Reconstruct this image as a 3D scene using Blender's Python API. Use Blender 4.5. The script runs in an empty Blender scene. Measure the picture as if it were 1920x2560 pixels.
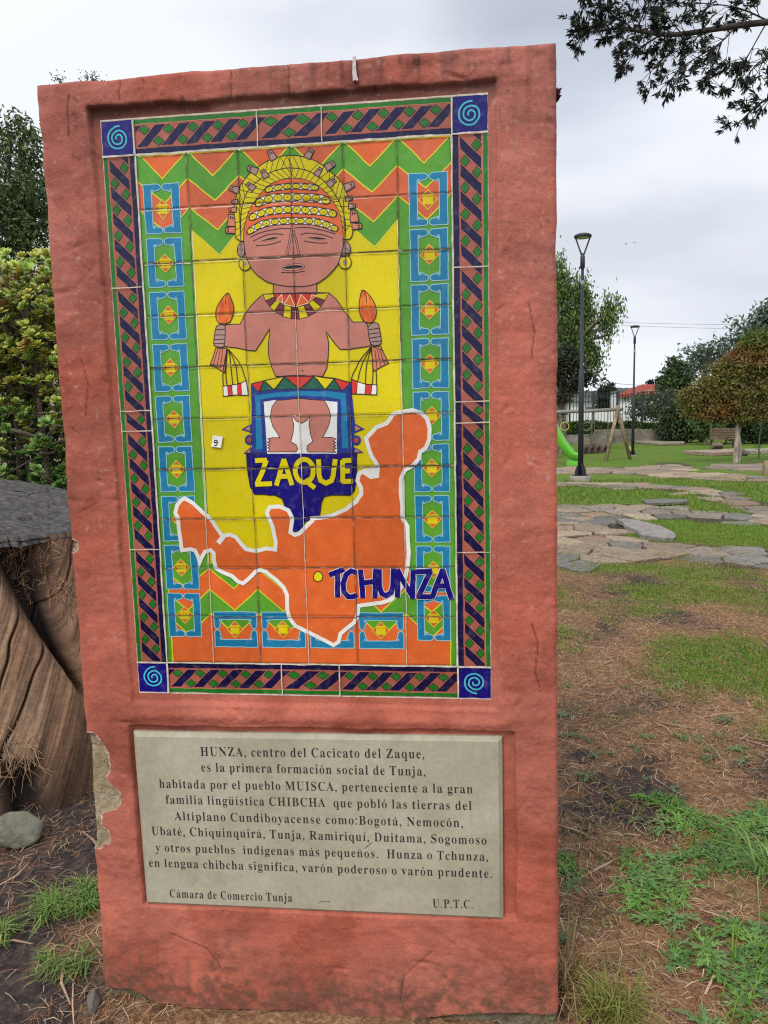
import bpy, bmesh, math, random
import numpy as np
from mathutils import Vector, Matrix
from mathutils.geometry import tessellate_polygon

random.seed(7)
RNG = np.random.default_rng(7)
SC = bpy.context.scene
COL = SC.collection

# ------------------------------------------------------------------ camera
TILE = 0.125                      # one mural tile, metres
CAM = np.array([3.2656 * TILE, -14.445 * TILE, (12.85 - 0.0147) * TILE])
RGT = np.array([0.993504, 0.111285, -0.023761])
DWN = np.array([-0.009105, -0.130397, -0.991420])
FWD = np.array([-0.113429, 0.985197, -0.128537])
FPX = 1872.0                      # focal length in photograph pixels (1920 x 2560)
cd = bpy.data.cameras.new('camera')
cam = bpy.data.objects.new('camera', cd)
COL.objects.link(cam)
M = Matrix(((RGT[0], -DWN[0], -FWD[0], CAM[0]),
            (RGT[1], -DWN[1], -FWD[1], CAM[1]),
            (RGT[2], -DWN[2], -FWD[2], CAM[2]), (0, 0, 0, 1)))
cam.matrix_world = M
cd.sensor_fit = 'VERTICAL'
cd.sensor_height = 36.0
cd.lens = FPX / 2560 * 36.0
cd.clip_start = 0.05
cd.clip_end = 3000
SC.camera = cam

# ------------------------------------------------------------------ world, sun, exposure
SUN_DIR = Vector((-0.35, -0.85, 1.0)).normalized()      # towards the hidden sun behind the clouds
sun_el = math.asin(SUN_DIR.z)
sun_rot = math.atan2(SUN_DIR.x, SUN_DIR.y)
W = bpy.data.worlds.new('World')
SC.world = W
W.use_nodes = True
nt = W.node_tree
nt.nodes.clear()
def wn(t, **k):
    n = nt.nodes.new(t)
    for a, b in k.items():
        setattr(n, a, b)
    return n
wo = wn('ShaderNodeOutputWorld'); wb = wn('ShaderNodeBackground')
sky = wn('ShaderNodeTexSky', sky_type='NISHITA', sun_disc=False)
sky.sun_elevation = sun_el
sky.sun_rotation = sun_rot
sky.altitude = 2800
tc = wn('ShaderNodeTexCoord')
mp = wn('ShaderNodeMapping'); mp.inputs['Scale'].default_value = (1.0, 1.0, 2.6)
mp.inputs['Location'].default_value = (3.1, 0.4, 0.7)
nz = wn('ShaderNodeTexNoise'); nz.inputs['Scale'].default_value = 2.1; nz.inputs['Detail'].default_value = 5; nz.inputs['Roughness'].default_value = 0.48
nt.links.new(tc.outputs['Generated'], mp.inputs[0]); nt.links.new(mp.outputs[0], nz.inputs['Vector'])
cr = wn('ShaderNodeValToRGB')
cr.color_ramp.elements[0].position = 0.34; cr.color_ramp.elements[0].color = (6.6, 7.0, 7.75, 1)
cr.color_ramp.elements[1].position = 0.53; cr.color_ramp.elements[1].color = (8.7, 9.1, 9.8, 1)
nt.links.new(nz.outputs['Fac'], cr.inputs[0])
# thin cloud is brighter round the hidden sun
dt = wn('ShaderNodeVectorMath', operation='DOT_PRODUCT'); dt.inputs[1].default_value = SUN_DIR
nt.links.new(tc.outputs['Generated'], dt.inputs[0])
mr = wn('ShaderNodeMapRange'); mr.inputs['From Min'].default_value = -0.1; mr.inputs['From Max'].default_value = 1.0
mr.inputs['To Min'].default_value = 1.0; mr.inputs['To Max'].default_value = 1.7
nt.links.new(dt.outputs['Value'], mr.inputs['Value'])
ml = wn('ShaderNodeVectorMath', operation='SCALE')
nt.links.new(cr.outputs[0], ml.inputs[0]); nt.links.new(mr.outputs[0], ml.inputs['Scale'])
# gaps of blue between the clouds
nz2 = wn('ShaderNodeTexNoise'); nz2.inputs['Scale'].default_value = 1.7; nz2.inputs['Detail'].default_value = 4
mp2 = wn('ShaderNodeMapping'); mp2.inputs['Location'].default_value = (1.35, 0.2, 5.3)
nt.links.new(tc.outputs['Generated'], mp2.inputs[0]); nt.links.new(mp2.outputs[0], nz2.inputs['Vector'])
gp = wn('ShaderNodeValToRGB')
gp.color_ramp.elements[0].position = 0.30; gp.color_ramp.elements[0].color = (0.55, 0.55, 0.55, 1)
gp.color_ramp.elements[1].position = 0.46; gp.color_ramp.elements[1].color = (1, 1, 1, 1)
nt.links.new(nz2.outputs['Fac'], gp.inputs[0])
mx = wn('ShaderNodeMix', data_type='RGBA')
# one thinner place high on the right where the blue comes through
d2 = wn('ShaderNodeVectorMath', operation='DOT_PRODUCT'); hv = Vector((RGT * .25 - DWN * .685 + FWD)).normalized(); d2.inputs[1].default_value = hv
nt.links.new(tc.outputs['Generated'], d2.inputs[0])
m2 = wn('ShaderNodeMapRange', interpolation_type='SMOOTHSTEP'); m2.inputs['From Min'].default_value = .982; m2.inputs['From Max'].default_value = 1.0
m2.inputs['To Min'].default_value = 1.0; m2.inputs['To Max'].default_value = .62
nt.links.new(d2.outputs['Value'], m2.inputs['Value'])
mg = wn('ShaderNodeMath', operation='MULTIPLY'); nt.links.new(gp.outputs[0], mg.inputs[0]); nt.links.new(m2.outputs[0], mg.inputs[1])
nt.links.new(mg.outputs[0], mx.inputs[0]); nt.links.new(sky.outputs[0], mx.inputs[6]); nt.links.new(ml.outputs[0], mx.inputs[7])
nt.links.new(mx.outputs[2], wb.inputs['Color'])
wb.inputs['Strength'].default_value = 0.1
nt.links.new(wb.outputs[0], wo.inputs[0])

sl = bpy.data.lights.new('sun', 'SUN'); sl.energy = 1.9; sl.angle = math.radians(14); sl.color = (1.0, 0.96, 0.9)
so = bpy.data.objects.new('sun', sl); COL.objects.link(so)
so.rotation_euler = (-SUN_DIR).to_track_quat('-Z', 'Y').to_euler()
so.location = (-5, -8, 12)
vs = SC.view_settings
vs.view_transform = 'Standard'; vs.look = 'None'; vs.gamma = 1.0; vs.exposure = 0.10
vs.use_curve_mapping = False
SC.cycles.max_bounces = 6
SC.cycles.use_denoising = False            # keep the fine grain of plaster, litter and leaves
SC.cycles.filter_width = 1.2

# ------------------------------------------------------------------ helpers: rays, noise, meshes
def ray(u, v):
    return FWD + RGT * ((u - 960) / FPX) + DWN * ((v - 1280) / FPX)
def on_plane(u, v, y=0.0):
    """point of the vertical plane y=const seen at photograph pixel (u, v)"""
    d = ray(u, v); s = (y - CAM[1]) / d[1]
    return CAM + d * s
def sstep(a, b, x):
    t = np.clip((x - a) / (b - a), 0, 1)
    return t * t * (3 - 2 * t)
_perm = RNG.permutation(4096)
_val = RNG.random(4096)
def vnoise(x, y, s=1.0, seed=0):
    """value noise in -1..1 (arrays)"""
    x = np.asarray(x, float) * s + seed * 17.3 + 1000; y = np.asarray(y, float) * s + seed * 9.1 + 1000
    xi = np.floor(x).astype(int); yi = np.floor(y).astype(int)
    fx = x - xi; fy = y - yi
    fx = fx * fx * (3 - 2 * fx); fy = fy * fy * (3 - 2 * fy)
    def hsh(a, b): return _val[_perm[(a + _perm[b % 4096]) % 4096]]
    a = hsh(xi, yi); b = hsh(xi + 1, yi); c = hsh(xi, yi + 1); d = hsh(xi + 1, yi + 1)
    return 2 * (a * (1 - fx) * (1 - fy) + b * fx * (1 - fy) + c * (1 - fx) * fy + d * fx * fy) - 1
def fbm(x, y, s=1.0, oct=4, seed=0):
    r = 0; a = 1.0; t = 0
    for k in range(oct):
        r = r + a * vnoise(x, y, s * 2 ** k, seed + k); t += a; a *= 0.5
    return r / t
def height(x, y):
    x = np.asarray(x, float); y = np.asarray(y, float)
    h = -0.5 * sstep(15.5, 27, y)
    h = h + 0.02 * vnoise(x, y, 0.6, 3) * sstep(1.0, 4, np.abs(y) + np.abs(x)) + 0.010 * vnoise(x, y, 2.3, 5)
    return h
def on_ground(u, v):
    d = ray(u, v); z = 0.0
    p = CAM
    for _ in range(12):
        s = (z - CAM[2]) / d[2]; p = CAM + d * s
        z = float(height(p[0], p[1]))
    return np.array([p[0], p[1], z])
def inside(px, py, poly):
    poly = np.asarray(poly, float); r = np.zeros(np.shape(px), bool)
    j = len(poly) - 1
    for i in range(len(poly)):
        (x1, y1), (x2, y2) = poly[i], poly[j]
        c = ((y1 > py) != (y2 > py)) & (px < (x2 - x1) * (py - y1) / ((y2 - y1) + 1e-12) + x1)
        r ^= c; j = i
    return r
def dist_poly(px, py, poly):
    """signed distance to a polygon outline, negative inside (arrays)"""
    poly = np.asarray(poly, float); d = np.full(np.shape(px), 1e9)
    for i in range(len(poly)):
        a = poly[i - 1]; b = poly[i]; ab = b - a
        t = np.clip(((px - a[0]) * ab[0] + (py - a[1]) * ab[1]) / (ab @ ab + 1e-12), 0, 1)
        d = np.minimum(d, np.hypot(px - a[0] - t * ab[0], py - a[1] - t * ab[1]))
    return np.where(inside(px, py, poly), -d, d)

def tag(o, label=None, cat=None, group=None, kind=None):
    if label: o['label'] = label
    if cat: o['category'] = cat
    if group: o['group'] = group
    if kind: o['kind'] = kind
    return o
def empty(name, loc=(0, 0, 0), rz=0.0):
    o = bpy.data.objects.new(name, None); COL.objects.link(o)
    o.location = loc; o.rotation_euler = (0, 0, rz); o.empty_display_size = 0.1
    return o
def link(name, me, mats, parent=None):
    for m in (mats if isinstance(mats, (list, tuple)) else [mats]):
        me.materials.append(m)
    o = bpy.data.objects.new(name, me); COL.objects.link(o)
    if parent is not None:
        o.parent = parent
    return o
def np_mesh(name, V, F, mats, parent=None, midx=None, smooth=False, col=None, local=None):
    """mesh from numpy: V (n,3), F (m,k); col (n,3) -> point colour attribute 'tint'"""
    V = np.asarray(V, float)
    if local is not None: V = V - np.asarray(local, float)
    F = np.asarray(F, int); k = F.shape[1]
    me = bpy.data.meshes.new(name)
    me.vertices.add(len(V)); me.vertices.foreach_set('co', V.astype(np.float32).ravel())
    me.loops.add(F.size); me.loops.foreach_set('vertex_index', F.astype(np.int32).ravel())
    me.polygons.add(len(F)); me.polygons.foreach_set('loop_start', np.arange(0, F.size, k, dtype=np.int32))
    if midx is not None: me.polygons.foreach_set('material_index', np.asarray(midx, dtype=np.int32))
    me.polygons.foreach_set('use_smooth', np.full(len(F), bool(smooth)))
    me.update(calc_edges=True)
    if col is not None:
        a = me.color_attributes.new('tint', 'FLOAT_COLOR', 'POINT')
        c = np.ones((len(V), 4), np.float32); c[:, :3] = col
        a.data.foreach_set('color', c.ravel())
    return link(name, me, mats, parent)
class MB:
    """collects polygons (with a material slot each) into one mesh"""
    def __init__(s): s.v = []; s.f = []; s.m = []
    def add(s, vs_, fs, m=0):
        b = len(s.v); s.v += [tuple(map(float, p)) for p in vs_]
        s.f += [tuple(i + b for i in f) for f in fs]; s.m += [m] * len(fs)
    def box(s, c, h, m=0, rot=None):
        c = np.asarray(c, float); R = np.eye(3) if rot is None else rot
        q = [c + R @ (np.array([sx, sy, sz]) * h) for sx in (-1, 1) for sy in (-1, 1) for sz in (-1, 1)]
        s.add(q, [(0, 1, 3, 2), (4, 6, 7, 5), (0, 4, 5, 1), (2, 3, 7, 6), (0, 2, 6, 4), (1, 5, 7, 3)], m)
    def tube(s, pts, rad, n=8, m=0, cap=True):
        pts = [np.asarray(p, float) for p in pts]
        rad = [rad] * len(pts) if np.isscalar(rad) else rad
        vs_ = []; ref = None
        for i, p in enumerate(pts):
            t = pts[min(i + 1, len(pts) - 1)] - pts[max(i - 1, 0)]; t = t / (np.linalg.norm(t) + 1e-12)
            if ref is None:
                ref = np.array([1., 0, 0]) if abs(t[0]) < 0.8 else np.array([0, 1., 0])
            a = ref - t * (ref @ t); a /= np.linalg.norm(a) + 1e-12; b = np.cross(t, a); ref = a
            for k in range(n):
                q = 2 * math.pi * k / n
                vs_.append(p + rad[i] * (math.cos(q) * a + math.sin(q) * b))
        fs = []
        for i in range(len(pts) - 1):
            for k in range(n):
                fs.append((i * n + k, i * n + (k + 1) % n, (i + 1) * n + (k + 1) % n, (i + 1) * n + k))
        if cap:
            fs.append(tuple(range(n - 1, -1, -1))); fs.append(tuple(range((len(pts) - 1) * n, len(pts) * n)))
        s.add(vs_, fs, m)
    def lathe(s, c, prof, n=20, m=0):
        c = np.asarray(c, float); vs_ = []
        for r, z in prof:
            for k in range(n):
                q = 2 * math.pi * k / n; vs_.append(c + np.array([r * math.cos(q), r * math.sin(q), z]))
        fs = []
        for i in range(len(prof) - 1):
            for k in range(n):
                fs.append((i * n + k, i * n + (k + 1) % n, (i + 1) * n + (k + 1) % n, (i + 1) * n + k))
        fs.append(tuple(range(n - 1, -1, -1))); fs.append(tuple(range((len(prof) - 1) * n, len(prof) * n)))
        s.add(vs_, fs, m)
    def build(s, name, mats, parent=None, smooth=False, local=None):
        L = np.zeros(3) if local is None else np.asarray(local, float)
        me = bpy.data.meshes.new(name)
        me.from_pydata([tuple(np.array(p) - L) for p in s.v], [], s.f)
        me.polygons.foreach_set('material_index', np.array(s.m, np.int32))
        me.polygons.foreach_set('use_smooth', np.full(len(s.f), bool(smooth)))
        me.update()
        return link(name, me, mats, parent)

# ------------------------------------------------------------------ materials
def mat(name, col, rough=0.8, spec=0.3, noise=None, bump=None, attr=None, metallic=0.0, coat=0.0, ramp=None, transl=0.0, coord='Object', aniso=None):
    """procedural principled material.
    noise=(scale, amount): brightness mottling; bump=[(scale, strength, dist)...]; attr: multiply by colour attribute;
    ramp=(scale, [(pos, colour)...], distortion): noise driven colour ramp instead of a flat colour"""
    m = bpy.data.materials.new(name); m.use_nodes = True
    t = m.node_tree; b = t.nodes['Principled BSDF']
    b.inputs['Roughness'].default_value = rough; b.inputs['Specular IOR Level'].default_value = spec
    b.inputs['Metallic'].default_value = metallic; b.inputs['Coat Weight'].default_value = coat
    b.inputs['Base Color'].default_value = (*col, 1)
    L = t.links; tcn = t.nodes.new('ShaderNodeTexCoord'); vec = tcn.outputs[coord]
    if aniso:
        mpn = t.nodes.new('ShaderNodeMapping'); mpn.inputs['Scale'].default_value = aniso
        L.new(vec, mpn.inputs[0]); vec = mpn.outputs[0]
    out = None
    if ramp:
        n = t.nodes.new('ShaderNodeTexNoise'); n.inputs['Scale'].default_value = ramp[0]; n.inputs['Detail'].default_value = 6
        n.inputs['Distortion'].default_value = ramp[2] if len(ramp) > 2 else 0
        L.new(vec, n.inputs['Vector'])
        r = t.nodes.new('ShaderNodeValToRGB'); e = r.color_ramp.elements
        while len(e) < len(ramp[1]): e.new(0.5)
        for i, (p, c) in enumerate(ramp[1]):
            e[i].position = p; e[i].color = (*c, 1)
        L.new(n.outputs['Fac'], r.inputs[0]); out = r.outputs[0]
    if attr:
        a = t.nodes.new('ShaderNodeAttribute'); a.attribute_name = attr
        if out is None: out = a.outputs['Color']
        else:
            q = t.nodes.new('ShaderNodeMix'); q.data_type = 'RGBA'; q.blend_type = 'MULTIPLY'; q.inputs[0].default_value = 1
            L.new(out, q.inputs[6]); L.new(a.outputs['Color'], q.inputs[7]); out = q.outputs[2]
    if noise:
        n = t.nodes.new('ShaderNodeTexNoise'); n.inputs['Scale'].default_value = noise[0]; n.inputs['Detail'].default_value = 5
        L.new(vec, n.inputs['Vector'])
        r = t.nodes.new('ShaderNodeMapRange'); r.inputs['From Min'].default_value = 0.25; r.inputs['From Max'].default_value = 0.75
        r.inputs['To Min'].default_value = 1 - noise[1]; r.inputs['To Max'].default_value = 1 + noise[1]
        L.new(n.outputs['Fac'], r.inputs['Value'])
        s = t.nodes.new('ShaderNodeVectorMath'); s.operation = 'SCALE'
        if out is None: s.inputs[0].default_value = col
        else: L.new(out, s.inputs[0])
        L.new(r.outputs[0], s.inputs['Scale']); out = s.outputs[0]
    if out is not None: L.new(out, b.inputs['Base Color'])
    prev = None
    for (sc_, st, di) in (bump or []):
        n = t.nodes.new('ShaderNodeTexNoise'); n.inputs['Scale'].default_value = sc_; n.inputs['Detail'].default_value = 6
        L.new(vec, n.inputs['Vector'])
        bp = t.nodes.new('ShaderNodeBump'); bp.inputs['Strength'].default_value = st; bp.inputs['Distance'].default_value = di
        L.new(n.outputs['Fac'], bp.inputs['Height'])
        if prev is not None: L.new(prev.outputs[0], bp.inputs['Normal'])
        prev = bp
    if prev is not None: L.new(prev.outputs[0], b.inputs['Normal'])
    if transl > 0:
        tr = t.nodes.new('ShaderNodeBsdfTranslucent'); ms = t.nodes.new('ShaderNodeMixShader'); ms.inputs[0].default_value = transl
        if out is not None: L.new(out, tr.inputs['Color'])
        else: tr.inputs['Color'].default_value = (*col, 1)
        L.new(b.outputs[0], ms.inputs[1]); L.new(tr.outputs[0], ms.inputs[2])
        L.new(ms.outputs[0], t.nodes['Material Output'].inputs[0])
    return m

# ------------------------------------------------------------------ the monument
ZC = 12.85 * TILE
def tl(c, r):
    """mural tile coordinates (column from left edge, row from top edge) -> x, z on the tile plane"""
    return np.array([(-3 + c) * TILE, ZC + (5 - r) * TILE])
def px(u, v, y=0.0):
    p = on_plane(u, v, y); return np.array([p[0], p[2]])
def crop(x0, y0, k):
    return lambda pts: [px(x0 + x * k, y0 + y * k) for x, y in pts]
cA = crop(220, 220, .36166); cB = crop(680, 220, .36166); cC = crop(320, 640, .30139); cD = crop(760, 640, .30139)
cE = crop(280, 1100, .31344); cF = crop(740, 1100, .31344); cG = crop(500, 350, .27728); cH = crop(500, 700, .30139)

monument = empty('monument', (0, 0, 0))
tag(monument, 'tall terracotta plastered slab with a colourful tile mural above an engraved stone plaque', 'monument')

M_plaster = mat('red_plaster', (.40, .095, .065), rough=0.9, spec=0.2, attr='tint', noise=(140, .10), bump=[(210, .26, .005), (38, .35, .012), (700, .28, .002)])
M_mortar = mat('bare_mortar', (.23, .18, .11), rough=0.95, ramp=(26, [(.3, (.15, .115, .07)), (.5, (.26, .20, .115)), (.7, (.33, .27, .19))]), bump=[(120, .8, .008), (500, .5, .002)])
M_foot = mat('footing_stone', (.2, .16, .11), rough=0.95, ramp=(14, [(.3, (.05, .045, .03)), (.5, (.17, .14, .09)), (.62, (.10, .10, .04)), (.75, (.24, .21, .15))]), bump=[(60, .9, .015), (300, .5, .003)])

YF = -0.010
c00 = px(91, 212, YF + .006); c10 = px(1391, 102, YF + .006); c01 = px(262, 2470, YF + .006); c11 = px(1396, 2548, YF + .006)
def lerp_bottom(a, b, z):                      # carry the side edges on down below the ground
    t = (z - a[1]) / (b[1] - a[1]); return a + (b - a) * t
b01 = lerp_bottom(c00, c01, -0.12); b11 = lerp_bottom(c10, c11, -0.12)
NU, NV = 360, 690
A, B = np.meshgrid(np.linspace(0, 1, NU), np.linspace(0, 1, NV))
top = c00[None, None] * (1 - A[..., None]) + c10[None, None] * A[..., None]
bot = b01[None, None] * (1 - A[..., None]) + b11[None, None] * A[..., None]
XZ = top * (1 - B[..., None]) + bot * B[..., None]
X = XZ[..., 0]; Z = XZ[..., 1]
# wavering hand-trowelled edges
X = X + .0035 * fbm(Z, Z * 0 + 3.3, 14, 4, 11) * (1 - np.clip(A / .06, 0, 1)) + .0035 * fbm(Z, Z * 0 + 8.3, 14, 4, 12) * (1 - np.clip((1 - A) / .06, 0, 1))
Z = Z + .005 * fbm(X, X * 0 + 1.3, 12, 4, 13) * (1 - np.clip(B / .04, 0, 1))
Hh = .0045 * fbm(X, Z, 6, 3, 21) + .0035 * fbm(X * .8, Z * 1.2, 13, 2, 25) + .0020 * fbm(X, Z, 26, 4, 31) + .0013 * fbm(X, Z, 120, 2, 41) * np.clip(.35 + 1.6 * fbm(X, Z, 4.5, 3, 43), 0, 1.3) + .0016 * fbm(X * .5, Z * 2.2, 20, 3, 45)
# dents and trowel gouges
for k in range(130):
    gx, gz = RNG.uniform(X.min(), X.max()), RNG.uniform(.1, 2.35)
    a_ = RNG.uniform(0, math.pi); l_ = RNG.uniform(.006, .03); w_ = RNG.uniform(.003, .007)
    dx = (X - gx) * math.cos(a_) + (Z - gz) * math.sin(a_); dz = -(X - gx) * math.sin(a_) + (Z - gz) * math.cos(a_)
    Hh -= RNG.uniform(.0015, .0055) * np.exp(-(dx / l_) ** 2 - (dz / w_) ** 2)
D = .010 + Hh
def rect_sdf(x0, x1, z0, z1, wob, seed):
    wx = wob * fbm(X, Z, 11, 3, seed); 
    dx = np.maximum(x0 - X, X - x1) + wx; dz = np.maximum(z0 - Z, Z - z1) + wx
    return np.where((dx > 0) & (dz > 0), np.hypot(dx, dz), np.maximum(dx, dz))
mz0, mz1 = ZC - 5.86 * TILE, ZC + 5.84 * TILE
s1 = rect_sdf(-3.80 * TILE, 3.78 * TILE, mz0, mz1, .005, 51)
lip = 1 + .5 * sstep(mz1 - .03, mz1 + .02, Z) * sstep(.13, .02, s1)           # the top lip stands prouder
D = -.0005 + (D * lip + .0005) * sstep(-.001, .006, s1)
pl = [px(318, 1822, -.02), px(1286, 1838, -.02), px(1290, 2306, -.02), px(358, 2266, -.02)]
wob = .004 * fbm(X, Z, 14, 3, 57)
s2 = dist_poly(X, Z, pl) + wob
D = -.009 + (D + .009) * sstep(-.002, .006, s2)
# ledge between mural and plaque: a low rough moulding
led = np.exp(-((Z - (mz0 - .035) + .006 * fbm(X, X * 0, 7, 3, 61)) / .016) ** 2) * sstep(.02, -.02, np.abs(X) - .5)
D += .007 * led + .004 * np.exp(-((Z - (mz0 - .075)) / .008) ** 2) * led.max() * sstep(.02, -.02, np.abs(X) - .5)
# plaster fallen off: the left edge, a chip, the ragged foot
k4 = lambda q: [px(0 + x * .3797, 1160 + y * .3797, YF) for x, y in q]
k5 = lambda q: [px(0 + x * .30139, 1900 + y * .30139, YF) for x, y in q]
patch = k4([(480, 1775), (560, 1778), (612, 1770), (655, 1825), (690, 1880), (712, 1940), (722, 1985), (702, 2040)]) + \
    k5([(880, 140), (885, 185), (915, 215), (962, 250), (992, 310), (985, 372), (955, 402), (862, 420), (835, 450), (842, 530), (862, 560), (912, 590), (905, 680), (862, 690), (838, 728), (770, 718), (700, 700), (650, 100)])
pn = .004 * fbm(X, Z, 60, 3, 71)
sp = dist_poly(X, Z, patch) + pn
chip = px(184, 1364, YF); sc_ = np.hypot(X - chip[0], (Z - chip[1]) * .8) - .011 + pn
ragp = [(258, 2467), (327, 2471), (388, 2505), (464, 2516), (540, 2524), (692, 2526), (790, 2535), (920, 2546), (1010, 2552), (1147, 2535), (1260, 2530), (1375, 2538), (1400, 2530)]
rg = np.array([px(u, v, YF) for u, v in ragp]); rz = np.interp(X, rg[:, 0], rg[:, 1]) + .006 * fbm(X, X * 0, 40, 4, 73)
jr = np.abs(Z - rz).argmin(0); Z[jr, np.arange(NU)] = rz[jr, np.arange(NU)]          # the broken edge runs along the mesh
foot = np.arange(NV)[:, None] > jr[None, :]
gone = (np.minimum(sp, sc_) < 0)
D = np.where(gone, D - .012 - .007 * sstep(-.1, .1, fbm(X, Z, 22, 3, 74) - 40 * np.minimum(np.minimum(sp, sc_) + .012, 0)) - .003 * fbm(X, Z, 60, 3, 75), D)
D = np.where(foot, D - .020 + .012 * fbm(X, Z, 18, 4, 77), D)
# white cut edge of the broken plaster is kept with the mortar
rim = (np.minimum(sp, sc_) < .0035)
# rounded arrises
e = np.minimum(np.minimum(X - X[:, :1], X[:, -1:] - X), Z[:1] - Z)
rr = .014; ed = np.clip(rr - e, 0, rr)
D = D - (rr - np.sqrt(np.maximum(rr * rr - ed * ed, 0)))
Y = -D
# colour: weathering and tone
T_ = np.ones(X.shape + (3,))
base = np.array([.350, .103, .068])
up = sstep(1.0, 2.3, Z)
base_c = base[None, None] * (1 - up[..., None]) + np.array([.300, .102, .078])[None, None] * up[..., None]
mot = 1 + .30 * fbm(X, Z, 7, 4, 81) + .14 * fbm(X, Z, 40, 3, 83) + .10 * fbm(X, Z, 160, 2, 84) + .16 * fbm(X, Z, 2.2, 2, 86)
T_ = base_c * mot[..., None]
ori = np.clip(fbm(X, Z, 5, 3, 85) * 1.6, 0, 1)[..., None]                      # patches of fresher red wash
T_ = T_ * (1 - .35 * ori) + np.array([.44, .095, .048]) * .35 * ori
strk = np.clip(fbm(X, Z * .12, 60, 3, 87) * 2.2 - .15, 0, 1) * sstep(2.14, 2.36, Z + .05 * fbm(X, Z, 9, 2, 88)) * (s1 > .012) * sstep(-.45, .2, X)
spk = np.clip(fbm(X, Z, 70, 3, 89) * 3 - 1.15, 0, 1) * sstep(1.5, 2.3, Z)
dirt_and_band = np.clip(.50 * strk + .5 * spk + .75 * sstep(.016, .0, s1) * sstep(mz1 - .05, mz1 - .01, Z) , 0, .9)[..., None]  # dirt streaks and specks, with a darker band along the recess top
T_ = T_ * (1 - dirt_and_band) + np.array([.055, .032, .026]) * dirt_and_band
# sun-faded and re-painted areas with their own edges, mud splashed up from the soil, scuffs
fade = sstep(.02, .10, fbm(X, Z * .8, 3.1, 5, 191)); T_ = T_ * (1 + .10 * fade)[..., None] + (np.array([.035, .020, .018]) * fade[..., None])
redo = sstep(.10, .13, fbm(X * .8, Z, 3.7, 4, 193)) * sstep(1.7, 1.2, Z); T_ = T_ * (1 - .11 * redo)[..., None]
mud = np.clip(sstep(.26, .02, Z + .09 * fbm(X, Z, 16, 3, 195)) * (.55 + .9 * fbm(X, Z, 60, 4, 197)), 0, .75)[..., None]; T_ = T_ * (1 - mud) + np.array([.10, .062, .042]) * mud
sca = np.clip(fbm(X, Z, 85, 2, 199) * 3.4 - 1.75, 0, 1)[..., None]; sca = sca * (Z > 1.0)[..., None]; T_ = T_ * (1 - .4 * sca) + np.array([.45, .33, .27]) * .4 * sca
T_ = T_ * np.array([.95, .90, .87])
# hairline cracks
def crack(pts, w):
    P = [px(u, v, YF) for u, v in pts]; d = np.full(X.shape, 9.)
    for a, b in zip(P[:-1], P[1:]):
        ab = b - a; t = np.clip(((X - a[0]) * ab[0] + (Z - a[1]) * ab[1]) / (ab @ ab), 0, 1)
        d = np.minimum(d, np.hypot(X - a[0] - t * ab[0], Z - a[1] - t * ab[1]))
    return np.exp(-((d + .0008 * vnoise(X, Z, 90, 91)) / w) ** 2)
for pts, w in [([(300, 202), (302, 218), (299, 236), (302, 252)], .0022), ([(176, 240), (172, 262), (170, 300), (172, 340)], .0025), ([(579, 165), (578, 240)], .0018),
               ([(712, 155), (723, 172), (722, 200), (724, 236)], .0022), ([(355, 195), (363, 208)], .002), ([(456, 242), (458, 258)], .002), ([(1000, 120), (998, 160)], .0016), ([(1330, 1560), (1345, 1610), (1338, 1680), (1352, 1730)], .0017), ([(205, 900), (222, 960), (215, 1040)], .0016), ([(420, 2330), (520, 2372), (560, 2430)], .0018), ([(1080, 2380), (1010, 2440), (1000, 2500)], .0017), ([(1322, 760), (1336, 830), (1328, 900)], .0016)]:
    c_ = crack(pts, w); T_ = T_ * (1 - .62 * c_[..., None]); Y = Y + .0015 * c_
T_ = np.where((rim & ~gone)[..., None], np.array([.52, .42, .33]), T_)
V = np.stack([X, Y, Z], -1).reshape(-1, 3); TC = np.clip(T_, .01, 1).reshape(-1, 3)
idx = np.arange(NU * NV).reshape(NV, NU)
F = np.stack([idx[:-1, :-1], idx[1:, :-1], idx[1:, 1:], idx[:-1, 1:]], -1).reshape(-1, 4)
fc = lambda q: (q[:-1, :-1] | q[1:, 1:]).reshape(-1)
kind = np.where(fc(foot), 2, np.where(fc(gone), 1, 0))
# rim of the front carried back to close the slab
ring = np.concatenate([idx[0, :], idx[1:, -1], idx[-1, -2::-1], idx[-2:0:-1, 0]])
nb = len(V); Vb = V[ring].copy(); Vb[:, 1] = .27
Vm = V[ring].copy(); Vm[:, 1] = .12
V2 = np.vstack([V, Vm, Vb]); TC2 = np.vstack([TC, np.tile(base * .9, (2 * len(ring), 1))])
n = len(ring); k = np.arange(n); k2 = (k + 1) % n
side = np.vstack([np.stack([ring[k], nb + k, nb + k2, ring[k2]], -1), np.stack([nb + k, nb + n + k, nb + n + k2, nb + k2], -1)])
def sub(Fs):
    u, inv = np.unique(Fs, return_inverse=True); return V2[u], inv.reshape(Fs.shape), TC2[u]
fb = np.vstack([F[kind == 0], side])
v_, f_, t_ = sub(fb)
body = np_mesh('plaster_body', v_, f_, M_plaster, monument, smooth=True, col=t_)
bk = MB(); q = [Vb[0], Vb[NU - 1], Vb[NU + NV - 2], Vb[2 * NU + NV - 3]]
bk.add(q, [(0, 1, 2, 3)]); o = bk.build('back_face', M_mortar, monument)
zc_ = V[F[:, 0], 2]
for q_ in (zc_ < 1.0, zc_ >= 1.0):
    v_, f_, t_ = sub(F[(kind == 1) & q_]); np_mesh('exposed_mortar', v_, f_, M_mortar, monument, smooth=True)
v_, f_, t_ = sub(F[kind == 2]); np_mesh('stone_footing', v_, f_, M_foot, monument, smooth=True)

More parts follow.
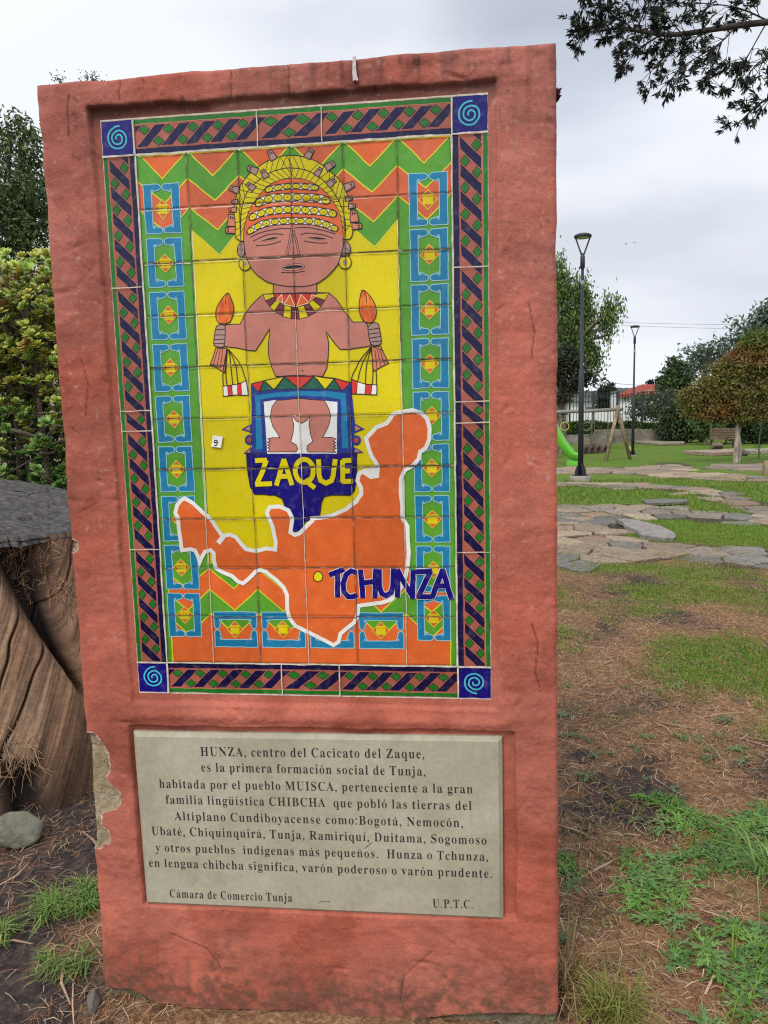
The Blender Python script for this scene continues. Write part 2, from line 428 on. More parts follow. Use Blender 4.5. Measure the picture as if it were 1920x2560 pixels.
# ------------------------------------------------------------------ painted glaze
GL = {}
def glaze(n, c, rough=.24, mott=.12):
    GL[n] = mat('glaze_' + n, c, rough=rough, spec=.26, noise=(22, mott), bump=[(30, .10, .004), (160, .06, .001)])
for n, c in dict(orange=(.56, .105, .022), rust=(.50, .10, .035), green=(.075, .26, .022), yellow=(.56, .46, .004), sky_blue=(.008, .155, .30),
                 cream=(.72, .66, .34), pale_blue=(.26, .46, .52), white=(.62, .62, .58), flesh=(.42, .155, .115), navy=(.006, .003, .135), indigo=(.006, .0035, .038),
                 leaf_green=(.010, .13, .014), terracotta=(.29, .080, .052), teal=(.05, .44, .46), maroon=(.135, .018, .036), dark_green=(.012, .09, .055), red=(.50, .028, .020),
                 flame=(.56, .10, .010), black=(.013, .009, .011), pale_pink=(.55, .26, .20), grey=(.34, .20, .17), cobalt=(.012, .03, .19), salmon=(.52, .17, .09), lime=(.55, .50, .02)).items():
    glaze(n, c)
GL['yellow'] = mat('glaze_speckled_yellow', (.56, .46, .004), rough=.3, spec=.2, ramp=(150, [(.22, (.34, .27, .008)), (.33, (.53, .44, .002)), (.7, (.57, .48, .003))]), noise=(7, .12), bump=[(30, .10, .004)])
GL['flame'] = mat('glaze_streaked_flame', (.56, .1, .01), rough=.25, ramp=(30, [(.35, (.38, .05, .008)), (.5, (.56, .10, .01)), (.66, (.66, .25, .02))]), aniso=(3, 1, .6), bump=[(30, .1, .004)])
def tile_variation(m):
    """every tile fired a little differently, its edges rounded off"""
    t = m.node_tree; L = t.links; b = t.nodes['Principled BSDF']
    tcn = t.nodes.new('ShaderNodeTexCoord'); ad = t.nodes.new('ShaderNodeVectorMath'); ad.operation = 'MULTIPLY_ADD'
    ad.inputs[1].default_value = (1 / TILE, 0, 1 / TILE); ad.inputs[2].default_value = (40, .5, 40.15); L.new(tcn.outputs['Object'], ad.inputs[0])
    fl = t.nodes.new('ShaderNodeVectorMath'); fl.operation = 'FLOOR'; L.new(ad.outputs[0], fl.inputs[0])
    wn_ = t.nodes.new('ShaderNodeTexWhiteNoise'); wn_.noise_dimensions = '3D'; L.new(fl.outputs[0], wn_.inputs['Vector'])
    rg = t.nodes.new('ShaderNodeMapRange'); rg.inputs['To Min'].default_value = .86; rg.inputs['To Max'].default_value = 1.12; L.new(wn_.outputs['Value'], rg.inputs['Value'])
    sc = t.nodes.new('ShaderNodeVectorMath'); sc.operation = 'SCALE'; src = b.inputs['Base Color'].links[0].from_socket
    L.new(src, sc.inputs[0]); L.new(rg.outputs[0], sc.inputs['Scale'])
    # thin and thick glaze
    n2 = t.nodes.new('ShaderNodeTexNoise'); n2.inputs['Scale'].default_value = 55; n2.inputs['Detail'].default_value = 3; L.new(tcn.outputs['Object'], n2.inputs['Vector'])
    r2 = t.nodes.new('ShaderNodeMapRange'); r2.inputs['From Min'].default_value = .52; r2.inputs['From Max'].default_value = .80; r2.inputs['To Max'].default_value = .30; L.new(n2.outputs['Fac'], r2.inputs['Value'])
    mx_ = t.nodes.new('ShaderNodeMix'); mx_.data_type = 'RGBA'; L.new(r2.outputs[0], mx_.inputs[0]); L.new(sc.outputs[0], mx_.inputs[6])
    lg = t.nodes.new('ShaderNodeMix'); lg.data_type = 'RGBA'; lg.inputs[0].default_value = .25; L.new(sc.outputs[0], lg.inputs[6]); lg.inputs[7].default_value = (.62, .56, .42, 1)
    L.new(lg.outputs[2], mx_.inputs[7]); L.new(mx_.outputs[2], b.inputs['Base Color'])
    fr = t.nodes.new('ShaderNodeVectorMath'); fr.operation = 'FRACTION'; L.new(ad.outputs[0], fr.inputs[0])
    sb_ = t.nodes.new('ShaderNodeVectorMath'); sb_.operation = 'SUBTRACT'; sb_.inputs[1].default_value = (.5, .5, .5); L.new(fr.outputs[0], sb_.inputs[0])
    ab_ = t.nodes.new('ShaderNodeVectorMath'); ab_.operation = 'ABSOLUTE'; L.new(sb_.outputs[0], ab_.inputs[0])
    sx = t.nodes.new('ShaderNodeSeparateXYZ'); L.new(ab_.outputs[0], sx.inputs[0])
    mm = t.nodes.new('ShaderNodeMath'); mm.operation = 'MAXIMUM'; L.new(sx.outputs['X'], mm.inputs[0]); L.new(sx.outputs['Z'], mm.inputs[1])
    r3 = t.nodes.new('ShaderNodeMapRange'); r3.interpolation_type = 'SMOOTHSTEP'; r3.inputs['From Min'].default_value = .455; r3.inputs['From Max'].default_value = .5; r3.inputs['To Min'].default_value = 1; r3.inputs['To Max'].default_value = 0; L.new(mm.outputs[0], r3.inputs['Value'])
    # only the square field tiles have these joints, not the long border tiles
    ctr_ = t.nodes.new('ShaderNodeVectorMath'); ctr_.operation = 'SUBTRACT'; ctr_.inputs[1].default_value = (0, 0, ZC); L.new(tcn.outputs['Object'], ctr_.inputs[0])
    ca_ = t.nodes.new('ShaderNodeVectorMath'); ca_.operation = 'ABSOLUTE'; L.new(ctr_.outputs[0], ca_.inputs[0]); cs_ = t.nodes.new('ShaderNodeSeparateXYZ'); L.new(ca_.outputs[0], cs_.inputs[0])
    lx = t.nodes.new('ShaderNodeMath'); lx.operation = 'LESS_THAN'; lx.inputs[1].default_value = 3 * TILE; L.new(cs_.outputs['X'], lx.inputs[0])
    lz = t.nodes.new('ShaderNodeMath'); lz.operation = 'LESS_THAN'; lz.inputs[1].default_value = 5 * TILE; L.new(cs_.outputs['Z'], lz.inputs[0])
    ms_ = t.nodes.new('ShaderNodeMath'); ms_.operation = 'MULTIPLY'; L.new(lx.outputs[0], ms_.inputs[0]); L.new(lz.outputs[0], ms_.inputs[1])
    mf = t.nodes.new('ShaderNodeMix'); mf.data_type = 'FLOAT'; L.new(ms_.outputs[0], mf.inputs[0]); mf.inputs[2].default_value = 1.0; L.new(r3.outputs[0], mf.inputs[3])
    bp = t.nodes.new('ShaderNodeBump'); bp.inputs['Strength'].default_value = .8; bp.inputs['Distance'].default_value = .0016; L.new(mf.outputs[0], bp.inputs['Height'])
    if b.inputs['Normal'].links: L.new(b.inputs['Normal'].links[0].from_socket, bp.inputs['Normal'])
    L.new(bp.outputs[0], b.inputs['Normal'])
for n in GL:
    if n not in ('black', 'lime', 'cream', 'pale_blue'): tile_variation(GL[n])
GN = list(GL)
GM = [GL[n] for n in GN]
M_grout = mat('pale_grout', (.50, .46, .38), rough=.95, noise=(60, .35), bump=[(300, .5, .002)])
M_grout_dark = mat('stained_grout_and_shade', (.10, .075, .045), rough=.95, ramp=(45, [(.35, (.035, .025, .018)), (.55, (.11, .085, .05)), (.72, (.38, .34, .25))]), bump=[(300, .5, .002)])
def hand_drawn(pts, closed):
    """a hand-held brush: straight edges split and gently wavering"""
    P = [np.asarray(p, float) for p in pts]; Q = []
    n = len(P)
    for i in range(n if closed else n - 1):
        a, b = P[i], P[(i + 1) % n]; k = max(1, int(np.linalg.norm(b - a) / .011))
        Q += [a + (b - a) * j / k for j in range(k)]
    if not closed: Q.append(P[-1])
    Q = np.array(Q); w = np.stack([vnoise(Q[:, 0], Q[:, 1], 55, 201) + .6 * vnoise(Q[:, 0], Q[:, 1], 150, 203), vnoise(Q[:, 0], Q[:, 1], 55, 205) + .6 * vnoise(Q[:, 0], Q[:, 1], 150, 207)], 1)
    return list(Q + .0008 * w)
class Paint(MB):
    """flat painted shapes on the tile plane; lev = order of the glaze coats"""
    def poly(s, pts, colr, lev, out=None, ow=.003, holes=()):
        y = -.0008 - .00025 * lev; raw = pts; pts = hand_drawn(pts, True)
        loops = [[Vector((p[0], p[1], 0)) for p in pts]] + [[Vector((p[0], p[1], 0)) for p in h] for h in holes]
        flat = [(p.x, y, p.y) for l in loops for p in l]
        tri = tessellate_polygon(loops)
        s.add(flat, tri, GN.index(colr))
        if out: s.stroke(raw, ow, out, lev + .5, True)
    def stroke(s, pts, w, colr, lev, closed=False, taper=False):
        P = hand_drawn(pts, closed); y = -.0008 - .00025 * lev; n = len(P)
        vs_ = []
        for i in range(n):
            a = P[i - 1] if (closed or i) else P[i]; b = P[(i + 1) % n] if (closed or i < n - 1) else P[i]
            t1 = P[i] - a; t2 = b - P[i]
            t1 = t1 / (np.linalg.norm(t1) + 1e-12); t2 = t2 / (np.linalg.norm(t2) + 1e-12)
            if not closed and i == 0: t1 = t2
            if not closed and i == n - 1: t2 = t1
            nn = np.array([-(t1 + t2)[1], (t1 + t2)[0]]); l = np.linalg.norm(nn)
            nn = nn / l if l > 1e-6 else np.array([-t1[1], t1[0]])
            k = 1 / max(.5, float(nn @ np.array([-t1[1], t1[0]])))
            ww = w * k / 2
            if taper and (i == 0 or i == n - 1): ww *= .3
            vs_ += [(P[i] + nn * ww), (P[i] - nn * ww)]
        m = n if closed else n - 1
        s.add([(p[0], y, p[1]) for p in vs_], [(2 * i, 2 * i + 1, (2 * ((i + 1) % n)) + 1, 2 * ((i + 1) % n)) for i in range(m)], GN.index(colr))
    def ell(s, c, rx, ry, colr, lev, out=None, ow=.002, n=20, rot=0.0):
        pts = []
        for k in range(n):
            q = 2 * math.pi * k / n; a, b = rx * math.cos(q), ry * math.sin(q)
            pts.append((c[0] + a * math.cos(rot) - b * math.sin(rot), c[1] + a * math.sin(rot) + b * math.cos(rot)))
        s.poly(pts, colr, lev, out, ow)
def smooth_poly(pts, closed=True, it=2):
    """Chaikin corner cutting for hand-drawn curves"""
    P = [np.asarray(p, float) for p in pts]
    for _ in range(it):
        Q = []
        n = len(P)
        for i in range(n if closed else n - 1):
            a, b = P[i], P[(i + 1) % n]; Q += [a * .75 + b * .25, a * .25 + b * .75]
        if not closed: Q = [P[0]] + Q + [P[-1]]
        P = Q
    return P

# tile field ---------------------------------------------------------
mural = MB()
mural.box((0, .006, ZC), (3.665 * TILE, .0062, 5.685 * TILE))
tile_mural = mural.build('tile_mural', M_grout, monument)
pf = Paint()
def tp(c, r): return tl(c, r)
LW = .0030
pf.poly([tp(0, 0), tp(6, 0), tp(6, 10), tp(0, 10)], 'green', 0)
pf.poly([tp(1.04, 1.4), tp(4.98, 1.4), tp(4.98, 9), tp(1.04, 9)], 'yellow', 1)
pf.stroke([tp(1.03, 1.4), tp(1.0, 8.4)], .003, 'cream', 1.4); pf.stroke([tp(4.99, 1.4), tp(5.0, 8.6)], .003, 'cream', 1.4)
# zig-zag bands at the top
jit = lambda a=.012: random.uniform(-a, a)
for c in range(6):
    e0 = .06 if c else .10
    g0 = [tp(c, 0), tp(c + .5, .45 + jit()), tp(c + 1, 0)]
    g2 = [tp(c, .47), tp(c + .52, .90 + jit()), tp(c + 1, .47)]
    g3 = [tp(c, 1.0), tp(c + .54, 1.44 + jit()), tp(c + 1, 1.0)]
    g4 = [tp(c + .02, 1.42), tp(c + .55, 1.90 + jit()), tp(c + 1, 1.42)]
    pf.poly([tp(c + e0, .015), g0[1], tp(c + .97, .015)], 'rust' if c % 2 else 'orange', 2, 'lime', LW)
    if 0 < c < 5:
        pf.poly([tp(c, .4), g4[0], g4[1], g4[2], tp(c + 1, .4)], 'green', 1.7)
        pf.stroke(g4, LW, 'lime', 2.6)
    pf.poly([g2[0], g2[1], g2[2], g3[2], g3[1], g3[0]], 'rust', 3)
    pf.stroke(g2, LW, 'lime', 3.4); pf.stroke(g3, LW, 'lime', 3.4)
# orange ground and zig-zags at the foot
pf.poly([tp(.12, 8.0), tp(5.87, 8.0), tp(5.87, 9.99), tp(.12, 9.99)], 'orange', 2)
for c in range(6):
    x0 = .12 if c == 0 else c; x1 = 5.87 if c == 5 else c + 1
    f0 = .12 if c == 0 else 0; f1 = .13 if c == 5 else 0
    b1 = [tp(x0, 8.02 + .43 * f0 / .5), tp(c + .5, 8.43 + jit()), tp(x1, 8.02 + .43 * f1 / .5)]
    b2 = [tp(x0, 8.45 + .45 * f0 / .5), tp(c + .5, 8.90 + jit()), tp(x1, 8.45 + .45 * f1 / .5)]
    b3 = [tp(x0, 8.95 + .47 * f0 / .5), tp(c + .5, 9.42 + jit()), tp(x1, 8.95 + .47 * f1 / .5)]
    pf.poly([tp(x0, 7.6 if c in (0, 5) else 7.92), b1[0], b1[1], b1[2], tp(x1, 7.6 if c in (0, 5) else 7.92)], 'green', 2.3)
    pf.stroke(b1, LW, 'lime', 2.8)
    pf.poly([b2[0], b2[1], b2[2], b3[2], b3[1], b3[0]], 'green', 3)
    pf.stroke(b2, LW, 'lime', 3.4); pf.stroke(b3, LW, 'lime', 3.4)
pf.stroke([tp(.12, 7.95), tp(.12, 9.99)], LW, 'lime', 3.5); pf.stroke([tp(5.87, 7.95), tp(5.87, 9.99)], LW, 'lime', 3.5)
# blue bracket ornaments
BR = [(0, 0), (.40, 0), (.455, .018), (.485, .06), (.47, .10), (.42, .128), (.35, .135), (.31, .145), (.29, .165), (.25, .168), (.225, .15), (.235, .128), (.255, .14), (.265, .125), (.25, .118), (.228, .118), (.215, .13)]
BR = BR + [(x, 1 - y) for x, y in BR[::-1]]
def bracket(x0, x1, y0, y1, turn=False, lev=4):
    for side in (0, 1):
        pts = []
        for bx, by in BR:
            q = 1 - bx if side else bx
            a, b = (by, q) if turn else (q, by)
            pts.append(tp(x0 + (x1 - x0) * a, y0 + (y1 - y0) * b))
        pf.poly(pts, 'sky_blue', lev, 'pale_blue', .0019)
    cx, cy = (x0 + x1) / 2 + jit(.015), (y0 + y1) / 2 + jit(.015)
    hw, hh = .175, .175
    pf.poly([tp(cx, cy - hh), tp(cx + hw, cy), tp(cx, cy + hh), tp(cx - hw, cy)], 'rust', lev, 'lime', .0017)
    pf.poly([tp(cx - .09, cy - .085), tp(cx + .09, cy - .085), tp(cx + .09, cy + .085), tp(cx - .09, cy + .085)], 'yellow', lev + .8, 'lime', .0010)
    pf.stroke([tp(cx - .09, cy - .045), tp(cx + .09, cy - .045)], .0014, 'orange', lev + 1.2)
for r in range(9):
    q = r / 8
    bracket(.11 - .03 * q, .82 - .05 * q, r + .54, r + 1.45)
    bracket(5.21 + .01 * q, 5.92 - .05 * q, r + .63 - .06 * q, r + 1.56 - .08 * q)
for c in (1, 2, 3, 4):
    bracket(c + .05, c + .94, 8.92, 9.66, True)
pf.build('tile_field', GM, tile_mural)

# painted ribbon and map of the territory ------------------------------
pm = Paint()
rib = cE([(1072, 105), (1085, 250), (1105, 370), (1140, 430), (1300, 440), (1360, 470), (1385, 540), (1420, 640), (1430, 735), (1490, 735), (1545, 650), (1650, 610)]) + \
    cF([(190, 605), (205, 500), (225, 450), (280, 438), (430, 440), (465, 410), (482, 330), (486, 108), (300, 105), (0, 105)])
pm.poly(rib, 'navy', 7, 'black', .0022)
mp1 = cE([(585, 465), (650, 500), (720, 570), (760, 605), (800, 640), (830, 690), (870, 745), (893, 762), (940, 752), (990, 772), (1035, 830), (1070, 870), (1150, 882), (1230, 865), (1305, 870), (1310, 810), (1282, 690), (1238, 580), (1260, 535), (1340, 530), (1410, 560), (1440, 620), (1432, 690), (1425, 735), (1460, 757), (1500, 740), (1550, 690), (1600, 642)])
mp2 = cF([(130, 625), (200, 618), (290, 600), (400, 550), (480, 490), (522, 430), (520, 380), (492, 325), (502, 270), (535, 248), (600, 295), (648, 285), (655, 210)])
mp3 = cD([(560, 1659), (540, 1600), (515, 1510), (600, 1420), (690, 1390), (740, 1310), (830, 1290), (900, 1278), (980, 1308), (1022, 1350), (1042, 1430), (1040, 1520), (1010, 1590), (965, 1625)])
mp4 = cF([(980, 150), (935, 200), (870, 240), (835, 310), (835, 420), (850, 520), (850, 620), (890, 690), (892, 800), (900, 900), (890, 1000), (870, 1120), (820, 1210), (760, 1270), (680, 1297), (560, 1310), (502, 1322), (492, 1400), (470, 1450), (405, 1500), (355, 1540), (340, 1610), (300, 1632), (240, 1600), (100, 1530), (0, 1482)])
mp5 = cE([(1420, 1420), (1398, 1350), (1398, 1230), (1370, 1170), (1300, 1105), (1230, 1050), (1180, 1033), (1150, 1045), (1100, 1100), (1050, 1142), (1010, 1130), (960, 1085), (880, 1050), (830, 1020), (818, 960), (815, 900), (790, 878), (745, 890), (715, 940), (702, 990), (690, 930), (665, 880), (630, 868), (562, 880), (550, 800), (535, 700), (530, 620), (507, 580), (522, 520), (560, 475)])
mpp = mp1 + mp2 + mp3 + mp4 + mp5
pm.poly(mpp, 'orange', 8.5)
pm.stroke(mpp, .0098, 'white', 9.2, True)
pm.stroke(cE([(893, 765), (850, 820)]), .0125, 'white', 9.4)
pm.poly(cF([(505, 245), (540, 230), (650, 210), (650, 270), (610, 300), (570, 280)]), 'white', 9.4)
for cx_, cy_, r_ in [(800, 475, 12), (660, 595, 9), (740, 940, 8), (660, 690, 7), (190, 1420, 10)]:
    c_ = cF([(cx_, cy_)])[0]; pm.ell(c_, r_ * 3.0e-5 * 2, r_ * 3.0e-5 * 2, 'rust', 8.8)
c_ = cF([(178, 1087)])[0]; pm.ell(c_, .0118, .0128, 'yellow', 10, 'black', .0022)
pm.build('painted_map', GM, tile_mural)

# lettering -------------------------------------------------------------
def letters(name, strokes, w, fill, edge, ew, lev):
    p = Paint()
    for i, s_ in enumerate(strokes):
        p.stroke(s_, w + ew, edge, lev + .12 * i)
    for i, s_ in enumerate(strokes):
        p.stroke(s_, w, fill, lev + .12 * len(strokes) + .12 * i)
    return p.build(name, GM, tile_mural)
def arc(cx, cy, rx, ry, a0, a1, n=14):
    return [(cx + rx * math.cos(math.radians(a0 + (a1 - a0) * i / n)), cy + ry * math.sin(math.radians(a0 + (a1 - a0) * i / n))) for i in range(n + 1)]
zq = [cE([(1145, 162), (1240, 160)]), cE([(1236, 160), (1160, 350)]), cE([(1148, 350), (1278, 348)]),
      cE([(1314, 362), (1375, 150)]), cE([(1372, 150), (1440, 358)]), cE([(1335, 288), (1420, 288)]),
      cE(arc(1535, 245, 72, 92, 0, 360, 28)), cE([(1555, 305), (1580, 350), (1622, 382)]),
      cF([(182, 152), (188, 280), (200, 325), (240, 345), (285, 325), (300, 280), (315, 152)]),
      cF([(370, 165), (445, 160)]), cF([(374, 160), (377, 340)]), cF([(374, 333), (455, 328)]), cF([(376, 248), (432, 246)])]
letters('ruler_lettering', zq, .0118, 'yellow', 'black', .0032, 10)
tz = [cF([(268, 1075), (385, 1030)]), cF([(332, 1050), (335, 1252)]),
      cF([(484, 1058), (440, 1042), (400, 1075), (380, 1140), (385, 1205), (415, 1245), (455, 1248), (492, 1232)]),
      cF([(520, 1030), (535, 1258)]), cF([(637, 1022), (630, 1257)]), cF([(530, 1138), (635, 1125)]),
      cF([(665, 1028), (668, 1165), (685, 1220), (720, 1240), (760, 1215), (775, 1160), (778, 1022)]),
      cF([(812, 1252), (812, 1030)]), cF([(808, 1032), (930, 1245)]), cF([(930, 1262), (935, 1035)]),
      cF([(955, 1048), (1085, 1040)]), cF([(1075, 1040), (978, 1245)]), cF([(965, 1245), (1085, 1248)]),
      cF([(1085, 1255), (1172, 1028)]), cF([(1168, 1030), (1240, 1268)]), cF([(1125, 1162), (1210, 1160)])]
letters('place_lettering', tz, .0132, 'navy', 'white', .0028, 12)

# painted figure ---------------------------------------------------------
fg = Paint(); LK = .0021
# frame of the seat
fg.poly(cH([(425, 862), (490, 925), (620, 905), (820, 900), (1040, 902), (1180, 920), (1252, 850), (1268, 1000), (1285, 1180), (1272, 1442), (435, 1446), (430, 1150)]), 'cobalt', 7.2)
fg.poly(cH([(530, 1012), (640, 996), (820, 984), (1030, 998), (1140, 1010), (1136, 1440), (562, 1440), (545, 1200)]), 'white', 7.6)
fg.poly(cH([(455, 955), (640, 928), (830, 915), (1060, 920), (1215, 935), (1238, 1400), (1175, 1400), (1166, 992), (1030, 972), (830, 962), (650, 975), (505, 996), (528, 1405), (465, 1410)]), 'sky_blue', 7.7, 'cobalt', .0028)
for a, b, c_, col_ in [((430, 865), (530, 835), (490, 930), 'red'), ((532, 838), (500, 925), (612, 910), 'dark_green'), ((540, 835), (695, 803), (615, 910), 'yellow'), ((702, 808), (622, 910), (822, 905), 'dark_green'),
                       ((708, 803), (942, 799), (828, 902), 'red'), ((946, 805), (840, 905), (1038, 906), 'dark_green'), ((952, 799), (1112, 822), (1040, 906), 'yellow'), ((1114, 824), (1046, 908), (1172, 916), 'dark_green'), ((1118, 822), (1250, 852), (1180, 922), 'red')]:
    fg.poly(cH([a, b, c_]), col_, 8, 'black', .0014)
fg.stroke(cH([(428, 862), (540, 832), (700, 800), (820, 793), (950, 795), (1110, 815), (1252, 850)]), LK, 'black', 8.6)
# side points
for s_ in (((430, 1195), (345, 1240), (430, 1270)), ((430, 1385), (360, 1437), (432, 1445)), ((1272, 1183), (1368, 1238), (1275, 1272)), ((1275, 1380), (1358, 1432), (1272, 1442))):
    P = cH(s_); fg.poly(P, 'cobalt', 7); c_ = sum(P) / 3; fg.poly([c_ + (p - c_) * .5 for p in P], 'salmon', 7.3)
for x_ in (412, 1298):
    P = cH([(x_, 1328)])[0]; fg.ell(P, .0115, .0125, 'cobalt', 7); fg.ell(P, .0055, .006, 'red', 7.4)
# legs
legs = [(640, 998), (600, 1050), (585, 1140), (610, 1220), (665, 1310), (600, 1306), (568, 1318), (585, 1335), (563, 1345), (583, 1358), (562, 1368), (582, 1380), (563, 1392), (582, 1402), (566, 1425), (800, 1425), (815, 1402), (800, 1368), (755, 1340), (775, 1260), (778, 1190), (762, 1125), (800, 1168), (845, 1190), (890, 1165), (915, 1125), (905, 1200), (920, 1280), (935, 1340), (890, 1372), (886, 1408), (900, 1428), (1128, 1428), (1108, 1405), (1130, 1395), (1110, 1382), (1130, 1370), (1110, 1358), (1130, 1346), (1108, 1336), (1128, 1318), (1095, 1306), (1020, 1310), (1070, 1210), (1085, 1120), (1060, 1040), (1035, 998), (820, 984)]
fg.poly(cH(legs), 'flesh', 8, 'black', LK * .85)
# torso with both arms
torso = [(525, 122), (470, 170), (425, 215), (385, 270), (335, 365), (212, 372), (205, 550), (300, 562), (400, 583), (465, 590), (520, 500), (582, 405), (570, 520), (573, 640), (600, 730), (630, 800), (820, 792), (1020, 798), (1050, 730), (1065, 640), (1068, 520), (1045, 430), (1100, 500), (1160, 576), (1240, 576), (1420, 545), (1390, 372), (1370, 348), (1270, 352), (1200, 260), (1130, 160), (1072, 108), (970, 103), (610, 112)]
fg.poly(cH(torso), 'flesh', 7, 'black', LK)
fg.poly(cH([(610, 30), (970, 30), (972, 110), (612, 112)]), 'flesh', 7.4)
for a in (610, 970): fg.stroke(cH([(a, 36), (a + 2, 112)]), LK, 'black', 7.8)
fg.ell(cH([(852, 752)])[0], .0022, .0022, 'black', 7.8)
# hands gripping
for hand, ls in (([(145, 368), (205, 372), (216, 395), (208, 545), (190, 558), (125, 550), (114, 520), (125, 430)], [((128, 412), (214, 410)), ((122, 455), (212, 455)), ((118, 498), (212, 490)), ((118, 530), (208, 528))]),
                 ([(1392, 372), (1475, 345), (1492, 420), (1506, 500), (1500, 540), (1422, 545), (1402, 470)], [((1400, 412), (1490, 400)), ((1402, 450), (1496, 438)), ((1410, 485), (1502, 468)), ((1415, 515), (1506, 505))])):
    fg.poly(smooth_poly(cH(hand), True, 1), 'grey', 8, 'black', LK)
    for l in ls: fg.stroke(cH(l), LK, 'black', 8.6)
# flames
for fl, k_ in (([(235, 100), (262, 155), (285, 230), (272, 310), (245, 358), (200, 366), (152, 355), (130, 290), (145, 220), (190, 150)], ((232, 112), (212, 150), (214, 205))),
               ([(1350, 78), (1400, 115), (1450, 190), (1468, 260), (1450, 330), (1420, 358), (1350, 345), (1320, 270), (1320, 190), (1335, 110)], ((1352, 90), (1380, 130), (1384, 190)))):
    fg.poly(smooth_poly(cH(fl), True, 1), 'flame', 8.8, 'black', LK); fg.stroke(cH(k_), .0016, 'black', 9.4)
# cloth hanging from the fists
for q, ls in (([(135, 565), (222, 565), (210, 772), (90, 700)], [((150, 570), (115, 700)), ((170, 570), (145, 715)), ((190, 570), (170, 735)), ((92, 702), (212, 715))]),
              ([(1420, 556), (1500, 550), (1565, 690), (1440, 757)], [((1450, 580), (1470, 735)), ((1470, 580), (1500, 720)), ((1490, 575), (1535, 700)), ((1422, 552), (1515, 585))])):
    fg.poly(cH(q), 'salmon', 8, 'black', LK)
    for l in ls: fg.stroke(cH(l), LK * .8, 'black', 8.5)
for strp in ([(225, 570), (192, 770), (195, 880)], [(228, 570), (216, 770), (226, 876)], [(238, 575), (258, 680), (272, 872)], [(240, 575), (300, 700), (315, 862)], [(236, 570), (330, 680), (385, 835)],
             [(1415, 556), (1330, 660), (1280, 760), (1255, 818)], [(1418, 560), (1345, 690), (1306, 845)], [(1420, 560), (1382, 700), (1372, 862)], [(1424, 560), (1438, 760), (1428, 868)], [(1464, 752), (1466, 870)]):
    fg.stroke(smooth_poly(cH(strp), False, 2), LK, 'black', 8)
fg.poly(cH([(192, 880), (232, 876), (300, 870), (345, 855), (382, 835), (396, 890), (406, 955), (300, 955), (196, 966)]), 'white', 7.8, 'black', LK)
for q in ([(230, 878), (266, 874), (276, 956), (240, 960)], [(312, 862), (342, 854), (350, 955), (318, 956)]): fg.poly(cH(q), 'red', 8.3, 'black', .0014)
fg.poly(cH([(1255, 820), (1310, 845), (1370, 862), (1466, 868), (1466, 950), (1260, 943)]), 'white', 7.8, 'black', LK)
for q in ([(1255, 822), (1306, 845), (1300, 943), (1260, 942)], [(1374, 865), (1426, 868), (1420, 948), (1368, 946)]): fg.poly(cH(q), 'red', 8.3, 'black', .0014)
# neck ornament: rays of yellow and maroon, red triangles inside
o_ = [(525, 122), (545, 175), (580, 225), (620, 260), (690, 300), (755, 320), (830, 325), (900, 305), (960, 270), (1005, 225), (1040, 170), (1072, 110)]
i_ = [(612, 116), (622, 140), (640, 165), (668, 190), (705, 208), (760, 222), (815, 226), (865, 212), (905, 190), (935, 165), (955, 140), (970, 112)]
for k in range(11):
    fg.poly(cH([o_[k], o_[k + 1], i_[k + 1], i_[k]]), 'yellow' if k % 2 == 0 else 'maroon', 8, 'black', .0014)
fg.poly(cH(i_), 'red', 8.2, 'black', LK)
for a, b, c_ in (((700, 205), (745, 122), (795, 222)), ((640, 165), (680, 122), (690, 195)), ((805, 224), (840, 122), (905, 190)), ((912, 180), (930, 122), (965, 130))): fg.poly(cH([a, b, c_]), 'orange', 8.6, 'cream', .0013)
# head ------------------------------------------------------------------
face = [(395, 870), (400, 960), (420, 1060), (470, 1170), (560, 1260), (680, 1310), (850, 1326), (1030, 1312), (1140, 1245), (1230, 1150), (1270, 1060), (1292, 960), (1296, 860), (1280, 740), (1250, 640), (1180, 520), (1080, 420), (960, 362), (840, 345), (720, 360), (610, 420), (520, 520), (450, 630), (410, 740)]
facep = smooth_poly(cG(face), True, 2)
# ears and ear-rings
for P, c1, ln in (([(400, 905), (350, 940), (333, 1000), (350, 1052), (405, 1058)], (408, 1120), ((335, 1000), (360, 985), (395, 990))), ([(1300, 905), (1352, 940), (1362, 1005), (1335, 1055), (1278, 1055)], (1308, 1105), ((1360, 1000), (1330, 985), (1310, 975)))):
    fg.poly(smooth_poly(cG(P), True, 1), 'grey', 9, 'black', LK); fg.stroke(cG(ln), .0014, 'black', 9.6)
    e_ = cG([c1])[0]; fg.ell(e_, .0150, .0150, 'yellow', 9.2, 'black', LK); fg.ell(e_, .005, .0065, 'grey', 9.6)
# wig of plaits
outer = [(395, 925), (350, 905), (318, 880), (312, 760), (314, 620), (335, 480), (400, 360), (500, 262), (620, 186), (720, 150), (820, 138), (920, 150), (1040, 190), (1150, 260), (1250, 350), (1312, 440), (1345, 560), (1372, 700), (1382, 850), (1350, 905), (1300, 890)]
op = smooth_poly(cG(outer), True, 2)
fg.poly(op, 'yellow', 9, 'black', LK)
mid = [(372, 900), (368, 760), (378, 600), (435, 450), (555, 340), (680, 275), (820, 253), (960, 270), (1080, 330), (1180, 430), (1250, 540), (1298, 660), (1318, 780), (1312, 880)]
midp = smooth_poly(cG(mid), False, 2)
fg.stroke(midp, LK, 'black', 9.6)
def along(P, n):
    P = np.array(P); d = np.r_[0, np.cumsum(np.linalg.norm(np.diff(P, axis=0), axis=1))]
    t = np.linspace(0, d[-1], n); return np.stack([np.interp(t, d, P[:, 0]), np.interp(t, d, P[:, 1])], 1)
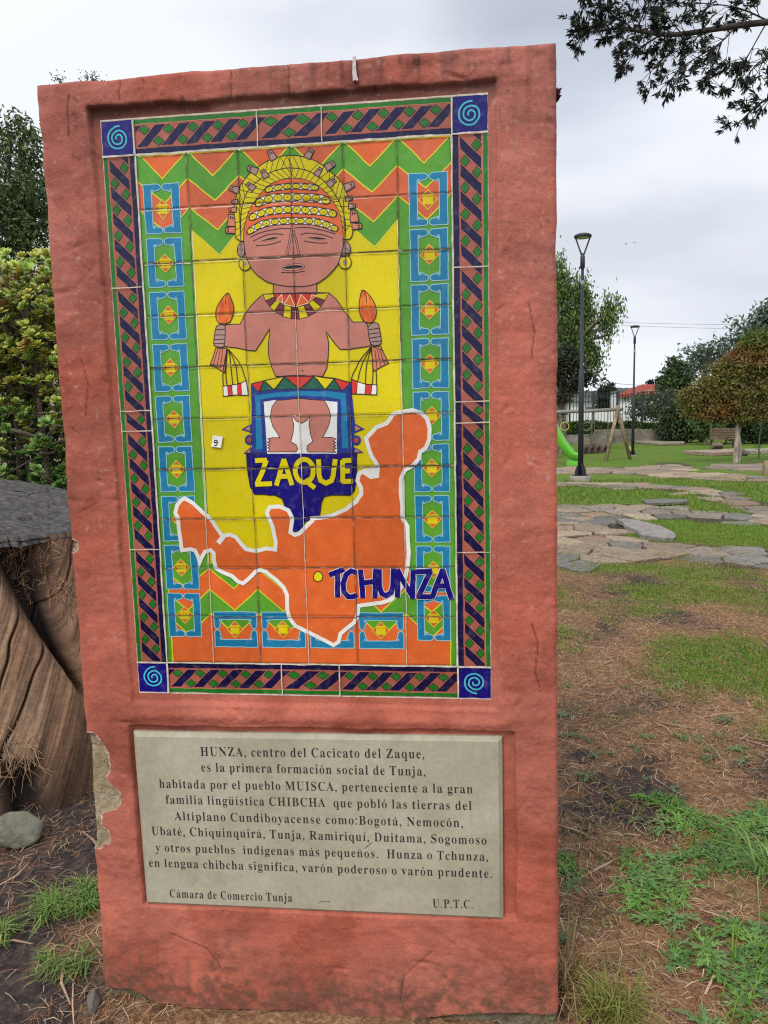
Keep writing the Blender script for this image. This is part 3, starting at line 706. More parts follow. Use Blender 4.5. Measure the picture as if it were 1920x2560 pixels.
inn = smooth_poly(cG([(395, 870), (410, 740), (450, 630), (520, 520), (610, 420), (720, 360), (840, 345), (960, 362), (1080, 420), (1180, 520), (1250, 640), (1280, 740), (1296, 860)]), False, 2)
out_ = smooth_poly(cG([(318, 880), (312, 760), (314, 620), (335, 480), (400, 360), (500, 262), (620, 186), (720, 150), (820, 138), (920, 150), (1040, 190), (1150, 260), (1250, 350), (1312, 440), (1345, 560), (1372, 700), (1382, 850)]), False, 2)
n_ = 34; a_ = along(midp, n_); b_ = along(inn, n_); c__ = along(out_, n_)
for k in range(1, n_ - 1):
    fg.stroke([a_[k], b_[min(max(k + (1 if k < n_ / 2 else -1), 0), n_ - 1)]], .0014, 'black', 9.6)
for k in range(1, n_ - 1):
    s_ = 1 if (k // 4) % 2 else -1
    fg.stroke([a_[k], c__[min(max(k + s_, 0), n_ - 1)]], .0014, 'black', 9.6)
# face
fg.poly(facep, 'flesh', 10, 'black', LK)
cap = [(430, 862), (520, 800), (620, 765), (730, 755), (840, 765), (1000, 768), (1130, 800), (1235, 842), (1292, 862), (1278, 740), (1248, 640), (1178, 522), (1078, 424), (960, 366), (840, 349), (722, 364), (612, 424), (524, 522), (454, 632), (414, 742), (402, 870)]
fg.poly(cG(cap), 'orange', 10.8)
def beadband(cl, th, nb_):
    P = along(smooth_poly(cG(cl), False, 2), 24); t_ = th * .27728 * TILE / 125 / 2
    nrm = np.gradient(P, axis=0); nrm = np.stack([-nrm[:, 1], nrm[:, 0]], 1); nrm /= np.linalg.norm(nrm, axis=1)[:, None]
    lim = np.minimum(1, np.minimum(np.arange(24) + .6, 24.4 - np.arange(24) - .8) / 1.4)[:, None]
    fg.poly(list(P + nrm * t_ * lim) + list((P - nrm * t_ * lim)[::-1]), 'white', 11.2, 'black', .0019)
    Q = along(P, nb_ * 2 + 1)[1::2]; step = np.linalg.norm(P[-1] - P[0]) / nb_ * .5
    for i in range(nb_):
        j = int(i / max(nb_ - 1, 1) * 23); an = math.atan2(-nrm[j][0], nrm[j][1])
        fg.ell(Q[i], step * .92, t_ * .86, 'yellow', 11.8, 'black', .0017, 14, an); fg.ell(Q[i] + RNG.normal(0, .0006, 2), .0013, .0015, 'black', 12.4, n=8)
beadband([(590, 462), (680, 436), (780, 420), (880, 418), (980, 425), (1075, 442)], 48, 6)
beadband([(500, 585), (580, 545), (680, 525), (780, 518), (900, 520), (1020, 525), (1100, 538), (1178, 562)], 66, 8)
beadband([(445, 712), (540, 668), (640, 642), (740, 632), (850, 630), (980, 636), (1100, 650), (1235, 676)], 62, 10)
beadband([(428, 842), (520, 780), (620, 748), (740, 733), (860, 732), (1000, 734), (1110, 755), (1250, 812)], 54, 11)
for l in ([(455, 880), (560, 830), (700, 805), (825, 802)], [(858, 800), (960, 792), (1100, 812), (1228, 852)], [(485, 912), (580, 866), (680, 847), (752, 858)], [(908, 858), (970, 838), (1090, 850), (1200, 888)],
          [(512, 955), (620, 952), (735, 914)], [(942, 912), (1040, 932), (1148, 930)], [(735, 1198), (860, 1200), (948, 1180)]):
    fg.stroke(smooth_poly(cG(l), False, 1), .0019, 'black', 11.4)
for l in ([(818, 812), (802, 920), (778, 1040)], [(838, 825), (818, 930), (796, 1036)], [(852, 812), (878, 900), (908, 1038)], [(852, 850), (868, 930), (888, 1034)], [(778, 1040), (850, 1043), (908, 1038)]):
    fg.stroke(cG(l), .0016, 'black', 11.4)
    fg.stroke([p + np.array([.0012, 0]) for p in cG(l)], .0010, 'pale_pink', 11.3)
fg.poly(smooth_poly(cG([(520, 922), (600, 892), (690, 874), (720, 886), (650, 906), (570, 918)]), True, 1), 'black', 11.4, 'pale_pink', .0009)
fg.poly(smooth_poly(cG([(945, 886), (1040, 868), (1165, 896), (1090, 905), (1010, 892)]), True, 1), 'black', 11.4, 'pale_pink', .0009)
fg.poly(smooth_poly(cG([(728, 1158), (800, 1122), (900, 1112), (958, 1138), (905, 1170), (800, 1186)]), True, 2), 'pale_pink', 11.2, 'black', .0012)
fg.poly(smooth_poly(cG([(740, 1158), (805, 1133), (900, 1128), (945, 1142), (890, 1158), (800, 1168)]), True, 1), 'black', 11.7)
# ornaments standing out of the wig
for x_, y_, an, s_ in [(652, 140, 62, 1.), (988, 130, 120, 1.), (478, 272, 25, 1.), (1175, 235, 152, 1.), (585, 308, 60, .85), (1072, 292, 125, .85), (463, 420, 40, .9), (1190, 388, 142, .9), (315, 445, 20, .95), (1348, 420, 160, 1.),
                       (320, 560, 5, .6), (300, 632, 0, .75), (1345, 530, 175, .7), (1372, 598, 178, .7), (288, 730, 95, 1.15), (278, 815, 0, .95), (1392, 690, 85, 1.15), (1415, 782, 180, .95)]:
    q = math.radians(an); R = np.array([[math.cos(q), -math.sin(q)], [math.sin(q), math.cos(q)]]); c_ = np.array([x_, y_])
    fg.poly(cG([tuple(c_ + R @ (np.array(p) * s_)) for p in ((-46, -20), (46, -34), (46, 34), (-46, 26))]), 'salmon' if an in (95, 85, 0, 180) else 'grey', 10.2, 'black', LK)
    fg.poly(cG([tuple(c_ + R @ (np.array(p) * s_)) for p in ((-30, -12), (-12, -16), (-12, -2), (-30, -2))]), 'black', 10.9)
    fg.poly(cG([tuple(c_ + R @ (np.array(p) * s_)) for p in ((-34, 4), (-16, 4), (-4, 16), (-30, 16))]), 'black', 10.9)
fg.build('painted_figure', GM, tile_mural)

# border strips -----------------------------------------------------------
def strip(name, o, ax, ay, length, width, fwd, joints):
    """o: corner; ax: unit vector along the strip; ay: unit vector across (from the mural outward)"""
    p = Paint(); o = np.array(o); ax = np.array(ax); ay = np.array(ay)
    W_ = width
    P = lambda s, d: o + ax * s * TILE + ay * d * TILE
    p.poly([P(0, .02), P(length, .02), P(length, W_ - .01), P(0, W_ - .01)], 'terracotta', 0)
    p.poly([P(0, .02), P(length, .02), P(length, .125), P(0, .125)], 'indigo', 1)
    p.poly([P(0, W_ - .10), P(length, W_ - .10), P(length, W_ - .02), P(0, W_ - .02)], 'leaf_green', 1)
    p.stroke([P(0, W_ - .105), P(length, W_ - .105)], .0013, 'salmon', 1.6)
    lo, hi = .15, W_ - .125; per = .49
    edges = [0] + joints + [length]
    for e0, e1 in zip(edges[:-1], edges[1:]):
        n = max(1, round((e1 - e0) / per)); pr = (e1 - e0) / n
        def Q(s, q): return P(min(max(e0 + s * pr, e0 + .008), e1 - .008), lo + (hi - lo) * q)
        for k in range(-2, n + 2):
            b0 = k + .05
            lean = lambda d: .82 * d if fwd else .82 * (1 - d)
            bar = [(b0 + lean(0), 0), (b0 + .48 + lean(0), 0), (b0 + .48 + lean(1), 1), (b0 + lean(1), 1)]
            pts = clip_x(bar, .01, n - .01)                # bars are cut by the tile edge
            if len(pts) >= 3: p.poly([Q(*t) for t in pts], 'indigo', 1, 'salmon', .0009)
            for d_ in (.23, .77):
                u = b0 + lean(d_) - .26; h = .225
                if u < .17 or u > n - .17: continue
                p.poly([Q(u - h, d_), Q(u, d_ - h * .98), Q(u + h, d_), Q(u, d_ + h * .98)], 'leaf_green', 2, 'black', .0012)
    return p.build(name, GM, tile_mural)
def clip_x(poly, a, b):
    for lim, sg in ((a, 1), (b, -1)):
        r = []
        for i in range(len(poly)):
            p, q = poly[i - 1], poly[i]; ip, iq = sg * (p[0] - lim) >= 0, sg * (q[0] - lim) >= 0
            if ip != iq:
                t = (lim - p[0]) / (q[0] - p[0]); r.append((lim, p[1] + t * (q[1] - p[1])))
            if iq: r.append(q)
        poly = r
        if not poly: break
    return poly
BWD = .665
strip('border_strip', tl(0, 0), (1, 0), (0, 1), 6.0, BWD, True, [2.40, 3.62])
strip('border_strip', tl(0, 10), (1, 0), (0, -1), 6.0, BWD, False, [2.42, 3.62])
strip('border_strip', tl(0, 0), (0, -1), (-1, 0), 10.0, BWD, False, [2.43, 4.82, 5.22, 7.62])
strip('border_strip', tl(6, 0), (0, -1), (1, 0), 10.0, BWD, True, [2.34, 4.80, 5.20, 7.70])
# corner tiles with a spiral ---------------------------------------------------
for cx_, cy_, st in ((-.335, -.335, 150), (6.335, -.335, 150), (-.335, 10.335, 150), (6.335, 10.335, 160)):
    p = Paint(); h = .318
    p.poly([tl(cx_ - h, cy_ - h), tl(cx_ + h, cy_ - h), tl(cx_ + h, cy_ + h), tl(cx_ - h, cy_ + h)], 'navy', 1)
    sp_ = []
    br = cx_ > 6 and cy_ > 10
    for k in range(90):
        t = k / 89; q = math.radians(st + (1000 - st) * t) * (1 if not br else -1); r = .035 + .19 * t
        sp_.append(tl(cx_ + .01 + r * math.cos(q), cy_ + r * math.sin(q)))
    p.stroke(sp_, .0036, 'teal', 2)
    p.build('corner_tile', GM, tile_mural)
# grout over the joints -----------------------------------------------------------
g = MB()
def gline(a, b, w, m, y=-.0056):
    n = max(2, int(np.linalg.norm(np.subtract(b, a)) / .012)); P = [np.array(a) + (np.array(b) - np.array(a)) * i / n for i in range(n + 1)]
    t = (np.array(b) - np.array(a)); t = t / np.linalg.norm(t); nn = np.array([-t[1], t[0]]); vs_ = []
    sd = random.random() * 90
    for i, p in enumerate(P):
        o = .0009 * float(vnoise(p[0] * 30 + sd, p[1] * 30)); ww = w * (1 + .35 * float(vnoise(p[0] * 60 + sd, p[1] * 60 + 5)))
        vs_ += [(p[0] + nn[0] * (o + ww / 2), y, p[1] + nn[1] * (o + ww / 2)), (p[0] + nn[0] * (o - ww / 2), y, p[1] + nn[1] * (o - ww / 2))]
    g.add(vs_, [(2 * i, 2 * i + 1, 2 * i + 3, 2 * i + 2) for i in range(n)], m)
for r in range(1, 10):
    for c in range(6):
        o = random.uniform(-.012, .012)
        gline(tl(c, r + o), tl(c + 1, r + o), .0030 if r in (2, 4, 6) else .0019, 1)  # some rows wider: shade of uneven tile edges put into the dark joint
for c in range(1, 6):
    for r in range(10):
        o = random.uniform(-.010, .010)
        gline(tl(c + o, r), tl(c + o, r + 1), .0016, (1 if (c in (2, 4) or r < 4) and not (c == 3 and r > 2) else 0), -.00565)
for a, b in ((tl(0, 0), tl(6, 0)), (tl(0, 10), tl(6, 10)), (tl(0, 0), tl(0, 10)), (tl(6, 0), tl(6, 10))): gline(a, b, .0040, 0, -.0057)
for x_ in (-.008, 6.008):
    for s_ in (-.66, 10.008):
        gline(tl(x_, s_), tl(x_, s_ + .65), .0038, 0, -.00575)
for y_ in (-.008, 10.008):
    gline(tl(-.66, y_), tl(0, y_), .0038, 0, -.00575); gline(tl(6, y_), tl(6.66, y_), .0038, 0, -.00575)
for x_ in (2.40, 3.62): gline(tl(x_, -.65), tl(x_, -.02), .0022, 0, -.00575)
for x_ in (2.42, 3.62): gline(tl(x_, 10.02), tl(x_, 10.65), .0026, 0, -.00575)
for y_ in (2.43, 4.82, 5.22, 7.62): gline(tl(-.65, y_), tl(-.02, y_), .0022, 0, -.00575)
for y_ in (2.34, 4.80, 5.20, 7.70): gline(tl(6.02, y_), tl(6.65, y_), .0020, 0, -.00575)
g.build('grout_joints', [M_grout, M_grout_dark], tile_mural)
# numbered sticker ---------------------------------------------------------------
M_paper = mat('sticker_paper', (.66, .66, .60), rough=.6, noise=(40, .08))
M_ink = mat('black_ink', (.012, .012, .012), rough=.6)
sk = MB(); S = cH([(115, 1288), (195, 1300), (180, 1392), (99, 1380)]); Yk = -.0068
sk.add([(p[0], Yk, p[1]) for p in S] + [(p[0], Yk + .003, p[1]) for p in S], [(0, 1, 2, 3), (0, 4, 5, 1), (1, 5, 6, 2), (2, 6, 7, 3), (3, 7, 4, 0)])
sticker = sk.build('number_sticker', M_paper, tile_mural)
class Ink(Paint): pass
ik = Ink()
ik.stroke(cH([(152, 1342), (132, 1352), (126, 1340), (132, 1328), (148, 1328), (154, 1342), (152, 1360), (142, 1374), (128, 1370)]), .0026, 'black', 25)
ik.stroke(cH([(124, 1304), (126, 1312)]), .0012, 'black', 25)
ik.build('printed_number', GM, tile_mural)

# ------------------------------------------------------------------ stone plaque with engraved text
M_stone = mat('plaque_stone', (.34, .32, .245), rough=.75, spec=.25, ramp=(5, [(.3, (.285, .265, .19)), (.5, (.335, .312, .225)), (.7, (.375, .355, .27))], 1.2), noise=(70, .10), bump=[(90, .15, .002), (400, .25, .001)])
YP = -.0115
pc = [px(330, 1832, YP), px(1256, 1845, YP), px(1259, 2303, YP), px(364, 2263, YP)]
ctr = sum(pc) / 4
pq = MB()
def ring_at(k_, y): 
    return [(ctr[0] + (p[0] - ctr[0]) * (1 - k_ / abs(p[0] - ctr[0])), y, ctr[1] + (p[1] - ctr[1]) * (1 - k_ / abs(p[1] - ctr[1]))) for p in pc]
r0, r1, r2, r3 = ring_at(-.001, .016), ring_at(0, YP + .009), ring_at(.0105, YP), ring_at(.011, YP)
vs_ = r0 + r1 + r2
fs = []
for a in (0, 4):
    for k in range(4): fs.append((a + k, a + (k + 1) % 4, a + 4 + (k + 1) % 4, a + 4 + k))
pq.add(vs_, fs)
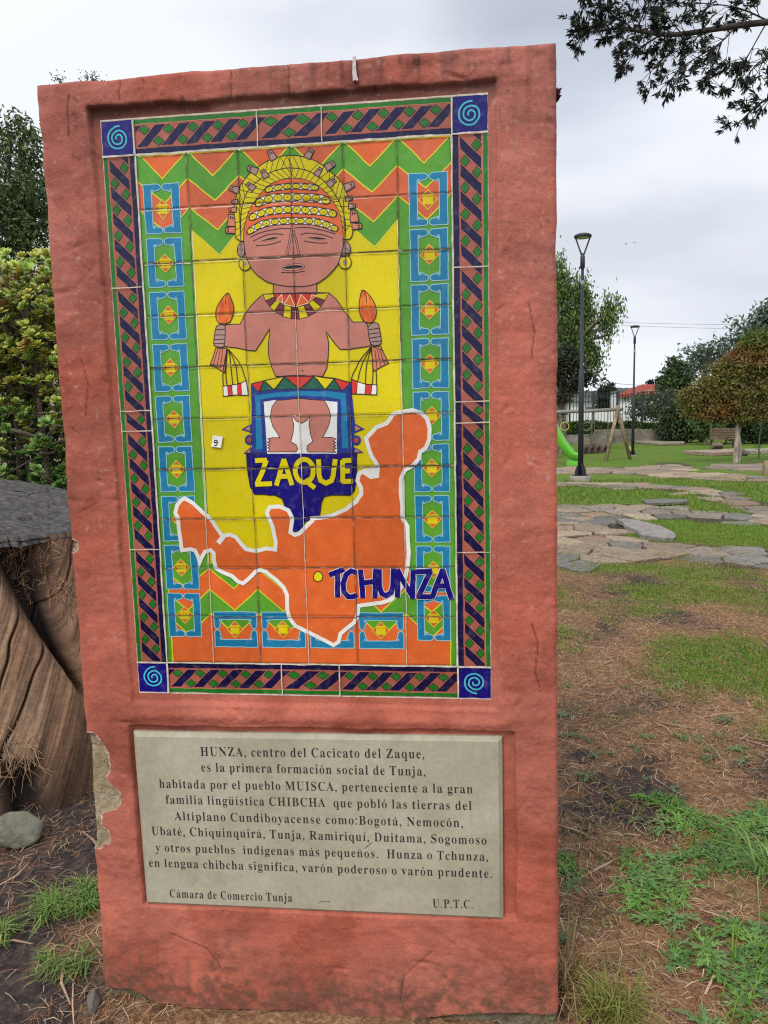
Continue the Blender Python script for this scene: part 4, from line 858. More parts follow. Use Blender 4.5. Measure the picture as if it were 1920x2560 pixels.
# face as a fine sheet
N1, N2 = 60, 30; vv = []
for j in range(N2 + 1):
    for i in range(N1 + 1):
        a, b = i / N1, j / N2
        q = (np.array(r2[0]) * (1 - a) + np.array(r2[1]) * a) * (1 - b) + (np.array(r2[3]) * (1 - a) + np.array(r2[2]) * a) * b
        vv.append(q)
pq.add(vv, [(j * (N1 + 1) + i, j * (N1 + 1) + i + 1, (j + 1) * (N1 + 1) + i + 1, (j + 1) * (N1 + 1) + i) for j in range(N2) for i in range(N1)])
plaque = pq.build('stone_plaque', M_stone, monument)
GLY = {"A":[650,[0,181,0,181,27,183,27,139,32,109,47,98,72,146,197,383,197,418,121,427,98,433,80,435,68,423,45,390,32,351,27,350,0,651,0,650,27,637,30,617,38,602,51,589,70,575,96,560,129,327,693,314,694,85,111,72,82,58,60,44,45,27,35,8,29,-3,27,-4,0],[1,263,475,371,239,158,239]],"B":[659,[0,354,0,431,6,494,23,545,52,581,90,603,139,610,196,590,275,529,332,414,368,511,399,561,450,577,522,551,609,469,661,327,678,32,678,32,653,45,652,65,649,82,645,96,637,107,627,115,614,120,597,123,575,124,549,124,122,122,90,115,65,103,48,83,37,57,29,34,26,33,0],[1,258,582,259,604,262,621,269,633,282,640,300,645,322,646,359,642,389,632,411,614,426,589,434,555,437,514,433,467,422,431,401,406,371,389,330,378,280,375,262,375],[1,307,38,289,42,274,50,265,61,260,77,258,97,262,344,295,344,346,340,389,328,422,309,444,280,457,241,461,191,458,142,448,103,432,73,407,52,372,40,330,36]],"C":[697,[0,490,0,581,50,653,132,639,158,615,121,579,91,539,67,498,49,456,38,413,35,295,69,224,169,201,337,222,516,286,624,394,660,447,654,495,636,539,606,578,566,611,517,632,459,641,459,641,693,631,693,625,668,605,653,576,648,484,676,432,689,386,693,323,688,266,673,213,648,166,613,127,572,95,523,71,467,57,406,52,340,57,273,71,212,94,156,126,106,165,64,211,30,263,4,320,-11,382,-16]],"D":[738,[0,339,0,532,38,646,151,684,339,674,439,644,523,595,590,526,639,438,668,329,678,31,678,32,653,54,651,79,645,100,635,113,618,121,592,123,557,123,111,121,81,115,59,103,44,84,35,60,29,40,26,39,0],[1,307,38,287,42,272,51,264,63,259,82,258,107,258,573,259,599,264,618,272,631,287,639,307,643,334,645,446,611,513,510,535,341,530,247,514,171,486,112,447,70,395,44,331,36]],"H":[779,[0,351,0,350,26,326,29,299,36,280,47,267,64,260,88,258,120,262,329,518,329,522,120,520,86,512,62,499,46,479,36,453,29,430,26,429,0,746,0,745,26,722,29,696,37,677,49,665,66,658,90,656,120,656,564,658,594,665,616,677,632,696,642,721,649,745,653,746,678,429,678,430,653,445,651,465,647,482,643,496,637,507,629,515,618,519,604,521,586,522,564,518,373,262,373,258,564,259,586,261,604,266,618,274,629,285,637,299,643,316,647,335,651,350,653,351,678,33,678,34,653,57,649,82,642,102,631,115,615,122,593,124,564,124,120,122,88,115,64,102,47,83,36,56,29,33,26,32,0]],"I":[388,[0,357,0,356,26,340,29,319,34,301,39,286,46,275,55,267,66,262,79,260,96,259,115,259,576,261,603,269,623,283,637,304,645,330,650,354,653,355,678,29,678,30,653,55,650,82,645,102,637,116,623,123,603,125,576,125,112,122,84,114,63,99,48,79,38,53,31,30,26,29,0]],"M":[944,[0,243,0,243,26,218,28,191,34,169,44,155,60,147,85,144,119,154,579,409,0,422,0,680,594,690,124,689,101,687,81,682,66,675,53,664,44,649,37,633,32,613,29,599,26,598,0,909,0,909,26,896,27,877,30,861,35,847,41,836,51,829,64,824,80,822,101,821,127,821,563,823,592,830,614,843,630,862,641,887,649,909,653,910,678,676,678,472,212,268,678,31,678,32,653,46,651,66,648,83,644,98,637,109,629,117,619,122,606,124,589,125,569,125,118,123,87,115,63,100,47,80,36,54,29,31,26,30,0]],"N":[735,[0,619,-16,615,561,617,593,623,616,635,633,655,643,681,650,704,653,705,678,502,678,503,653,518,650,537,647,554,643,568,636,579,628,587,617,592,602,594,584,595,562,586,251,227,678,36,678,37,653,60,645,73,636,94,613,125,578,126,117,125,95,123,76,118,62,111,50,100,41,86,35,69,30,50,27,36,26,36,0,239,0,238,26,214,29,187,36,167,46,155,62,148,86,146,117,155,521,606,-16]],"P":[622,[0,351,0,350,26,326,29,299,36,280,47,267,64,260,88,258,120,262,306,360,306,433,312,492,329,538,358,570,396,590,441,596,494,593,530,584,563,569,592,549,617,524,638,495,655,453,668,394,675,318,678,33,678,34,653,57,649,82,642,102,631,115,615,122,593,124,564,124,120,122,88,115,64,102,47,83,36,56,29,33,26,32,0],[1,258,593,259,609,264,622,272,631,285,637,302,641,322,642,363,638,396,626,420,605,436,576,445,537,448,490,444,442,433,404,414,376,385,357,347,346,301,342,262,342]],"R":[704,[0,351,0,350,26,326,29,299,36,280,47,267,64,260,88,258,120,262,316,306,316,510,0,706,0,705,26,694,27,678,31,665,38,633,75,457,333,546,370,593,425,608,498,600,554,578,599,540,634,485,658,413,673,323,678,33,678,34,653,57,649,82,642,102,631,115,615,122,593,124,564,124,120,122,88,115,64,102,47,83,36,56,29,33,26,32,0],[1,258,574,259,599,264,617,273,629,288,636,309,641,335,642,406,626,451,579,465,500,461,452,448,414,426,385,394,364,353,352,304,348,262,348]],"S":[581,[0,90,-16,204,-4,222,-9,286,-15,333,-12,375,-3,412,12,445,32,472,56,494,86,509,120,519,157,522,198,521,228,516,255,509,280,498,303,483,326,464,347,439,367,408,387,371,406,275,451,243,467,216,484,195,501,178,520,168,541,165,566,169,592,180,615,199,635,225,650,255,659,289,662,319,659,348,652,376,639,402,621,426,599,448,573,466,543,481,511,488,475,496,475,496,694,485,694,482,676,465,666,390,675,363,682,339,687,316,691,295,693,275,694,240,691,207,683,178,669,152,650,129,627,111,600,98,568,90,533,87,494,91,450,104,411,125,376,155,344,196,313,248,284,341,238,388,209,418,174,428,133,424,103,412,76,391,54,364,36,331,26,293,22,241,28,195,45,157,74,125,115,100,169,85,235,73,235,73,-16]],"T":[630,[0,479,0,479,26,452,28,424,34,402,45,389,62,381,87,379,120,383,645,401,645,502,626,569,568,594,472,602,472,602,678,25,678,25,473,35,473,40,524,59,567,88,601,125,625,170,640,221,645,241,645,245,120,243,88,235,63,221,46,199,35,171,28,147,26,146,0]],"U":[733,[0,447,-12,509,11,556,48,589,102,609,176,616,270,616,563,618,590,624,612,634,628,651,639,675,648,696,653,697,678,498,678,499,653,525,649,553,641,574,631,587,615,595,592,597,563,597,237,576,124,513,56,410,33,362,38,322,52,292,77,272,110,260,154,256,208,256,564,257,586,259,604,263,618,271,629,282,637,297,643,314,647,333,651,348,653,349,678,31,678,32,653,55,649,80,642,100,631,113,615,120,593,122,564,122,231,129,154,148,91,179,43,225,8,288,-12,369,-19]],"Z":[658,[0,597,0,621,244,614,244,597,180,567,129,528,91,480,64,423,48,357,43,217,43,592,660,596,678,94,678,76,471,84,471,94,512,111,547,130,575,152,596,177,613,206,626,239,634,276,638,319,640,422,640,43,16,39,0]],"a":[512,[0,415,-9,449,10,477,41,467,62,424,93,423,313,418,363,405,404,383,435,351,457,303,470,241,474,206,472,174,467,146,458,121,446,100,432,83,415,71,395,64,375,62,352,64,333,68,316,76,303,86,292,99,286,115,284,131,286,144,291,155,301,163,313,168,327,170,344,169,356,165,369,142,408,153,426,180,436,220,440,247,438,270,431,288,421,300,405,307,385,309,359,306,283,217,257,151,230,102,203,69,172,49,135,43,94,46,65,55,39,69,17,89,0,113,-10,142,-13,195,-6,244,16,302,52,320,15,342,-8,379,-15],[1,190,58,169,83,163,125,178,183,222,225,303,252,308,94,294,81,280,70,265,61,251,55,238,51,224,50]],"b":[537,[0,75,-17,156,42,205,10,245,-9,286,-15,325,-11,361,0,394,19,424,44,448,75,469,112,484,153,493,198,496,247,494,290,486,329,474,365,458,397,438,423,415,445,389,461,360,471,329,474,286,467,249,448,201,415,197,678,21,678,22,654,35,651,52,646,65,638,72,626,76,606,77,578,73,-17],[1,228,30,201,57,193,102,193,360,199,376,209,390,223,402,239,410,256,415,274,417,308,412,336,398,356,374,368,339,376,294,378,238,376,170,369,115,357,73,338,44,309,27,272,21]],"c":[437,[0,301,-3,361,32,411,90,404,107,379,79,343,63,304,57,261,63,223,82,193,114,171,157,158,212,154,279,164,370,196,424,251,442,281,438,301,425,307,404,305,373,310,335,325,312,353,304,366,306,378,311,387,321,394,333,399,348,400,365,396,395,384,421,365,444,337,461,302,472,260,475,220,471,184,460,149,442,119,417,93,388,71,353,55,313,45,270,42,223,45,179,53,139,68,101,87,68,110,39,136,16,166,-1,198,-12,232,-15]],"d":[551,[0,254,-7,291,17,336,58,340,-15,402,2,467,13,517,16,516,41,502,45,485,52,473,61,466,73,463,90,462,112,466,678,271,678,272,654,287,652,308,648,324,641,336,630,343,616,345,597,337,417,292,449,257,468,217,474,185,470,156,460,129,443,104,419,83,389,65,354,52,313,45,268,42,219,44,176,52,136,64,99,80,66,100,38,123,16,149,-1,177,-12,208,-15],[1,223,47,198,62,181,87,170,124,164,171,162,228,164,287,171,335,182,372,200,398,226,413,259,418,279,416,298,411,315,402,329,390,339,376,345,360,345,113,336,93,324,76,309,62,292,51,274,44,255,42]],"e":[448,[0,300,-1,361,40,411,108,403,128,378,92,340,70,296,63,222,83,176,145,164,247,412,247,408,258,403,321,387,374,361,417,326,449,284,468,234,474,199,471,167,460,137,443,110,420,87,391,68,358,53,320,45,279,42,234,45,186,53,142,67,102,85,68,107,39,133,16,162,-1,194,-12,228,-15],[1,160,303,168,380,194,427,238,442,265,439,286,429,299,413,307,389,312,358,313,320,309,286,164,286]],"f":[318,[0,288,0,288,24,267,26,244,30,226,38,215,51,209,70,207,97,211,412,294,412,294,462,211,462,207,581,208,605,211,625,217,640,228,651,246,658,268,660,287,658,303,653,293,610,289,596,288,582,289,567,293,554,300,544,309,535,320,531,334,529,346,531,356,537,366,546,373,559,377,575,379,595,376,620,366,643,349,664,325,679,296,689,259,692,209,687,168,673,135,649,111,616,96,575,91,526,87,462,33,462,33,412,87,412,91,109,91,82,89,63,86,52,67,33,54,29,40,26,32,24,31,0]],"g":[487,[0,291,-204,352,-191,398,-168,431,-137,451,-100,457,-55,455,-26,449,-2,440,19,426,36,407,50,382,60,349,67,309,72,261,73,209,73,173,77,147,88,137,106,140,119,147,130,159,141,175,149,192,153,288,155,316,161,342,172,365,186,385,204,400,225,412,249,419,275,421,303,417,337,407,369,388,399,463,399,463,453,345,453,307,465,271,472,234,474,198,472,166,465,136,454,109,439,87,420,70,399,56,374,49,346,46,316,58,251,94,200,165,164,121,146,93,128,72,110,59,90,51,69,48,45,54,13,73,-15,115,-38,64,-57,41,-81,34,-111,38,-137,53,-160,77,-181,113,-197,159,-206,217,-209],[1,208,189,187,199,173,217,164,242,159,274,157,314,159,354,164,386,173,411,187,428,208,439,234,442,260,439,281,428,295,411,304,386,308,354,310,314,308,274,304,242,295,217,281,199,260,189,234,185],[1,197,-171,162,-165,134,-154,114,-140,101,-125,96,-108,101,-87,115,-68,140,-51,305,-51,334,-52,358,-56,377,-62,392,-70,402,-82,405,-98,385,-140,328,-165,239,-173]],"h":[567,[0,259,0,258,24,248,26,231,31,219,39,212,49,208,64,207,83,208,350,236,380,267,398,302,404,324,402,341,395,353,384,359,368,362,348,363,323,363,83,357,50,339,31,310,24,310,24,310,0,532,0,531,24,521,26,504,31,492,39,484,49,480,64,479,83,479,315,466,403,427,456,361,474,312,465,269,440,215,397,211,678,37,678,38,655,49,652,66,647,78,639,86,628,90,613,91,594,91,83,90,64,85,49,77,38,64,31,47,26,37,24,36,0]],"i":[295,[0,166,541,181,549,194,561,204,576,210,594,212,614,210,634,204,652,194,668,181,680,167,688,150,690,133,688,119,680,106,668,96,652,90,634,88,614,90,594,96,576,106,561,118,549,133,541,150,539],[0,259,0,258,24,248,27,231,32,220,39,213,50,209,64,208,83,212,462,40,462,40,437,51,435,68,431,80,424,87,413,90,397,91,375,91,83,90,63,85,48,77,38,64,31,48,26,37,24,36,0]],"j":[312,[0,175,543,190,551,203,563,213,579,219,596,221,616,219,636,213,654,203,670,190,682,175,690,158,692,142,690,127,682,114,670,104,654,98,636,96,616,98,596,104,578,114,562,126,551,141,543,158,541],[0,104,-204,146,-189,180,-165,204,-130,219,-86,224,-32,228,462,42,462,43,438,58,436,78,431,93,424,102,412,107,395,108,372,108,-80,107,-107,104,-130,99,-149,88,-163,70,-171,46,-174,25,-172,9,-165,3,-153,22,-119,25,-108,26,-98,25,-82,20,-69,13,-58,4,-50,-8,-45,-22,-43,-36,-45,-48,-50,-57,-60,-64,-72,-69,-87,-70,-104,-68,-123,-63,-140,-55,-157,-43,-172,-28,-185,-11,-195,9,-203,30,-207,53,-209]],"l":[297,[0,259,0,258,24,248,27,231,32,220,39,213,50,209,64,208,83,212,678,39,678,40,654,52,652,69,647,81,639,87,628,90,612,91,592,91,83,90,63,85,48,77,38,64,31,48,26,37,24,36,0]],"m":[825,[0,255,0,254,24,244,27,228,32,216,40,210,50,206,65,205,83,206,350,232,380,262,398,297,404,319,402,336,395,348,384,354,368,357,348,358,323,358,83,357,65,353,50,345,39,333,31,317,26,307,24,306,0,521,0,520,24,510,26,494,31,482,39,475,50,471,65,470,83,471,353,499,381,529,398,562,404,584,402,601,395,613,384,619,368,622,348,623,323,623,83,622,65,618,50,610,39,598,31,582,26,572,24,571,0,789,0,788,24,778,26,761,31,749,39,742,49,738,64,737,83,737,315,724,403,686,456,622,474,572,465,527,436,475,389,444,436,407,465,353,474,308,465,267,438,213,394,209,462,37,462,38,438,49,436,66,431,78,423,86,411,90,396,91,377,91,83,90,64,85,49,77,38,64,31,47,26,37,24,36,0]],"n":[567,[0,259,0,258,24,248,26,231,31,219,39,212,49,208,64,207,83,208,350,236,380,267,398,302,404,324,402,341,395,353,384,359,368,362,348,363,323,363,83,357,50,339,31,310,24,310,24,310,0,532,0,531,24,521,26,504,31,492,39,484,49,480,64,479,83,479,315,466,403,427,456,361,474,312,466,268,440,215,398,211,462,37,462,38,438,49,436,66,431,78,423,86,411,90,396,91,377,91,83,90,64,85,49,77,38,64,31,47,26,37,24,36,0]],"o":[501,[0,290,-12,326,-1,359,16,387,39,412,68,432,102,447,141,456,183,459,229,456,276,447,318,432,357,412,391,387,420,358,443,325,460,289,471,250,474,211,470,174,460,141,443,112,419,88,390,68,356,53,317,44,275,41,229,44,185,53,143,68,105,88,70,112,41,141,17,175,-1,211,-11,251,-15],[1,221,22,196,35,179,58,173,74,168,95,165,122,163,153,161,189,161,230,163,307,169,365,179,403,195,426,220,440,251,445,280,440,304,426,321,403,332,365,338,307,340,229,340,188,338,152,336,121,333,95,329,74,323,58,306,35,281,22,251,17]],"p":[553,[0,285,-207,284,-183,274,-182,258,-179,243,-175,230,-169,220,-159,214,-147,210,-131,208,-111,207,-86,215,48,261,13,297,-8,338,-15,370,-11,399,-1,426,18,449,42,469,72,486,108,498,148,506,191,508,238,506,282,498,322,487,360,471,393,451,421,428,444,402,461,374,472,343,475,296,466,256,438,209,391,204,462,38,462,39,439,51,435,68,429,80,422,87,409,90,389,91,362,91,-95,88,-150,83,-160,77,-168,68,-175,56,-179,42,-183,36,-184,35,-207],[1,256,49,228,69,207,102,207,350,232,386,261,407,296,414,329,409,355,394,371,369,381,332,387,286,389,230,387,172,380,125,368,88,350,62,324,47,291,42]],"q":[542,[0,518,-207,517,-183,506,-181,489,-176,476,-169,468,-158,464,-143,463,-124,467,477,464,477,383,419,335,450,294,469,253,475,214,471,179,460,146,442,116,416,91,386,71,349,55,308,46,263,43,214,45,171,53,132,65,96,81,64,101,37,124,15,151,-1,180,-11,211,-14,253,-8,290,11,338,43,346,-124,344,-144,338,-159,327,-170,310,-176,288,-181,270,-183,269,-207],[1,231,49,202,64,183,90,170,126,163,174,161,232,163,297,171,349,183,389,203,417,231,433,267,439,311,430,338,403,346,359,346,100,341,84,331,70,317,59,301,51,284,46,266,44]],"r":[428,[0,285,0,284,24,266,26,245,31,228,38,217,48,211,63,209,83,209,286,211,315,218,339,230,360,245,375,262,384,281,387,296,385,309,380,339,344,346,337,356,332,369,331,383,333,395,339,405,349,412,362,416,378,418,396,416,418,410,437,401,453,388,464,370,472,347,474,328,471,308,463,286,449,265,429,246,405,213,375,208,462,40,462,40,437,50,435,67,431,79,425,86,414,90,397,91,375,91,83,90,63,85,48,77,38,64,31,48,26,37,24,36,0]],"s":[429,[0,266,-10,301,4,330,27,352,58,366,96,370,141,368,174,361,202,349,226,332,246,309,265,279,282,212,315,192,325,176,335,162,346,152,358,145,371,143,386,145,401,152,414,164,426,180,434,200,439,222,441,250,438,277,428,301,413,322,391,339,363,347,330,354,330,354,475,349,475,346,463,331,456,210,475,168,470,134,456,106,433,85,403,72,368,68,328,71,300,78,275,91,252,110,231,134,211,165,193,239,156,271,136,292,113,299,87,296,68,288,53,275,40,256,30,234,24,209,22,177,26,147,38,120,58,97,85,79,118,71,157,62,157,62,-13,69,-13,74,1,89,10,110,13,168,-4,199,-12,225,-15]],"t":[340,[0,240,-2,285,36,318,98,311,111,301,83,278,66,251,60,234,62,220,67,211,76,206,88,203,103,202,122,206,415,300,415,300,462,206,462,206,631,198,631,187,606,166,579,141,550,111,517,77,483,42,446,39,415,81,415,85,106,88,69,95,39,108,16,125,-1,150,-11,183,-14]],"u":[558,[0,222,-13,247,-6,271,5,293,20,313,38,344,60,348,-15,410,4,476,15,527,19,526,44,514,46,497,51,483,58,475,68,470,84,469,104,473,462,291,462,292,438,306,436,325,430,339,422,347,409,352,392,353,369,352,98,326,73,296,58,263,53,244,55,228,60,215,69,205,80,200,94,198,110,202,462,26,462,27,438,39,436,57,430,69,421,76,407,80,390,81,369,81,144,84,96,93,57,107,26,128,3,157,-11,195,-15]],"v":[456,[0,231,-15,375,362,384,383,394,401,403,415,415,426,432,434,444,439,445,462,312,462,313,438,338,434,363,423,372,405,363,376,275,182,181,399,179,411,186,426,205,435,231,438,235,438,235,462,5,462,6,437,16,435,32,428,44,419,69,369,219,-15]],"y":[447,[0,100,-207,119,-203,136,-195,151,-182,166,-165,182,-143,197,-114,213,-79,229,-36,374,361,383,384,392,403,402,418,414,429,429,435,436,437,437,462,311,462,311,437,320,436,335,434,348,431,358,426,365,418,356,359,276,177,185,382,179,419,186,426,197,431,231,437,232,462,2,462,3,437,9,436,24,433,66,373,222,-7,217,-29,211,-48,205,-66,198,-82,190,-97,181,-110,164,-131,147,-143,129,-147,112,-145,100,-139,97,-97,93,-84,86,-73,77,-65,66,-61,53,-59,38,-61,27,-68,17,-79,9,-93,5,-108,3,-125,5,-149,12,-169,24,-186,39,-199,57,-206,78,-209]],"z":[436,[0,390,0,401,160,394,160,383,120,363,88,340,65,310,49,272,40,227,37,176,37,396,433,400,462,56,462,48,322,57,322,64,357,79,385,99,405,124,418,155,425,190,428,261,428,32,21,28,0]]}
def flat_poly(mb, loops, y, m=0):
    l3 = [[Vector((p[0], p[1], 0)) for p in l] for l in loops]
    mb.add([(p.x, y, p.y) for l in l3 for p in l], tessellate_polygon(l3), m)
M_letter = mat('letter_paint', (.022, .020, .018), rough=.8, noise=(200, .5))
BASE = {'á': 'a', 'é': 'e', 'í': 'i', 'ó': 'o', 'ú': 'u', 'ñ': 'n', 'ü': 'u'}
def text_line(s, u0, v0, u1, v1, cap, y):
    """text between two baseline pixels of the photograph, on the plaque face"""
    a = px(u0, v0, y); b = px(u1, v1, y)
    cw = lambda ch: 250 if ch in ' .,:' else GLY[BASE.get(ch, ch)][0] * .80 + 62
    total = sum(cw(ch) for ch in s) - 62
    ex = (b - a) / total; ln = np.linalg.norm(b - a); up = np.array([-(b - a)[1], (b - a)[0]]) / ln * (cap / 680.0)
    x = 0.0; out = []; mb = MB(); last = ''
    def put(pts): return [a + ex * (x + q[0]) + up * q[1] for q in pts]
    dot = lambda cx, cy, r: [(cx + r * math.cos(k * math.pi / 4), cy + r * math.sin(k * math.pi / 4)) for k in range(8)]
    for ch in s:
        if ch == ' ':
            if last == ' ': out.append(mb); mb = MB()
        elif ch in '.,:':
            flat_poly(mb, [put(dot(90, 45, 58))], y - .0006)
            if ch == ',': flat_poly(mb, [put([(45, 40), (148, 40), (120, -60), (60, -130), (45, -115), (92, -40)])], y - .0009)
            if ch == ':': flat_poly(mb, [put(dot(90, 420, 58))], y - .0006)
        else:
            bs = BASE.get(ch, ch); adv, *loops = GLY[bs]
            L = []
            for l in loops:
                q = np.array(l[1:], float).reshape(-1, 2); q[:, 0] *= .80
                if ch == 'í' and q[:, 1].min() > 500: continue
                L.append((l[0], q))
            outs = [q for h, q in L if not h]; holes = [q for h, q in L if h]
            for o in outs:
                hs = [h for h in holes if inside(np.array([h[0][0]]), np.array([h[0][1]]), o)[0]]
                flat_poly(mb, [put(o)] + [put(h) for h in hs], y - .0006)
            c = adv * .40
            if ch in 'áéíóú': flat_poly(mb, [put([(c - 40, 540), (c - 5, 530), (c + 95, 660), (c + 40, 690)])], y - .0006)
            if ch == 'ü':
                for d in (-90, 90): flat_poly(mb, [put(dot(c + d, 610, 50))], y - .0006)
            if ch == 'ñ': flat_poly(mb, [put([(c - 130, 560), (c - 95, 610), (c - 50, 620), (c + 50, 590), (c + 100, 625), (c + 130, 620), (c + 95, 565), (c + 50, 548), (c - 50, 580), (c - 100, 550)])], y - .0006)
        x += cw(ch); last = ch
    return out + [mb]
s5 = .57866
for s, x0, y0, x1, y1, cap in [
    ('HUNZA, centro del Cacicato del Zaque,', 313, 120, 1283, 131, .0246),
    ('es la primera formación social de Tunja,', 316, 187, 1288, 206, .0246),
    ('habitada por el pueblo MUISCA, perteneciente a la gran', 135, 258, 1491, 282, .0240),
    ('familia lingüística CHIBCHA  que pobló las tierras del', 163, 326, 1486, 354, .0240),
    ('Altiplano Cundiboyacense como:Bogotá, Nemocón,', 202, 397, 1450, 428, .0240),
    ('Ubaté, Chiquinquirá, Tunja, Ramiriquí, Duitama, Sogomoso', 102, 461, 1551, 503, .0240),
    ('y otros pueblos  indígenas más pequeños.  Hunza o Tchunza,', 120, 533, 1558, 574, .0240),
    ('en lengua chibcha significa, varón poderoso o varón prudente.', 90, 598, 1575, 647, .0240),
    ('Cámara de Comercio Tunja', 180, 731, 711, 750, .0232),
    ('U.P.T.C.', 1316, 775, 1492, 779, .0232)]:
    for tx in text_line(s, 320 + x0 * s5, 1820 + y0 * s5, 320 + x1 * s5, 1820 + y1 * s5, cap, YP): tx.build('engraved_line', M_letter, plaque)
sc = MB(); P = [px(320 + x * s5, 1820 + y * s5, YP) for x, y in ((820, 760), (835, 752), (855, 750), (876, 752), (872, 747), (848, 746), (830, 750))]
flat_poly(sc, [P], YP - .0005); M_scr = mat('scratch_grey', (.16, .14, .11)); sc.build('scratch_mark', M_scr, plaque); sc = MB(); P = [px(320 + x * s5, 1820 + y * s5, YP) for x, y in ((1020, 520), (1035, 505), (1055, 493), (1058, 496), (1040, 508), (1024, 522))]
flat_poly(sc, [P], YP - .0005); sc.build('scratch_mark', M_scr, plaque)
# bird dropping on the top edge
dr = MB(); P = [px(u, v, YF - .002) for u, v in ((883, 146), (890, 145), (891, 175), (893, 190), (897, 204), (891, 206), (888, 203), (884, 207), (882, 185))]
dr.add([(p[0], YF - .011, p[1]) for p in P] + [(p[0], YF + .004, p[1]) for p in P], [tuple(range(len(P)))] + [(i, (i + 1) % len(P), len(P) + (i + 1) % len(P), len(P) + i) for i in range(len(P))])
dr.build('white_streak', mat('dropping_white', (.50, .44, .42), noise=(150, .4)), monument)

# ------------------------------------------------------------------ ground
def g2(pts, k=None):
    """photograph pixels (or crop pixels) -> ground x, y"""
    if k: pts = [(k[0] + x * k[2], k[1] + y * k[2]) for x, y in pts]
    return [on_ground(u, v)[:2] for u, v in pts]
K7 = (1360, 1100, .33755); K8 = (1300, 1700, .38871); K5 = (0, 1900, .30139)
def axis(a, b, step, far_a, far_b, gr=1.13):
    c = list(np.arange(a, b, step)); s = step
    while c[-1] < far_b: s *= gr; c.append(c[-1] + s)
    s = step; lo = []; p = a
    while p > far_a: s *= gr; p -= s; lo.append(p)
    return np.array(lo[::-1] + c)
gx_, gy_ = axis(-2.2, 4.6, .035, -900, 900), axis(-1.2, 10.0, .035, -300, 1500)
GX, GY = np.meshgrid(gx_, gy_)
GZ = height(GX, GY)
near = sstep(14, 8, np.hypot(GX, GY))
GZ = GZ + near * (.010 * fbm(GX, GY, 9, 3, 101) + .004 * fbm(GX, GY, 40, 2, 105))
path_polys = [g2(p, K7) for p in (
    [(60, 502), (350, 480), (640, 478), (800, 498), (985, 492), (1200, 545), (1420, 560), (1750, 560), (1750, 640), (1500, 625), (1200, 610), (1040, 582), (740, 588), (560, 610), (560, 650), (640, 720), (960, 768), (1200, 782), (1450, 802), (1750, 822), (1750, 950), (1400, 945), (1060, 880), (900, 905), (600, 915), (330, 925), (-400, 935), (-400, 510)],
    [(-300, 308), (60, 310), (300, 320), (620, 325), (900, 345), (1100, 355), (1300, 385), (1480, 430), (1659, 470), (1750, 490), (1750, 612), (1600, 600), (1540, 550), (1500, 512), (1330, 462), (1180, 420), (1000, 385), (700, 365), (400, 350), (60, 337), (-300, 335)],
    [(-300, 214), (60, 212), (330, 210), (640, 212), (740, 200), (850, 185), (1050, 185), (1030, 240), (1130, 258), (1300, 255), (1430, 270), (1640, 290), (1750, 300), (1750, 322), (1560, 300), (1350, 296), (1000, 290), (800, 264), (500, 248), (60, 252), (-300, 252)],
    [(1250, 192), (1420, 182), (1750, 172), (1750, 222), (1560, 224), (1330, 211)])]
# cover masks: grass (R), pine litter (G); the rest is bare dark soil
shp = GX.shape
grass = np.zeros(shp); litter = np.zeros(shp)
wob = .18 * fbm(GX, GY, 2.2, 4, 111) + .07 * fbm(GX, GY, 9, 3, 115)
far_ = GY > 6.6 + 1.2 * fbm(GX, GY, .9, 3, 117)
band = sstep(6.3, 7.6, GY + .8 * fbm(GX, GY, 1.0, 3, 117))
grass = np.maximum(grass, band * np.clip(.95 + .35 * fbm(GX, GY, .8, 3, 119), 0, 1))
mid = sstep(3.4, 4.6, GY) * (1 - band)
grass = np.maximum(grass, mid * np.clip(.34 + .8 * fbm(GX, GY, 1.9, 5, 121), 0, 1))
litter = np.clip(.72 + .85 * fbm(GX, GY, 1.7, 4, 123) , 0, 1) * (1 - band)
def add_mask(dst, polys, soft=.16, val=1.0):
    for p in polys:
        d = dist_poly(GX, GY, p) + wob * 1.0
        dst[:] = np.maximum(dst, val * sstep(soft, -soft, d))
    return dst
grass_polys = [g2([(1640, 1620), (1700, 1600), (1780, 1590), (1930, 1600), (2000, 1640), (2000, 1760), (1800, 1735), (1690, 1720), (1650, 1690)]),
               g2([(1380, 1565), (1420, 1570), (1430, 1630), (1380, 1630)]), g2([(1600, 1500), (1650, 1495), (1660, 1530), (1605, 1535)]),
               g2([(1880, 1800), (1930, 1785), (2000, 1790), (2000, 1870), (1890, 1840)]),
               g2([(1380, 1405), (1520, 1408), (1640, 1412), (1800, 1420), (1800, 1440), (1500, 1432), (1380, 1432)])]
weed_polys = [g2(p, K8) for p in (
    [(810, 790), (900, 780), (1060, 820), (1200, 900), (1440, 900), (1600, 830), (1900, 830), (1900, 1330), (1600, 1330), (1440, 1230), (1200, 1270), (1090, 1060), (960, 950)],
    [(690, 1160), (800, 1140), (970, 1190), (960, 1280), (1140, 1330), (1080, 1450), (1080, 1570), (850, 1640), (720, 1540), (730, 1350)],
    [(860, 1680), (980, 1660), (1070, 1800), (1180, 1880), (1000, 1900), (880, 1800)],
    [(1170, 1700), (1350, 1680), (1420, 1580), (1600, 1480), (1900, 1500), (1900, 2300), (1090, 2300), (1230, 2050), (1250, 1850)],
    [(200, 1120), (350, 1120), (380, 1260), (200, 1290)], [(1330, 1380), (1440, 1400), (1430, 1450), (1340, 1440)])]
add_mask(grass, grass_polys, .32, .80); add_mask(grass, weed_polys, .06, .55)
